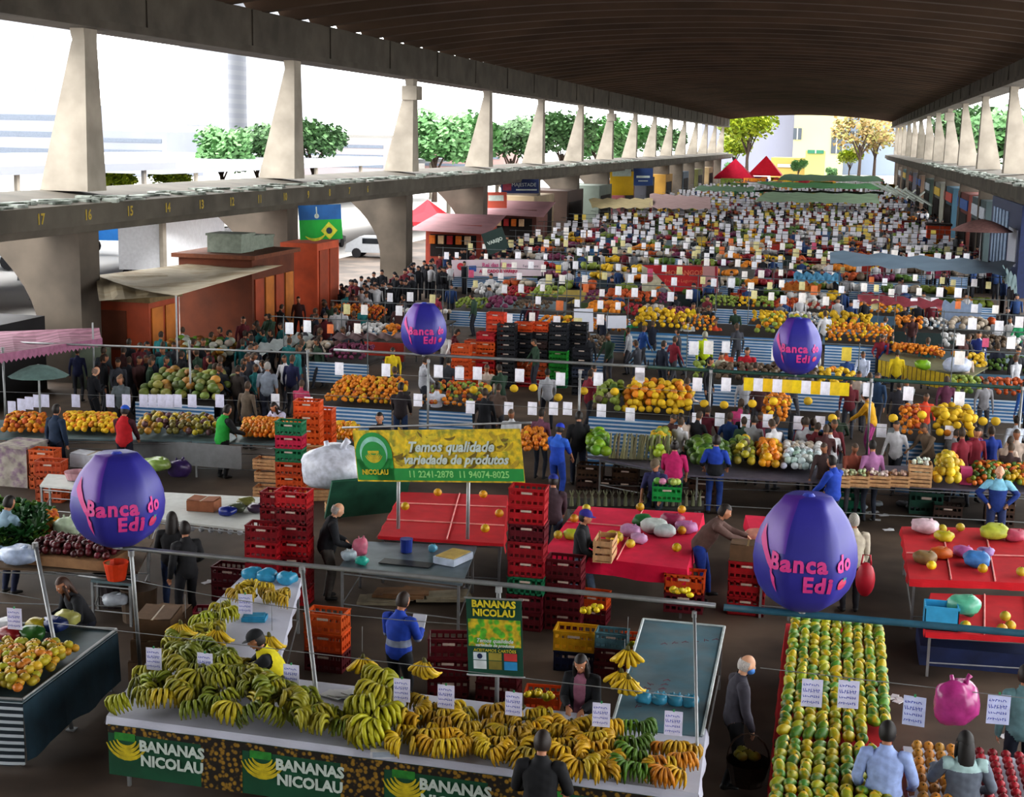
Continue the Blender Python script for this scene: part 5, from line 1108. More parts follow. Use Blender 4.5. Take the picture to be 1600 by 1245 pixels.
for ri, y in enumerate(rows):
    xa = -20.3 if y > 70 else -16.5 if y > 44 else -14; xb = 7.3 if y > 60 else 6.5
    if 40 < y < 46: segs = [(-17, -14.2), (-4.2, .8), (3.4, 6.8)]
    elif 46 < y < 56: segs = [(-16.8, -14.5), (-11, -7.4), (3.8, 7)]
    else:
        segs = []; x = xa+R.uniform(0, 1)
        while x < xb-2:
            w_ = R.uniform(3.5, 6.5); segs.append((x, min(xb, x+w_))); x += w_+R.uniform(.5, 1.4)
    for (x0, x1) in segs:
        if x1-x0 < 1: continue
        fc = R.choice(FCL); st = R.random() < .45 and y < 90
        c = Vector(((x0+x1)/2, y, 0)); lab = '%s clothed market stall in the %s of the hall' % (R.choice(['pale blue', 'grey', 'dark', 'striped blue', 'plain']), ' '.join(zone(c.x, y)))
        root = thing('market_stall', 'small market stall with a long produce table among the %s rows, %s side' % (zone(c.x, y)[1], zone(c.x, y)[0]), 'stall', c, 0, 'market stalls in the %s rows, %s side' % (zone(c.x, y)[1], zone(c.x, y)[0]))
        w_ = x1-x0; b = MB(); b.bb((-w_/2, 0, .84), (w_/2, 1.9, .9)); b.build('table_top', DARKW, root)
        b = MB(); b.bb((-w_/2, -.03, .25), (w_/2, 0, .9)); b.build('table_cloth', STR if st else M('fc_'+fc.strip('#'), fc, .8, .15, 2), root)
        for px_ in (-w_/2+.1, w_/2-.1):
            b = MB(); b.bb((px_-.02, .1, 0), (px_+.02, .14, .84)); b.bb((px_-.02, 1.7, 0), (px_+.02, 1.74, .84)); b.build('leg', STEEL, root)
        b = MB(); b.tube([(-w_/2, -.1, 0), (-w_/2, -.1, 2.35)], .018, 5); b.tube([(w_/2, -.1, 0), (w_/2, -.1, 2.35)], .018, 5); b.tube([(-w_/2-.4, -.1, 2.3), (w_/2+.4, -.1, 2.3)], .018, 5); b.build('frame', M('dull_frame', '#5c6264', .7), root)
        # goods
        if y < 66:
            x = x0+.1
            while x < x1-.5:
                dx = R.uniform(.7, 1.6); xe = min(x1-.1, x+dx); cc = R.choice(HC_)
                Q = [Vector((x, y+1.8, .9)), Vector((xe, y+1.8, .9)), Vector((xe, y+.1, .9)), Vector((x, y+.1, .9))]
                kd = R.choice(['orange', 'melon', 'cabbage']); heap(kd, Q, .96, {'orange': .2, 'melon': .24, 'cabbage': .3}[kd], [cc], 'piece of produce heaped on the %s market stalls, %s side' % zone(x, y)[::-1], 'produce heaped on the %s %s stalls' % zone(x, y), .25, 1, .2, 1.2 if kd == 'orange' else 1.0)
                x = xe+.05
        else:
            x = x0+.1
            while x < x1-.3:
                dx = R.uniform(.5, 1.3); xe = min(x1, x+dx); mi = R.randrange(10)
                for q in range(int(10)): STUFFHEAP.ell((R.uniform(x, xe), y+R.uniform(.2, 1.7), .98+R.uniform(0, .15)), (.2, .26, .17), 6, 4, mi)
                x = xe+.05
        # cards along the frame
        step = .62 if y < 80 else .6
        x = x0+.2
        while x < x1:
            if R.random() < .82: card((x, y-.12, 2.18+R.uniform(-.12, .12)), R.uniform(-.15, .15), R.choice(['#f0f0f6', '#f4f0f4', '#eef0f8', '#f4f0ec', '#dcd4a0'] if R.random() < .9 else ['#d8c04c', '#d87c4c', '#c85c7c']), 'white price card hanging in the %s row of stalls, %s side' % zone(x, y)[::-1], 'price cards in the %s rows, %s side' % zone(x, y)[::-1], R.uniform(.95, 1.4)*(1.0 if y < 80 else 1.25))
            x += step*R.uniform(.7, 1.5)
    # people in the aisle behind and in front
    n = int((xb-xa)*(.62 if y < 100 else .5))
    for i in range(n):
        x = R.uniform(xa-.5, xb+1.2); yy = y+R.choice([R.uniform(2.2, 3.0), R.uniform(-1.2, -.5), R.uniform(3.2, 4.2)])
        if y < 44 and -11.6 < x < -4.5: continue
        if abs(x+.8) < 1.2 and y < 40: continue
        col = R.choice(SHIRT if R.random() < .9 else ['#c8b01c', '#b8482c', '#2c8a5c', '#d8d8d8'])
        who(x, yy, R.choice([0, PI, R.uniform(0, 6.28)]), col, R.choice(['stand', 'arms', 'walk', 'reach', 'phone']))
# dense crowd along the left side aisle under the ledge
for i in range(190):
    t = R.random()**1.5; yy = 36.5+t*58; x = -21.2+R.random()*(5.2 if yy < 55 else 2.6)+(.8 if yy < 48 else 0)
    who(x, yy, R.uniform(0, 6.28), R.choice(['#16181e', '#1c2234', '#23262c', '#4a2c2c', '#2c4434', '#5c1a24', '#3a3c44', '#c0c0c4', '#1c6a6c']), R.choice(['stand', 'walk', 'arms']))
for i in range(50):
    yy = 60+R.random()*110; who(8+R.uniform(-.6, .9), yy, R.uniform(0, 6.28), R.choice(SHIRT), R.choice(['stand', 'walk', 'arms']))
for i in range(46):
    who(R.uniform(-4, 6.5), R.uniform(33.0, 33.9) if i % 3 else R.uniform(38.2, 41.5), R.choice([0, PI])+R.uniform(-.8, .8), R.choice(SHIRT), R.choice(['stand', 'arms', 'walk', 'reach', 'phone']))
for i in range(22): who(R.uniform(-12.5, -4.8), R.choice([R.uniform(37.8, 39.5), R.uniform(44, 50)]), R.uniform(0, 6), R.choice(SHIRT), R.choice(['stand', 'arms', 'walk']))
# second row shoppers (y 33-40)
for i, (px, py, c_, kk, rz) in enumerate(((778, 600, '#5c4c44', 'arms', 0), (757, 612, '#16181e', 'walk', 0), (800, 640, '#b0b4b8', 'arms', PI), (845, 640, '#6c4458', 'stand', 0), (700, 560, '#3a3c44', 'stand', 0), (1040, 600, '#1c2234', 'stand', 0), (1070, 615, '#1c2a44', 'stand', 0), (1105, 630, '#5c1a2c', 'arms', 0), (1140, 640, '#1c3a6c', 'walk', 0), (1157, 630, '#c84c84', 'stand', 0), (1165, 640, '#23262c', 'stand', 0), (1190, 640, '#7c3c4c', 'stand', PI), (1232, 628, '#16181e', 'arms', 0), (1310, 640, '#2c3c2c', 'reach', 0), (1290, 690, '#3c2c2c', 'arms', PI), (1335, 690, '#8c4c3c', 'arms', PI), (1365, 695, '#94648c', 'stand', 0), (1405, 650, '#8a9498', 'stand', 0), (1447, 612, '#c8482c', 'arms', PI), (1405, 600, '#2c2c34', 'stand', 0), (1500, 660, '#23262c', 'stand', 0), (1522, 660, '#a83c6c', 'arms', 0), (1552, 665, '#1f3a8a', 'stand', 0), (1590, 650, '#c0c8d4', 'stand', 0), (1580, 690, '#3c2c2c', 'arms', 0), (1480, 590, '#5c2c44', 'walk', 0), (1540, 590, '#8c8c90', 'stand', PI), (1560, 540, '#1c2234', 'walk', 0), (1590, 545, '#23262c', 'stand', PI), (1450, 530, '#3c6c70', 'stand', 0), (1500, 525, '#16181e', 'walk', 0), (1530, 520, '#1c2c6c', 'stand', PI), (1575, 480, '#3a2c3c', 'walk', 0),
        (370, 570, '#2c2420', 'stand', 0), (385, 600, '#5c5044', 'stand', 0), (455, 560, '#1c1f44', 'stand', 0), (470, 590, '#a83c5c', 'arms', 0), (250, 520, '#1c6a6c', 'stand', 0), (285, 510, '#b4b8c8', 'stand', 0), (200, 530, '#16181e', 'stand', 0), (160, 545, '#3c444c', 'walk', 0), (120, 540, '#1c2244', 'stand', 0), (1220, 470, '#1c3c9c', 'stand', 0), (1310, 465, '#c8b88c', 'arms', PI), (1330, 470, '#1c2c8c', 'stand', 0), (875, 425, '#1c4a9c', 'walk', 0), (905, 425, '#2054a8', 'stand', 0), (805, 375, '#1c3c9c', 'stand', 0), (1290, 490, '#c8c8cc', 'stand', 0), (1180, 565, '#23262c', 'walk', 0), (1350, 545, '#b4bcd0', 'arms', PI), (1395, 520, '#8c7c6c', 'arms', PI), (1090, 485, '#5c6468', 'stand', 0), (1075, 500, '#c0c4c8', 'stand', 0))):
    g = G(px, py, 1.7); c2 = c_; CLN.setdefault(c_, None)
    who(g.x, g.y, rz+R.uniform(-.4, .4), c_, kk, 0, None, 'shoppers near the second frame row' if g.y < 42 else None)
# ------------------------------------------------------------------ kiosks, awnings, signs along the sides
def boxq(nm, lab, cat, x0, x1, y0, y1, z0, z1, mat, parts=None):
    root = thing(nm, lab, cat, ((x0+x1)/2, (y0+y1)/2, z0)); w_, l_, h_ = x1-x0, y1-y0, z1-z0
    b = MB(); b.bb((-w_/2, -l_/2, 0), (w_/2, l_/2, h_)); b.build('body', mat, root)
    return root, w_, l_, h_
ORK = M('orange_painted_wood', '#8c3a18', .7, .25, 1.5); BRK = M('brown_painted_wood', '#5c2c14', .8, .25, 1.2); OCH = M('ochre_panel', '#a8641c', .7, .2, 2)
r_, w_, l_, h_ = boxq('market_kiosk', 'orange wooden kiosk under the beige awning beside the first column', 'kiosk', -25.2, -21.8, 42.8, 45.0, 0, 2.5, ORK)
boxq('barrier_panel', 'grey green low panel standing before the orange kiosk', 'panel', -23.2, -21.9, 40.3, 40.42, 0, 1.35, M('grey_green_panel', '#4c5448', .8, .3, 2))
b = MB(); b.bb((-w_/2-.1, -l_/2-.1, h_), (w_/2+.1, l_/2+.1, h_+.18)); b.build('roof', M('kiosk_roof', '#6c5a3c', .9), r_)
for i in range(2): b = MB(); b.bb((w_/2, -l_/2+.15+i*1.0, .3), (w_/2+.04, -l_/2+.95+i*1.0, 2.3)); b.build('door', OCH, r_)
b = MB(); b.bb((-w_/2+.3, -l_/2-.04, .9), (w_/2-.8, -l_/2, 2.2)); b.build('shutter', BRK, r_)
r_, w_, l_, h_ = boxq('market_kiosk', 'long brown wooden kiosk with ochre panels behind the beige awning', 'kiosk', -23.8, -20.9, 49.2, 53.4, 0, 3.45, BRK)
for i in range(4): b = MB(); b.bb((w_/2, -l_/2+.2+i*1.0, .3), (w_/2+.05, -l_/2+1.0+i*1.0, 2.7)); b.build('panel', OCH if i % 2 else ORK, r_)
b = MB(); b.bb((-w_/2-.2, -l_/2-.2, h_), (w_/2+.2, l_/2+.2, h_+.15)); b.build('roof', M('umber_roof', '#6a3c24', .8), r_)
for i, (yy, s_) in enumerate(((50.3, .9), (51.6, .7), (52.8, .6))):
    b = MB(); b.box((0, 0, .35*s_), (1.5*s_, 1.2, .7*s_)); b.box((0, 0, .74*s_), (1.6*s_, 1.3, .08)); tag(b.build('roof_unit', M('grey_unit', '#7c8478', .8), None, False, (-22.2, yy, 3.62)), 'grey %s unit on the roof of the brown kiosk' % ['larger', 'small', 'far'][i], 'unit')

r_, w_, l_, h_ = boxq('sign_tower', 'orange red kiosk tower below the green and blue sign', 'kiosk', -22.2, -20.6, 55.2, 57.8, 0, 3.65, M('red_orange_wood', '#b04c28', .7, .2, 2))
for i in range(2): b = MB(); b.bb((w_/2, -l_/2+.2+i*1.2, .4), (w_/2+.04, -l_/2+1.2+i*1.2, h_-.3)); b.build('door_panel', ORK, r_)
rt_, W_, H_ = board('billboard', 'green and blue painted sign with a yellow diamond on top of the kiosk tower', 'sign', (GY(467, 322, 55.0), GY(533, 318, 55.0), GY(535, 374, 55.0), GY(468, 374, 55.0)))
x_, z_ = W_/2, H_/2
panel(rt_, 'blue_panel', -x_, x_, .1, z_, M('sign_blue', '#1c5a94', .6, .2, 2), 0); panel(rt_, 'green_panel', -x_, x_, -z_, .1, M('sign_green', '#1ca03c', .6, .15, 2), 0)
b = MB(); b.box((x_*.4, -.02, -z_*.5), (.5, .01, .5), 0, 0, Matrix.Rotation(PI/4, 3, 'Y')); crescent(b, -x_*.3, -.1, .6, 4, 5.6, .12, -.02); b.build('yellow_diamond', M('sign_yellow', '#c8c83c', .6), rt_)
b = MB(); disc(b, x_*.4, -z_*.5, .13, -.03); b.build('dark_disc', M('sign_dark', '#1c3c4c', .6), rt_); b = MB(); disc(b, -x_*.15, .25, .1, -.02, 12); b.bb((-x_*.17, -.02, .2), (-x_*.12, -.018, z_*.9)); b.build('white_mark', WT, rt_)
boxq('market_kiosk', 'dark stall box added against floor glare under the dusty pink awning at the left edge', 'kiosk', -26.5, -23.9, 27, 40, 0, 2.3, M('glare_block_dark', '#1c1a1c', .8, .3, 1))  # dark box added to cut daylight glare on the floor; stall only presumed
# awnings
def awning(lab, pts, mat, scallop=None, posts=()):
    """pts: TL TR BR BL (3d)"""
    TL, TR, BR, BL = [Vector(q) for q in pts]; c = (TL+TR+BR+BL)/4; c.z = 0; root = thing('awning', lab, 'awning', c)
    b = MB(); n = 12
    for v in range(5):
        for u in range(n+1):
            q = BL.lerp(BR, u/n).lerp(TL.lerp(TR, u/n), v/4)-c; q.z -= .10*math.sin(PI*v/4)*(1+.5*math.sin(u*1.3)); b.v.append(tuple(q))
    for v in range(4):
        for u in range(n): a = v*(n+1)+u; b.f.append((a, a+1, a+n+2, a+n+1)); b.m.append(0)
    b.build('canvas', mat, root)
    if scallop:
        b = MB(); m = int((BR-BL).length/.25)
        for i in range(m): p0, p1 = BL.lerp(BR, i/m)-c, BL.lerp(BR, (i+1)/m)-c; b.add([p0, p1, p1-Vector((0, 0, .18)), p0-Vector((0, 0, .18)), (p0+p1)/2-Vector((0, 0, .26))], [(0, 1, 2, 4, 3)])
        b.build('scalloped_edge', scallop, root)
    for q in posts:
        b = MB(); q = Vector(q); b.tube([(q.x-c.x, q.y-c.y, 0), (q.x-c.x, q.y-c.y, q.z)], .03, 6); b.build('pole', STEEL, root)
    return root
PKA = M('dusty_pink_awning', '#a8788a', .8, .15, 2, 'stripex', '#8c6474', p=(3, .5)); BGA = M('beige_awning', '#a89c84', .8, .25, .8, 'two', '#7c6c50', p=(.8, .55))
pk = [GX(-60, 520, -23.5), GX(155, 512, -22.3), GX(160, 528, -20.6), GX(-60, 562, -20.0)]
awning('dusty pink scalloped awning at the left edge below the first column', pk, PKA, M('pink_edge', '#94607a', .8), ((-20.9, 31.5, 2.6), (-20.6, 37, 2.6)))
bgp = [GX(150, 430, -23.6), GX(350, 405, -23.4), GX(443, 414, -19.3), GX(275, 462, -18.6)]
awning('long beige fabric awning reaching out from behind the first column', [bgp[0], bgp[1], bgp[2], bgp[3]], BGA, None, ((bgp[3].x, bgp[3].y, bgp[3].z),))
awning('beige canvas strip over the orange kiosk', [GX(150, 432, -23.6), GX(262, 430, -21.8), GX(275, 462, -20.0), GX(155, 470, -21.6)], BGA)
def tent(lab, px, py, w_, h_, col, y):
    c = GY(px, py, y); root = thing('canopy_tent', lab, 'tent', (c.x, c.y, 0)); s = w_/2; z0 = c.z
    b = MB(); n = 8; P4 = [(-s, -s, z0), (s, -s, z0), (s, s, z0), (-s, s, z0)]; mid = [((a[0]+b_[0])/2*.5, (a[1]+b_[1])/2*.5, z0+h_*.45) for a, b_ in zip(P4, P4[1:]+P4[:1])]; apex = (0, 0, z0+h_)
    b.v = P4+mid+[apex]
    for i in range(4): j = (i+1) % 4; b.f += [(i, j, 4+i), (i, 4+i, 8), (4+i, j, 8)]; b.m += [0]*3
    for i in range(4): j = (i+1) % 4; p, q = Vector(P4[i]), Vector(P4[j]); b.add([p, q, q-Vector((0, 0, .25)), p-Vector((0, 0, .25))], [(0, 1, 2, 3)])
    b.build('canopy', M('tent_'+col.strip('#'), col, .7, .1, 2), root)
    for x_, y_, _ in P4: q = MB(); q.tube([(x_, y_, 0), (x_, y_, z0)], .04, 5); q.build('pole', STEEL, root)
    return root
tent('red gazebo tent behind the third column', 668, 345, 3.2, 1.4, '#b01c2c', 92)
tent('crimson gazebo tent at the far end left of the tree trunk', 1148, 277, 7, 3.4, '#c8143c', 270); tent('second crimson gazebo tent at the far end right of the tree trunk', 1196, 272, 6, 3.4, '#c0102c', 275)
RKM = M('brick_red_kiosk', '#8c3c2c', .8, .2, 1.5); PKR = M('pale_pink_roof', '#8c6468', .8, .15, 1)
for px0, px1, py0, py1, y, lab, m_ in ((665, 760, 345, 395, 84, 'red kiosk with a flat pink roof beyond the third column', RKM), (758, 845, 322, 375, 100, 'brown kiosk with a sloping pink canopy beyond the fourth column', M('umber_kiosk', '#5c342c', .8, .2, 1.5))):
    a, b_ = GY(px0, py1, y), GY(px1, py0, y)
    r_, w_, l_, h_ = boxq('market_kiosk', lab, 'kiosk', a.x, b_.x-.3, y, y+4, 0, b_.z-.3, m_)
    q = MB(); q.add([(-w_/2-.4, -l_/2-2.4, h_-.25), (w_/2+1.0, -l_/2-2.4, h_-.35), (w_/2+.6, l_/2, h_+.45), (-w_/2-.4, l_/2, h_+.45)], [(0, 1, 2, 3)]); q.build('canopy', PKR, r_)
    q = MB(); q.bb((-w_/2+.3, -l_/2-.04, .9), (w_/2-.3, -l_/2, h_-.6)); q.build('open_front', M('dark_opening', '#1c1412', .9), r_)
    for i in range(5): q = MB(); q.box((-w_/2+.5+i*.55, -l_/2-.3, h_-.9), (.35, .2, .5)); q.build('hanging_goods', M('hg%d' % (i % 3), ['#b8641c', '#b89c7c', '#8c1c1c'][i % 3], .8), r_)
def flat_sign(nm, lab, px0, py0, px1, py1, y, col, parts=(), dy=0, cat='sign', mat=None):
    rt_, W_, H_ = board(nm, lab, cat, (GY(px0, py0, y), GY(px1, py0+dy, y), GY(px1, py1+dy, y), GY(px0, py1, y)))
    panel(rt_, 'sign_face', -W_/2, W_/2, -H_/2, H_/2, mat or M('sign_'+col.strip('#'), col, .6, .1, 1), 0, .04)
    for q in parts: q(rt_, W_/2, H_/2)
    return rt_
NAV = '#1c2f5c'
flat_sign('shop_sign', 'navy blue shop sign beyond the fourth column', 783, 280, 842, 302, 100, NAV, [lambda r, x, z: put_text(r, 'MAJESTADE', .3, .1, z*.7, WT, y=-.06), lambda r, x, z: panel(r, 'sub_line', -x*.2, x*.9, -z*.6, -z*.4, WT, -.045, .005), lambda r, x, z: panel(r, 'red_mark', -x*.9, -x*.45, -z*.6, z*.4, M('rm', '#8c3c4c'), -.045, .005)])
flat_sign('shop_sign', 'red and white shop sign over the brown kiosk', 760, 300, 792, 325, 99, '#b0503c', [lambda r, x, z: panel(r, 'white_band', -x*.8, x*.7, -z*.1, z*.6, WT, -.045, .005)])
flat_sign('shop_banner', 'dark green banner with white letters left of the long white banner', 758, 365, 790, 400, 78, '#1c3430', [lambda r, x, z: put_text(r, 'VAREJO', 0, 0, z*.42, WT, y=-.06, bold=.01)], -12)
flat_sign('shop_sign', 'yellow shop panel under the far left ledge', 953, 268, 990, 305, 150, '#d0a81c', [lambda r, x, z: panel(r, 'pale_top', -x*.8, x*.8, z*.6, z*1.2, WT, -.045, .005)])
flat_sign('shop_sign', 'blue shop sign under the far left ledge', 990, 263, 1020, 290, 155, '#1c3a6c', [lambda r, x, z: panel(r, 'white_lines', -x*.7, x*.7, -z*.1, z*.15, WT, -.045, .005), lambda r, x, z: panel(r, 'white_lines', -x*.5, x*.5, -z*.5, -z*.4, WT, -.045, .005)])
def wb(r, x, z):
    b = MB(); disc(b, -x*.8, z*.2, z*.45, -.05); b.build('red_emblem', M('red_print', '#c02c3c'), r); b = MB(); b.bb((-x*.62, -.05, -z*.4), (-x*.46, -.048, z*.3)); b.build('blue_emblem', M('blue_print', '#3c5ca0'), r)
    put_text(r, 'Rei das Frutas', x*.02, z*.35, z*.7, M('pink_letters', '#b85c84'), y=-.06, bold=.01); put_text(r, 'ATACADO E VAREJO', x*.02, -z*.4, z*.5, M('red_letters', '#b83c5c'), y=-.06, bold=.01); put_text(r, 'Feira Livre', x*.72, z*.2, z*.45, M('grey_letters', '#5c5c6c'), y=-.06)
flat_sign('stall_banner', 'long white banner with red writing across the middle left', 706, 406, 850, 432, 72, '#c8b8c0', [wb], -1, 'banner')
def rb(r, x, z):
    b = MB(); b.add([(-x, -.05, z), (-x, -.05, -z), (0, -.05, -z), (-x*.65, -.05, z*.6)], [(0, 1, 2, 3)]); b.build('white_corner', M('cream_print', '#b8b49c'), r); put_text(r, 'MORANGOS', x*.4, z*.4, z*.5, M('pale_red_letters', '#d8785c'), y=-.06, bold=.01); put_text(r, 'Frutas e Legumes', x*.3, -z*.2, z*.35, M('pale_red_letters', '#d8785c'), y=-.06)
    b = MB(); disc(b, -x*.75, -.0, z*.3, -.06); b.build('round_emblem', M('maroon_print', '#8c3c3c'), r)
flat_sign('stall_banner', 'red banner with a cream corner across the middle of the hall', 1003, 414, 1097, 455, 68, '#b4242c', [rb], 0, 'banner')
flat_sign('stall_banner', 'narrow white and red banner right of the red banner', 1098, 416, 1122, 468, 67.5, '#a87c7c', [lambda r, x, z: panel(r, 'green_mark', -x*.3, x*.4, -z*.5, 0, M('grm', '#2c7a54'), -.045, .005), lambda r, x, z: panel(r, 'red_stripe', x*.6, x*.9, -z, z, M('redst', '#8c1c2c'), -.045, .005)], 0, 'banner')
# tarps
TARP = M('blue_grey_tarp', '#6c8294', .7, .15, .6)
def tarp(lab, pts, mat, nm='tarpaulin'):
    TL, TR, BR, BL = [Vector(q) for q in pts]; c = (TL+TR+BR+BL)/4; b = MB(); n = 14
    for v in range(5):
        for u in range(n+1): q = BL.lerp(BR, u/n).lerp(TL.lerp(TR, u/n), v/4)-c; q.z += .08*math.sin(u*2.1+v*1.3); b.v.append(tuple(q))
    for v in range(4):
        for u in range(n): a = v*(n+1)+u; b.f.append((a, a+1, a+n+2, a+n+1)); b.m.append(0)
    return tag(b.build(nm, mat, None, True, c), lab, 'tarp')
def TP(px, py, z): return G(px, py, z)
tarp('long blue grey tarpaulin roof over the right stalls', [TP(1297, 392, 2.8), TP(1590, 410, 2.8), TP(1570, 430, 2.5), TP(1297, 412, 2.5)], TARP)
tarp('pale blue end flap of the long tarpaulin at the right', [TP(1560, 410, 2.7), TP(1588, 432, 2.7), TP(1590, 462, 2.1), TP(1568, 438, 2.1)], M('pale_blue_tarp', '#a8c4c8', .7, .1))
tarp('yellowish canvas roof at the far left rows', [TP(920, 310, 2.8), TP(1020, 310, 2.8), TP(1020, 325, 2.5), TP(925, 325, 2.5)], M('cream_tarp', '#b8a87c', .8, .15, 1)); tarp('pinkish canvas roof at the far left rows', [TP(1015, 302, 2.8), TP(1110, 308, 2.8), TP(1110, 327, 2.5), TP(1015, 325, 2.5)], M('pink_tarp', '#a88c8a', .8, .15, 1))
tarp('pale ivory strip roof left of the striped stall', [TP(380, 545, 1.5), TP(470, 520, 1.5), TP(500, 525, 1.3), TP(390, 560, 1.3)], M('ivory_tarp', '#a8b0b0', .7, .1)); tarp('pinkish white strip roof left of the distant left balloon', [TP(520, 522, 1.8), TP(628, 522, 1.8), TP(628, 530, 1.6), TP(515, 530, 1.6)], M('rose_tarp', '#b09a9c', .7, .1))
tarp('pale blue tarpaulin over stalls in the middle right', [TP(1240, 425, 2.4), TP(1310, 428, 2.4), TP(1310, 442, 2.1), TP(1240, 440, 2.1)], M('sky_tarp', '#5c9cc0', .7, .1)); tarp('reddish long roof strip over the right middle rows', [TP(1340, 458, 2.2), TP(1475, 470, 2.2), TP(1470, 482, 2.0), TP(1340, 472, 2.0)], M('brick_tarp', '#94404c', .7, .15)); tarp('grey blue tarpaulin curtain near the right side', [GY(1472, 470, 60), GY(1535, 476, 60), GY(1530, 525, 60), GY(1472, 520, 60)], M('steel_tarp', '#7c8ca4', .7, .15), 'tarp_curtain')
tarp('orange roofed pile in the middle right rows', [TP(1225, 442, 1.5), TP(1285, 445, 1.5), TP(1280, 458, 1.2), TP(1220, 455, 1.2)], M('orange_tarp', '#b8702c', .7, .2))
for i, (a, c_) in enumerate((((1180, 284, 1365, 287, 1405, 296, 1215, 293), '#4c8c54'), ((1195, 300, 1370, 303, 1375, 318, 1180, 315), '#7c9478'), ((1225, 272, 1370, 275, 1385, 284, 1215, 282), '#3c6c48'), ((1090, 290, 1180, 292, 1175, 300, 1085, 298), '#5c7c60'), ((1180, 297, 1380, 300, 1382, 303, 1180, 300), '#1c4a34'))):
    tarp('%s green tarpaulin roof at the far end of the market' % ['bright', 'pale grey', 'dark', 'dull', 'narrow dark'][i], [TP(a[0], a[1], 3.2), TP(a[2], a[3], 3.2), TP(a[4], a[5], 2.9), TP(a[6], a[7], 2.9)], M('gt'+c_.strip('#'), c_, .7, .2, .5))
for i in range(9):
    g = G(1130+i*7, 322, 0); crate(g.x, g.y, .0, '#1c7a50', 'tall green crate stack at the far left rows', 'green crate stacks at the far rows', 0, None, (1.6, 1.6, 6.5))
# far end goods and crowd band
for i in range(60):
    x = R.uniform(-19, 8); yy = R.uniform(215, 285); g = Vector((x, yy, 0)); STUFFHEAP.box((x, yy, .9), (R.uniform(1.5, 4), 2, R.uniform(1.2, 2.4)), 0, R.randrange(10))
for i in range(150): who(R.uniform(-20, 8), R.uniform(212, 292), 0, R.choice(SHIRT), 'stand')
# right side: shops under ledge
def boxlab(nm, lab, cat, a, b_, mat): r_, *_ = boxq(nm, lab, cat, a[0], b_[0], a[1], b_[1], a[2], b_[2], mat); return r_
r_ = boxlab('shop_unit', 'dark blue shop unit with a white panel under the right ledge', 'shop', (9.6, 82, 0), (12.5, 98, 5), M('navy_shop', '#14244c', .6, .2))
b = MB(); b.bb((-1.52, -7, 1.6), (-1.45, -3, 3.6)); b.build('white_panel', M('white_shop_panel', '#b0b4c0', .6, .05), r_)
b = MB(); b.bb((-1.0, -8.06, 1.0), (1.3, -8.0, 3.4)); b.build('white_front', M('white_shop_panel', '#b0b4c0', .6, .05), r_)
for i in range(5): b = MB(); b.bb((-1.52, -2+i*1.8, .2), (-1.46, -.9+i*1.8, 4.4)); b.build('pillar_strip', M('pale_strip', '#8ca0b8'), r_)
for i, (y, c_) in enumerate(((104, '#3c4a4c'), (118, '#5c2c24'), (135, '#2c4c5c'), (152, '#5c5c54'), (170, '#2c3a34'), (190, '#5c4a3c'), (212, '#3c3c44'), (235, '#2c5a5c'), (255, '#6c5c4c'))):
    r_, w_, l_, h_ = boxq('shop_unit', '%s shop unit, one of the row under the right ledge' % ['slate', 'brick red', 'teal', 'grey', 'dark green', 'brown', 'charcoal', 'sea green', 'tan'][i], 'shop', 9.8, 13, y, y+11, 0, 4.4, M('shop%d' % i, c_, .8, .2, .5))
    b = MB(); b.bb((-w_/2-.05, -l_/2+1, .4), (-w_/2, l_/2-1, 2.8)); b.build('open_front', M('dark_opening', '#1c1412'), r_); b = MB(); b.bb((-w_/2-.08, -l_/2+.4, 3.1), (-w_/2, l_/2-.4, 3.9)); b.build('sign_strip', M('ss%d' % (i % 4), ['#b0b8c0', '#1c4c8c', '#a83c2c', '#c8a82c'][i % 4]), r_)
    r_, w_, l_, h_ = boxq('shop_unit', '%s shop unit, one of the row under the left ledge' % ['sand', 'dark brown', 'grey green', 'maroon', 'charcoal', 'ochre', 'slate', 'olive', 'tan'][i], 'shop', -27.5, -23.2, y+6, y+14, 0, 3.6, M('lshop%d' % i, ['#8c7c64', '#3c2c24', '#5c645c', '#5c2c30', '#34343a', '#94702c', '#4c5864', '#5c5c34', '#8c7858'][i], .8, .2, .5))
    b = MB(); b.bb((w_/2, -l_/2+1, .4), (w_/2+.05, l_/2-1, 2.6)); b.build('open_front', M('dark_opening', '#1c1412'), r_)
r_ = boxlab('market_kiosk', 'red kiosk at the right edge below the first right column', 'kiosk', (8.9, 66.5, 0), (11.2, 72, 4.2), M('deep_red_kiosk', '#7c2c18', .8, .2, 1)); b = MB(); b.bb((-1.2, -2, 2.6), (-1.14, 2.3, 3.7)); b.build('orange_panel', M('vivid_orange', '#c8481c', .6), r_); b = MB(); b.bb((-.9, -2.8, 2.6), (1, -2.74, 3.7)); b.build('orange_panel', M('vivid_orange', '#c8481c', .6), r_)
def parasol(lab, x, y, z, r, col):
    root = thing('parasol', lab, 'parasol', (x, y, 0)); b = MB(); n = 12
    for i in range(4):
        for j in range(n): a = 2*PI*j/n; rr_ = r*i/3; b.v.append((math.cos(a)*rr_, math.sin(a)*rr_, z-.55*(i/3)**1.6*r/1.4))
    for i in range(3):
        for j in range(n): b.f.append((i*n+j, (i+1)*n+j, (i+1)*n+(j+1) % n, i*n+(j+1) % n)); b.m.append(0)
    b.build('canopy', M('parasol_'+col.strip('#'), col, .8), root, True); b = MB(); b.tube([(0, 0, 0), (0, 0, z)], .03, 6); b.build('pole', STEEL, root); return root
g = GY(1535, 342, 84); parasol('dusty pink parasol in front of the dark blue shop', g.x, 84, g.z, 1.7, '#94706c')
g = GX(60, 575, -19.5); parasol('pale grey green parasol under the pink awning at the left edge', g.x, g.y, g.z+.1, .75, '#5c7470')
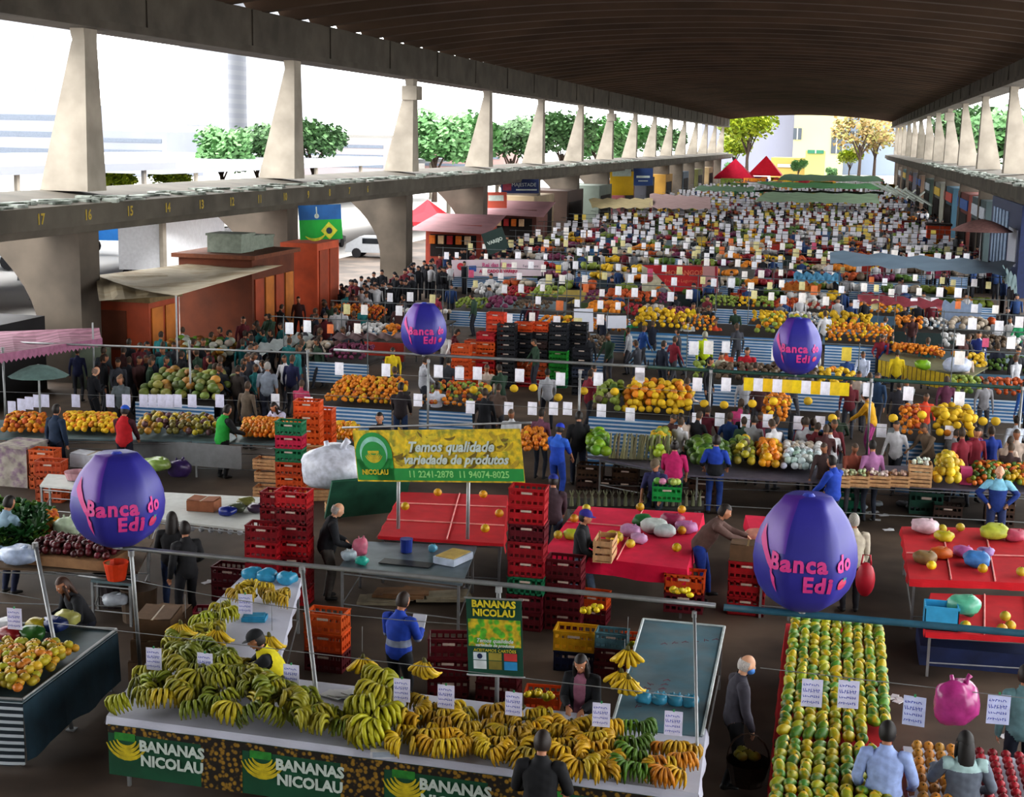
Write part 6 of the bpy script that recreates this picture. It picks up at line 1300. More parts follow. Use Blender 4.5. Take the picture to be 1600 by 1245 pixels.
g = GX(1465, 345, 7.2); r_ = boxlab('market_kiosk', 'bright red orange food cart near the right shops', 'kiosk', (6.5, g.y, 0), (8.2, g.y+2, 2.2), M('vivid_orange', '#c8481c'))
b = MB(); b.bb((-.95, -1.1, 2.2), (.95, 1.1, 2.35)); b.build('roof', M('dark_roof', '#2c1c1c'), r_)
# white frame structure at far right (stairs / rails)
b = MB()
for i in range(5): p = GY(1360+i*14, 285+i*3, 180-i*8); q = GY(1400+i*14, 305+i*4, 172-i*8); b.tube([p, q], .12, 5); q2 = GY(1372+i*14, 302+i*3, 176-i*8); b.tube([GY(1388+i*14, 288+i*3, 178-i*8), q2], .12, 5)
tag(b.build('white_railing', M('white_rail', '#a8b0a8', .6)), 'white crossing rails near the far right rows', 'railing')
# ------------------------------------------------------------------ outside: street, roofs, trees, towers, end buildings
WH = M('white_metal_roof', '#85888e', .7, .1, .1)
def slab(lab, x0, x1, y0, y1, z, mat=WH, edge=.5):
    r_, w_, l_, h_ = boxq('outside_canopy', lab, 'roof', x0, x1, y0, y1, z-edge, z, mat)
    for i in range(6): b = MB(); b.tube([(w_/2-.5, -l_/2+l_*(i+.5)/6, h_-z), (w_/2-.5, -l_/2+l_*(i+.5)/6, 0)], .2, 6); b.build('pillar', CONC, r_)
slab('pale flat roof of the next market hall outside the left columns', -75, -46, 48, 95, 5.9); slab('second pale flat roof outside the left columns', -95, -52, 105, 190, 5.2); slab('low pinkish roof beyond the ledge at the left', -44, -33, 40, 150, 3.9, M('pinkish_roof', '#6c6264', .8, .15, .1), .4)
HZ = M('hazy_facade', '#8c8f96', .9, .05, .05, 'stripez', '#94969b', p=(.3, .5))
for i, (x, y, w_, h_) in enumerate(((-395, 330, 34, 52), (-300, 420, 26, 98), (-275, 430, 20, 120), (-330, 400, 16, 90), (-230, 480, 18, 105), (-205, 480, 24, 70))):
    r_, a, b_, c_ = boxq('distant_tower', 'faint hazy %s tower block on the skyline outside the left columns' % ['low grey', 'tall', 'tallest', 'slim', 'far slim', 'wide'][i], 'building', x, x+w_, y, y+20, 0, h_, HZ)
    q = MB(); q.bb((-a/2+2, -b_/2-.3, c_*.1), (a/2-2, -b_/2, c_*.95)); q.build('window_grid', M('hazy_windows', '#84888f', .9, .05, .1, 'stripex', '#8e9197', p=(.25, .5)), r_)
for i, (px, y, w_, zt, c_) in enumerate(((10, 260, 34, 13, '#747884'), (205, 240, 14, 8, '#6c707a'), (530, 270, 20, 7.5, '#787274'), (575, 290, 16, 8.2, '#7c7a76'), (705, 310, 24, 7, '#7c6460'))):
    g = GY(px, 240, y); r_, a, b_, h_ = boxq('street_building', '%s low building across the yard outside the left columns' % ['long grey striped', 'small white', 'pale', 'beige', 'pinkish'][i], 'building', g.x-w_/2, g.x+w_/2, y, y+15, 0, zt, M('sb%d' % i, c_, .9, .1, .1))
    for k in range(3): q = MB(); q.bb((-a/2+1, -b_/2-.1, h_*.25+k*h_*.25), (a/2-1, -b_/2, h_*.33+k*h_*.25)); q.build('window_band', M('wb', '#4c5460', .5), r_)
def tree_proto(seed, col, col2, r=4, h=9, spread=1.0, bare=False):
    rr = random.Random(seed); b = MB(); root = thing('tree', 'x', 'tree', (0, 0, 0)); b.tube([(0, 0, 0), (.1, 0, h*.35), (-.1, .1, h*.55)], [.32, .22, .16], 7)
    tips = []
    for i in range(7):
        a = i*.9+rr.random(); p = (math.cos(a)*r*.55*spread, math.sin(a)*r*.55*spread, h*rr.uniform(.6, .9)); b.tube([(0, 0, h*rr.uniform(.3, .5)), (p[0]*.5, p[1]*.5, (h*.5+p[2])/2), p], [.14, .09, .04], 5); tips.append(p)
    b.build('trunk', M('bark', '#3c3028', .9, .3), root)
    b = MB()
    N = 2200 if not bare else 700
    cl = [(Vector(t)+Vector((rr.uniform(-1, 1), rr.uniform(-1, 1), rr.uniform(-.3, 1)))*r*.18, r*rr.uniform(.32, .5)) for t in tips for _ in range(2)]+[(Vector((0, 0, h*.88)), r*.5)]
    for i in range(N):
        c, R_ = rr.choice(cl); d = Vector((rr.gauss(0, 1), rr.gauss(0, 1), rr.gauss(0, .7))).normalized()*R_*rr.uniform(.6, 1.05); p = c+d; s = rr.uniform(.16, .34)
        u = Vector((rr.uniform(-1, 1), rr.uniform(-1, 1), rr.uniform(-.5, .5))).normalized()*s; v = u.orthogonal().normalized()*s*rr.uniform(.5, .9)
        b.add([p-u-v, p+u-v, p+u+v, p-u+v], [(0, 1, 2, 3)], 0 if rr.random() < .6 else 1)
    b.build('foliage', [M('leaf_'+col.strip('#'), col, .7, .3, .6), M('leaf_'+col2.strip('#'), col2, .7, .3, .6)], root)
    return root
T1 = tree_proto(1, '#47703f', '#5f8654'); T2 = tree_proto(2, '#36522f', '#48683e', 4.5, 10); T3 = tree_proto(3, '#8a9620', '#728620', 4.5, 10); T4 = tree_proto(4, '#7a6434', '#807c40', 4.5, 11, 1.1, True)
used = set()
def tree(T, px, py_top, y, sc, lab, grp=None):
    g = GY(px, py_top, y); T_ = T
    h = {T1: 9.9, T2: 11.2, T3: 11, T4: 12}[T]; s = max(.4, g.z/h) if sc is None else sc
    if T not in used: used.add(T); T.location = (g.x, y, 0); T.scale = (s,)*3; T['label'] = lab; o = T
    else: o = dup(T, (g.x, y, 0), R.uniform(0, 6), lab, None, s)
    if grp: o['group'] = grp
    return o
tree(T1, 345, 195, 150, None, 'round bright green tree seen left of the second column'); tree(T2, 400, 188, 165, None, 'dark bluish tree partly behind the second column'); tree(T2, 490, 180, 170, None, 'dark pointed tree right of the second column')
tree(T1, 680, 168, 175, None, 'bright green tree right of the third column'); tree(T1, 735, 172, 185, None, 'broad green tree left of the fourth column'); tree(T2, 800, 182, 190, None, 'blue green tree right of the fourth column'); tree(T2, 825, 175, 200, None, 'dark green tree left of the fifth column'); tree(T2, 880, 168, 200, None, 'dense dark tree between the fifth and sixth columns'); tree(T1, 935, 178, 215, None, 'green tree right of the sixth column'); tree(T1, 975, 188, 235, None, 'small green tree right of the seventh column'); tree(T2, 1040, 192, 300, None, 'distant green tree behind the ninth column')
for px, y in ((180, 120), (265, 125)): tree(T3, px, 240, y, .45, 'small yellow green shrub tree beyond the white roof, %s one' % ('nearer the first column' if px < 200 else 'farther right'))
tree(T2, 1545, 160, 190, None, 'dark green tree outside the right columns'); tree(T2, 1520, 160, 220, None, 'second dark tree outside the right columns'); tree(T1, 1597, 165, 160, None, 'green tree at the right edge outside')
tree(T3, 1172, 168, 318, None, 'lime green tree standing at the open far end'); tree(T3, 1150, 190, 325, .9, 'second lime tree behind the first at the far end'); tree(T4, 1348, 165, 315, None, 'brownish half-bare tree at the far end right'); tree(T4, 1372, 170, 322, None, 'second brownish tree at the far end beside the right ledge'); tree(T1, 1250, 222, 330, .5, 'small round green tree before the yellow building'); tree(T3, 1330, 215, 330, .7, 'yellowish tree left of the brownish trees')
tree(T1, 1300, 245, 318, .35, 'small green shrub at the far end right'); tree(T1, 1140, 240, 318, .4, 'small green shrub at the far end left')
def bld(lab, px0, px1, ptop, y, mat, wins, wm):
    a, c_ = GY(px0, ptop, y), GY(px1, ptop, y); r_, w_, l_, h_ = boxq('end_building', lab, 'building', a.x, c_.x, y, y+20, 0, a.z, mat)
    for (p0, q0, p1, q1) in wins:
        u, v = GY(p0, q0, y), GY(p1, q1, y); b = MB(); cx = (a.x+c_.x)/2; b.bb((u.x-cx, -l_/2-.3, v.z), (v.x-cx, -l_/2, u.z)); f_ = b.build('window', wm, r_)
        q = MB(); q.bb(((u.x+v.x)/2-cx-.15, -l_/2-.4, v.z), ((u.x+v.x)/2-cx+.15, -l_/2-.3, u.z)); q.build('mullion', M('pale_mullion', '#8c8c84'), f_)
    return r_
DW = M('dark_window', '#2c343c', .4)
bld('pale yellow building at the far end of the hall', 1245, 1325, 120, 400, M('pale_yellow_wall', '#94906a', .9, .08, .05), [(1300, 203, 1315, 240), (1240, 200, 1252, 218)], DW)
bld('grey building at the left of the far end', 1100, 1248, 110, 410, M('lilac_grey_wall', '#6c6e7c', .9, .1, .05), [(1241, 200, 1253, 217)], DW)
bld('blue grey building at the right of the far end', 1322, 1430, 115, 415, M('blue_grey_wall', '#6a7484', .9, .1, .05), [(1330, 205, 1342, 215)], DW)
bld('low yellow gatehouse with a green fascia at the far end', 1259, 1290, 235, 345, M('gate_yellow', '#8c8c54', .9, .08, .05), [(1262, 234, 1287, 240)], M('green_fascia', '#1c5c44'))
bld('low orange yellow wall building behind the red tents', 1205, 1262, 246, 350, M('orange_yellow_wall', '#8c7840', .9, .1, .05), [(1215, 256, 1255, 262)], WH)
# trucks and cars outside under the ledge
def car(lab, px, py, y, col, rz=0, van=False):
    g = G(px, py, 0) if y is None else GY(px, py, y); root = thing('parked_van' if van else 'parked_car', lab, 'vehicle', (g.x, g.y, 0), rz); b = MB(); h = 1.9 if van else .8
    pr = [(-2.1, .35), (2.1, .35), (2.15, .75), (1.5, .85 if not van else 1.2), (1.0, h+.6 if not van else h), (-1.1 if not van else -2.1, h+.6 if not van else h), (-2.0, .9)]
    vs = [(x, e*.85, z) for e in (-1, 1) for x, z in pr]; m = len(pr); b.add(vs, [tuple(range(m)), tuple(range(2*m-1, m-1, -1))]+[(i, i+m, (i+1) % m+m, (i+1) % m) for i in range(m)]); b.build('body', M('car_'+col.strip('#'), col, .3, .05), root)
    b = MB(); b.bb((-.9, -.87, .95), (.9, .87, 1.3)); b.build('windows', M('car_glass', '#141a20', .1), root)
    for x in (-1.3, 1.3):
        for e in (-.8, .8): b = MB(); b.tube([(x, e-.1, .32), (x, e+.1, .32)], .32, 12); b.build('wheel', M('tyre', '#16161a', .8), root)
def truck(lab, x, y, rz, L, H, col, cab):
    root = thing('parked_truck', lab, 'vehicle', (x, y, 0), rz); b = MB(); b.bb((-L/2, -1.25, 1.0), (L/2, 1.25, H)); b.build('cargo_box', M('cargo_'+col.strip('#'), col, .6, .06), root)
    b = MB(); b.bb((L/2+.1, -1.2, .6), (L/2+1.8, 1.2, 2.5)); b.build('cab', M('cab_'+cab.strip('#'), cab, .4), root); b = MB(); b.bb((L/2+1.8, -1.05, 1.5), (L/2+1.84, 1.05, 2.2)); b.build('windscreen', M('car_glass', '#141a20', .1), root)
    for xx in (-L/2+1, -L/2+2.2, L/2+1):
        for e in (-1.15, 1.15): b = MB(); b.tube([(xx, e-.15, .48), (xx, e+.15, .48)], .48, 12); b.build('wheel', M('tyre', '#16161a', .8), root)
truck('long white truck parked outside behind the beige awning', -35.5, 73, PI/2+.15, 11, 4.4, '#e6e8ec', '#c0c4c8'); truck('small blue covered truck outside left of the white truck', -47, 86, .3, 6, 4.0, '#1c6cb0', '#8c9094'); truck('second blue truck outside near the left column', -50, 74, .3, 5, 3.6, '#1c6cb0', '#a0a4a8')
for i, (x, y, c_) in enumerate(((-36, 50, '#8c9094'), (-40, 55, '#a0a4a8'), (-34, 60, '#2c3034'), (-43, 64, '#9a9ea4'), (-33, 46, '#1c4c44'), (-38, 44, '#14181c'), (-33, 80, '#9a9ea4'), (-30, 92, '#a0a4a8'), (-36, 98, '#3c4448'), (-47, 60, '#a0a4a8'), (-30.5, 42, '#22282a'), (-40, 68, '#9aa0a4'))):
    g = Vector((x, y)); root = None
    car('%s car parked outside the left columns, %s' % ({'#2c3034': 'dark', '#1c4c44': 'dark green', '#14181c': 'black', '#3c4448': 'dark grey', '#22282a': 'near-black'}.get(c_, 'white'), ['near the awning', 'by the long truck', 'behind the orange kiosk', 'in the second line', 'below the first column', 'left of the dark green one', 'beyond the long truck', 'behind the kiosk tower', 'near the third column', 'in the far line', 'close to the pink awning', 'beside the long truck'][i]), 0, 0, None, c_, R.choice([0.1, PI/2, .3])); o = bpy.data.objects[[q.name for q in COL.objects if q.name.startswith('parked_car')][-1]]; o.location = (x, y, 0)
# ------------------------------------------------------------------ named people
def place(px, py, P, rz):
    J = pose_joints(P); top = J['head']+Vector((0, 0, .12)); g = G(px, py, top.z); c, s = math.cos(rz), math.sin(rz)
    return (g.x-(c*top.x-s*top.y), g.y-(s*top.x+c*top.y))
def pp(label, px, py, rz, P, **k):
    xy = place(px, py, P, rz); return make_person(label, P, xy, rz, **k)
def loc_hand(root_xy, rz, wpt):
    d = Vector((wpt[0]-root_xy[0], wpt[1]-root_xy[1])); c, s = math.cos(-rz), math.sin(-rz); return (c*d.x-s*d.y, s*d.x+c*d.y, wpt[2])
def TR_(P):
    P = dict(P)
    if 'tr' in P: P['tr'] = P['tr']
    return P
hi = .0135
P = dict(lean=.5, hl=(-.25, .62, 1.12), hr=(.15, .58, 1.12), nod=.15, hy=-.1, g=1.1, w=1.1, hz=.98)
pp('person in a yellow vest over black sleeves leaning over the greenish bananas', 400, 985, 1.9, P, shirt='#15171c', vest='#c8bc1c', trousers='#1a1c22', hat='#14161a', vox=hi)
P = dict(hl=(-.14, .32, 1.15), hr=(.12, .36, 1.15), nod=.35, w=1.12, g=1.15)
r0, J0 = pp('person in a royal blue and grey hoodie seen from behind, holding white paper', 630, 926, -.35, P, shirt='#1c3f9c', accent=lambda c: c.z < 1.12 and c.z > 1.02, accol='#7c8498', trousers='#14161c', hair='#2a1c14', vox=hi)
b = MB(); b.box((0, 0, 0), (.2, .02, .26), 0, 0, Matrix.Rotation(-.7, 3, 'X')); o = tag(b.build('paper_sheet', M('white_paper', '#b8b8b8'), None, False, r0.matrix_basis @ Vector((.0, .46, 1.2))), 'white paper held by the person in the blue hoodie', 'paper')
P = dict(hl=(-.1, .3, 1.0), hr=(.1, .32, 1.02), nod=.4, s=.94)
pp('person with long dark hair in a dark jacket over a pink top behind the counter', 908, 1022, PI-.1, P, shirt='#14161c', accent=lambda c: abs(c.x) < .075 and c.y > .04, accol='#8c5c70', trousers='#14161c', style='long', vox=hi)
P = dict(hl=(-.2, .3, 1.0), hr=(.25, .28, 1.0), nod=.25, w=1.1, g=1.1)
pp('person in a black sweater with cropped hair standing in front of the counter', 848, 1143, .05, P, shirt='#101116', trousers='#16181e', hair='#241a16', vox=hi)
P = dict(hl=(-.2, .12, .82), hr=(.2, .18, .8), nod=.3, lean=.1, fl=(-.1, .15, .07), fr=(.1, -.12, .08))
r1, J1 = pp('old person with white hair, blue face mask and dark grey jacket carrying a basket', 1168, 1024, -1.2, P, shirt='#3c3a44', trousers='#1a1c22', style='bald', hair='#b0aaa6', skin='l', mask='#3c74b8', vox=hi)
b = MB(); b.tube([(0, 0, 0), (0, 0, .3)], [.2, .27], 14, cap=False); b.tube([(0, 0, 0), (0, 0, .01)], [.2, .2], 14)
for i in range(9): b.tube([(math.cos(PI*i/8)*.26, 0, .3+math.sin(PI*i/8)*.35), (math.cos(PI*(i+1)/8)*.26, 0, .3+math.sin(PI*(i+1)/8)*.35)], .012, 5)
bx_ = tag(b.build('wicker_basket', M('dark_wicker', '#3a2c24', .8, .3, 30), None, False, r1.matrix_basis @ Vector((.32, .1, .2))), 'dark wicker basket with yellow fruit held by the old person', 'basket')
for i in range(6): q = r1.matrix_basis @ Vector((.32, .1, .55)); fruit('mango', (q.x+R.uniform(-.12, .12), q.y+R.uniform(-.12, .12), .5+R.uniform(0, .04)), jit('#8a842c'), 'yellow green fruit in the dark wicker basket', 'fruit in the wicker basket', 1.2)
P = dict(hl=(-.25, .15, .9), hr=(.3, .25, .95), nod=.15, w=1.15, g=1.15)
pp('person in a light blue hoodie seen from behind at the apple table', 1388, 1128, -.1, P, shirt='#8ea0cc', trousers='#22262e', hair='#14100e', vox=hi)
P = dict(hl=(-.25, .35, 1.15), hr=(.25, .2, .95), nod=.15, s=.96, w=1.1)
r2, J2 = pp('person with dark hair in a grey and pale green jacket seen from behind', 1510, 1143, .1, P, shirt='#5c6470', accent=lambda c: c.z > 1.28 and abs(c.x) < .24, accol='#9ab4b4', trousers='#22242c', style='long', hair='#14110f', vox=hi)
bag('large magenta plastic bag held up beside the person with dark hair', GY(1492, 1130, 16.35), .26, '#a03878', 1.0, rough=.25)
P = dict(lean=.6, hl=(-.15, .78, 1.18), hr=(.15, .8, 1.15), nod=.1, hy=-.1, hz=.98, s=1.06, w=1.15, g=1.3, fl=(-.15, .1, .07), fr=(.15, -.1, .07))
make_person('person in a brown sweater and blue trousers bending over the carton on the red crates', P, (-1.95, 24.5), -1.45, shirt='#5c4640', trousers='#1c3c8c', hair='#241c18', vox=.016)
P = dict(hl=(-.16, .32, 1.0), hr=(.16, .32, .98), nod=.15, fl=(-.1, .25, .07), fr=(.1, -.25, .1))
r3, J3 = pp('person in a black jacket and purple cap walking with a wooden crate', 915, 797, -PI/2, P, shirt='#14161a', trousers='#4c5a6c', hat='#2c2478', vox=.016)
q = r3.matrix_basis @ Vector((0, .42, .95)); crate(q.x, q.y, q.z-.02, '#ffffff', 'pale wooden crate carried by the person in the purple cap', None, PI/2, WCR, (1.2, .9, 1.8))
P = dict(hl=(-.2, .35, 1.0), hr=(.2, .38, 1.0), nod=.35, lean=.2, w=1.15, g=1.3)
pp('old person with white hair in a black jacket beside the dark red crate stacks', 528, 786, -1.1, P, shirt='#16191f', trousers='#4c4844', style='bald', hair='#a8a29c', skin='l', vox=.016)
P = dict(hl=(-.2, .3, .95), hr=(.2, .3, .95), nod=.2, s=.97)
pp('person with long dark hair in a black jacket and jeans right of the left balloon', 268, 800, .3, P, shirt='#141418', trousers='#1c2c4c', style='long', vox=.016)
P = dict(hl=(-.25, .1, .85), hr=(.2, .25, 1.0))
pp('person in a long black coat right of the one in jeans', 288, 815, .9, P, shirt='#121216', trousers='#14141a', vox=.017)
P = dict(lean=.5, hl=(-.2, .5, .85), hr=(.2, .5, .85), nod=.2, hz=.75)
pp('person in a dark jacket sitting bent over under the left frame bar', 98, 902, -.6+PI, P, shirt='#16181e', trousers='#1c2030', style='long', hair='#3c2418', vox=.016)
for a in (
 ('person in a dark red checked shirt and blue cap right of the tall crate stack', 865, 742, .2, POSES['arms'], dict(shirt='#3c2c34', trousers='#4c5c74', hat='#1c2c7c')),
 ('person in a bright blue printed uniform and blue cap right of the green banner', 875, 662, -.3, POSES['arms'], dict(shirt='#1c44a4', trousers='#1c3c8c', hat='#1c34a0', sleeves=2, accent=lambda c: c.z > 1.25, accol='#2c5cb8')),
 ('tall person in black beside the one in the bright blue uniform', 905, 643, .2, POSES['phone'], dict(shirt='#101116', trousers='#141c30')),
 ('seated person in a navy shirt and cap holding a green crate', 1024, 718, PI-.2, dict(hl=(-.2, .3, .75), hr=(.2, .32, .75), nod=.3, hz=.72), dict(shirt='#2c2c54', trousers='#1c2434', hat='#5c5040', sleeves=2)),
 ('person in a magenta top seen from behind at the melons', 1055, 688, 0, dict(hl=(-.2, .3, .9), hr=(.25, .2, .85), s=.95, w=1.15, g=1.2), dict(shirt='#a81c5c', trousers='#1c2434', sleeves=2, style='bun')),
 ('person in a blue top and blue jeans standing at the cabbages', 1120, 680, 0, dict(hl=(-.25, .2, .95), hr=(.25, .25, 1.0), s=1.0), dict(shirt='#1c3f9c', accent=lambda c: c.z < 1.15, accol='#16181e', trousers='#1f3c7c', sleeves=2)),
 ('person in a blue shirt partly behind the right balloon', 1300, 712, .9, POSES['arms'], dict(shirt='#1c3f9c', trousers='#1c2434', sleeves=3)),
 ('person in a beige coat right of the large balloon', 1335, 803, .2, dict(hr=(.22, .1, .8), hl=(-.2, .3, 1.0), w=1.15, g=1.2), dict(shirt='#a8a090', trousers='#1c1c22', hair='#8c8880')),
 ('person in a navy and light blue track jacket with hands on hips', 1563, 728, PI, POSES['hips'], dict(shirt='#1c3474', accent=lambda c: c.z > 1.27, accol='#7cb4cc', trousers='#1c2850', style='bald', hair='#4a3a30', skin='l')),
 ('person in a green vest over dark sleeves standing at the oranges', 355, 633, -.5, dict(POSES['reach'], lean=.15), dict(shirt='#1c2024', vest='#1c8c34', trousers='#14161a')),
 ('person in a red vest and blue cap seen from behind at the left row', 195, 634, .1, POSES['arms'], dict(shirt='#3c1420', vest='#a0101c', trousers='#1a1c2c', hat='#1c4ca8')),
 ('person in a dark navy coat near the left edge', 88, 632, -.2, POSES['stand'], dict(shirt='#16283f', trousers='#14182c')),
 ('person in a navy sweater with a yellow bag at the left row', 150, 573, -.6, POSES['phone'], dict(shirt='#14161f', trousers='#16181e', skin='l', style='bald', hair='#8c7468')),
 ('person in a grey top with light hair at the left row', 187, 587, PI, dict(POSES['arms'], s=.95), dict(shirt='#5c6468', trousers='#1c1c24', sleeves=2, hair='#7c5c44', style='bun')),
 ('person in a grey shirt seen from behind near the orange stall', 418, 566, .1, dict(w=1.15, g=1.2), dict(shirt='#7c8490', trousers='#2c3040', sleeves=2, hair='#8c8884')),
 ('person in a white shirt bending over the oranges', 428, 628, PI-.3, dict(POSES['reach'], lean=.4, s=.92), dict(shirt='#b0b0c8', trousers='#1c1c24', style='long')),
 ('person in a dark top and jeans in front of the orange stall', 627, 598, .1, POSES['arms'], dict(shirt='#241c20', trousers='#1f3454', sleeves=3)),
 ('person in a white shirt in front of the orange stall', 683, 597, .1, dict(POSES['arms'], s=.97), dict(shirt='#b8bcc8', trousers='#16203c', sleeves=2, style='bun')),
 ('person with a dark jacket partly hidden behind the wide banana banner', 593, 645, PI, POSES['stand'], dict(shirt='#1c2028', trousers='#16181e')),
 ('person in a mustard sweater reaching toward the left behind the striped stalls', 1352, 612, 1.2, dict(POSES['reach']), dict(shirt='#c8961c', trousers='#a0407c')),
 ('person in a red shirt facing the camera left of the distant right balloon', 1168, 543, PI, dict(POSES['arms'], w=1.2, g=1.2), dict(shirt='#a81c2c', trousers='#1c1c24', sleeves=2)),
 ('person in a white top left of the person in the red shirt', 1128, 550, PI-.3, dict(POSES['arms'], s=.92), dict(shirt='#b4b0a0', trousers='#2c2c34')),
 ('person in a yellow-green safety jacket seen from behind', 1102, 518, .1, POSES['walk'], dict(shirt='#b4c81c', trousers='#14181c', hair='#8c8c7c')),
 ('person in a pale blue shirt at the left edge above the vegetable table', 14, 775, -.3, POSES['arms'], dict(shirt='#7c94a4', trousers='#1c2440')),
 ('person in a teal top at the right edge beyond the price card', 1604, 1040, 0, dict(POSES['stand']), dict(shirt='#5c7c80', trousers='#1c2434')),
):
    lab, px, py, rz, P, kw = a; y_ = G(px, py, 1.7).y
    pp(lab, px, py, rz, P, vox=.018 if y_ < 33 else .024, **kw)
b = MB(); g = G(1352, 905, .9); b.ell((0, 0, 0), (.16, .12, .3), 12, 8); b.tube([(-.08, 0, .25), (-.06, 0, .42), (.06, 0, .42), (.08, 0, .25)], .015, 6); tag(b.build('shopping_bag', M('crimson_bag', '#9c1428', .5), None, True, g), 'red shopping bag carried by the person in the beige coat', 'bag')
g = G(1042, 775, .85); crate(g.x, g.y, .78, '#1c8c44', 'green crate of vegetables held by the seated person in navy', None, .1)
for i in range(8): fruit('cabbage', (g.x+R.uniform(-.2, .2), g.y+R.uniform(-.1, .1), 1.1), jit(['#8c9c4c', '#a86c84', '#5c8c3c'][i % 3]), 'vegetable in the green crate of the seated person', 'vegetables in the held green crate', .7)
# ------------------------------------------------------------------ realise requests: 300 nearest of a kind as objects, the rest as one mass
CABM = fruit_mesh('cabbage', (.12, .12, .1), 10, 7, stem=False); LEAF = MB()
for k in range(14):
    a = k*2.4; r = .03+.006*k; c, s = math.cos(a), math.sin(a); t = .6+.03*k
    LEAF.add([(c*r-s*.04, s*r+c*.04, .02), (c*r+s*.04, s*r-c*.04, .02), (c*(r+.1)+s*.05, s*(r+.1)-c*.05, .16-.008*k), (c*(r+.14), s*(r+.14), .15-.01*k), (c*(r+.1)-s*.05, s*(r+.1)+c*.05, .16-.008*k)], [(0, 1, 2, 3, 4)])
LEAFM = LEAF.mesh('leafy_green', [OC(.6)])
MAN = fruit_mesh('mango', (.06, .07, .05), 8, 6); BEE = fruit_mesh('beet', (.055, .055, .05), 8, 6); APP = fruit_mesh('apple', (.055, .055, .05), 9, 7); ONI = fruit_mesh('onion', (.055, .055, .05), 8, 6); LEM = fruit_mesh('lemon', (.05, .065, .045), 8, 6)
FM = {'orange': (ORA, .055, 'orange'), 'melon': (MEL, .085, 'melon'), 'mango': (MAN, .06, 'mango'), 'beet': (BEE, .055, 'vegetable'), 'apple': (APP, .055, 'apple'), 'onion': (ONI, .055, 'vegetable'), 'lemon': (LEM, .05, 'lemon'), 'cabbage': (CABM, .12, 'vegetable'), 'leafy_green': (LEAFM, .12, 'vegetable')}
HCm = [M('mass_'+c.strip('#'), c, .7, .3, 3) for c in HC_]
def near(hexc):
    h = hexc.lstrip('#'); v = [int(h[i:i+2], 16) for i in (0, 2, 4)]
    return min(range(len(HC_)), key=lambda i: sum((int(HC_[i][1+2*k:3+2*k], 16)-v[k])**2 for k in range(3)))
for kd, L in REQ.items():
    me, r, cat = FM[kd]; L.sort(key=lambda a: a[0].y); nm = {'lemon': 'lemon'}.get(kd, kd)
    for pos, col, lab, grp, sc_, rot in L[:295]:
        o = put(nm, me, None, pos, R.uniform(0, 6.28), col, sc_); tag(o, lab, cat, grp)
        if rot: o.rotation_euler = rot
    if len(L) > 295:
        b = MB()
        for pos, col, lab, grp, sc_, rot in L[295:]:
            b.ell(pos+Vector((0, 0, r*.9*sc_)), (r*sc_, r*sc_, r*.9*sc_), 7, 5, near(col))
        stuff(b.build(kd+'_piles', HCm, None, True), 'remaining heaps of %s on the farther market stalls' % {'orange': 'oranges', 'melon': 'round melons', 'cabbage': 'cabbages and greens', 'mango': 'mangoes'}.get(kd, kd), cat)
stuff(STUFFHEAP.build('produce_mass', HCm, None, True), 'mass of mixed produce heaped on the farthest stalls', 'produce')
CARDS.sort(key=lambda a: a[0].y)
for i, (pos, rz, col, lab, grp, sc_) in enumerate(CARDS[:298]):
    o = put('hanging_price_card', CARDM, None, pos, rz, col, sc_); tag(o, lab or 'white price card', 'price card', grp)
    if pos.y < 20:
        put('handwriting', CARDW, o); put('clip', CARDC, o)
        o['parts'] = 1
b = MB(); cm_ = [M('card_mass', '#d8d8e0', .8, .03), M('card_mass_yellow', '#d0b85c', .8, .05)]
for pos, rz, col, lab, grp, sc_ in CARDS[298:]:
    b.box(pos-Vector((0, 0, .15*sc_)), (.22*sc_, .01, .3*sc_), rz, 0 if near(col) == 8 or col[1] in 'de' and col not in ('#d8c04c', '#d87c4c') else 1)
stuff(b.build('distant_price_cards', cm_), 'dense far mass of white price cards over the farther stalls', 'price cards')
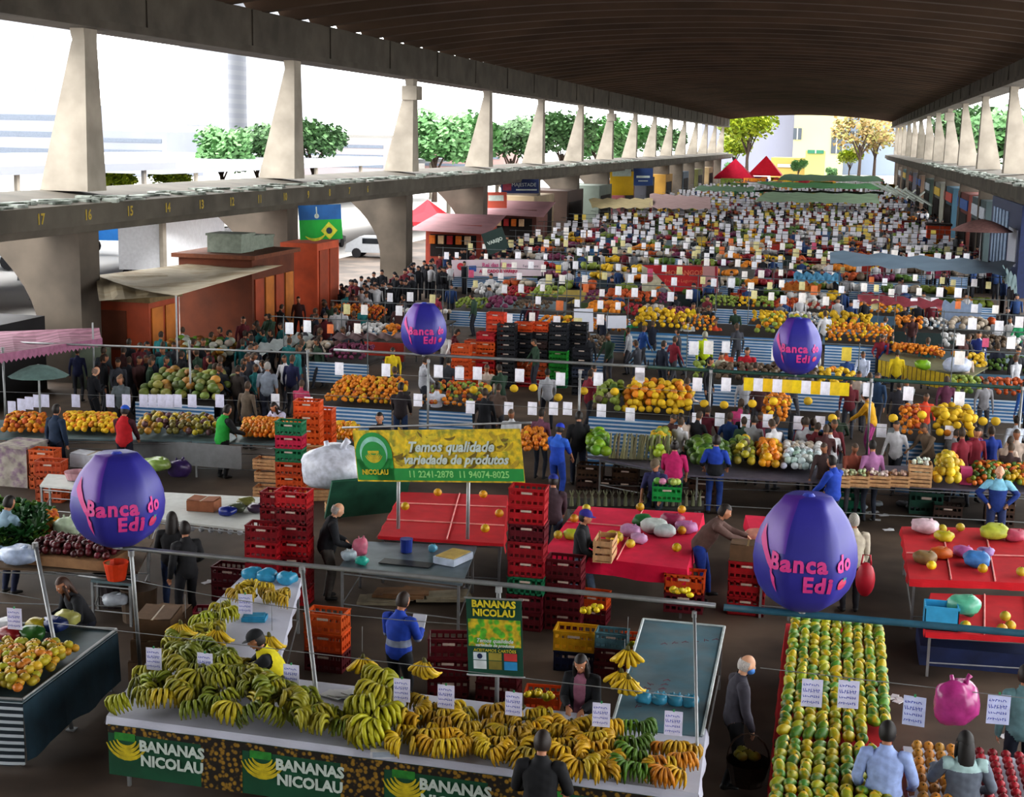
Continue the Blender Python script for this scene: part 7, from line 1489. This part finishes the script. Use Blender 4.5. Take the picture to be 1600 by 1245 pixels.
NAMED = {'black': '#101116', 'dark navy': '#1c2234', 'charcoal': '#23262c', 'grey': '#7c7f86', 'white': '#c0c0c4', 'maroon': '#5c1a24', 'navy blue': '#1c3a6c', 'bright blue': '#1f4a9a', 'dark brown': '#4a2c2c', 'green': '#2c6a44', 'tan': '#8c7c64', 'rose': '#a8446c', 'orange': '#c8502c', 'yellow': '#c8b01c', 'teal': '#1c6a6c', 'brick': '#8c4c3c'}
def cname(h):
    v = [int(h[1+2*k:3+2*k], 16) for k in range(3)]; return min(NAMED, key=lambda n: sum((int(NAMED[n][1+2*k:3+2*k], 16)-v[k])**2 for k in range(3)))
PEOPLE.sort(key=lambda a: a[1])
nper = 0; MASS = MB()
for (x, y, rz, col, k, z, lab, grp) in PEOPLE:
    if nper < 253:
        nper += 1; me = (MIDP if y < 60 else FARP)[k if (y < 60 or k in FARP) else 'stand']
        o = put('person', me, None, (x, y, z), rz, col, R.uniform(.93, 1.04)); sd, dp = zone(x, y)
        act = {'stand': 'standing', 'arms': 'with hands forward', 'walk': 'walking', 'reach': 'reaching forward', 'phone': 'with one raised hand'}[k]
        l_ = 'person in %s top %s, among the %s rows, %s side' % (cname(col), act, dp, sd)
        tag(o, l_, 'person', l_.replace('person', 'people', 1))
    else:
        i = R.randrange(3); mi = {'white': 3, 'grey': 2, 'navy blue': 1, 'maroon': 4, 'tan': 2}.get(cname(col), 0 if R.random() < .6 else R.randrange(5))
        c, s = math.cos(rz), math.sin(rz)
        for e in (-1, 1): MASS.tube([(x+e*.1*c, y+e*.1*s, 0), (x+e*.09*c, y+e*.09*s, .9)], [.06, .09], 5, 0)
        MASS.tube([(x, y, .85), (x, y, 1.15), (x, y, 1.38), (x, y, 1.47)], [(.17, .12), (.16, .12), (.2, .12), (.06, .06)], 7, mi)
        for e in (-1, 1): MASS.tube([(x+e*.2*c, y+e*.2*s, 1.38), (x+e*.26*c, y+e*.26*s, .9)], [.055, .035], 4, mi)
        MASS.ell((x, y, 1.58), (.09, .1, .12), 7, 5, 5); MASS.ell((x, y+.01, 1.63), (.095, .105, .1), 7, 5, 0)
stuff(MASS.build('crowd', [M('mass_dark', '#1a1c24', .85), M('mass_navy', '#26406c', .85), M('mass_grey', '#6c6e74', .85), M('mass_white', '#b8b8bc', .85), M('mass_maroon', '#6c2430', .85), M('mass_skin', '#a87c64', .7)], None, True), 'dense far crowd of market visitors', 'crowd')
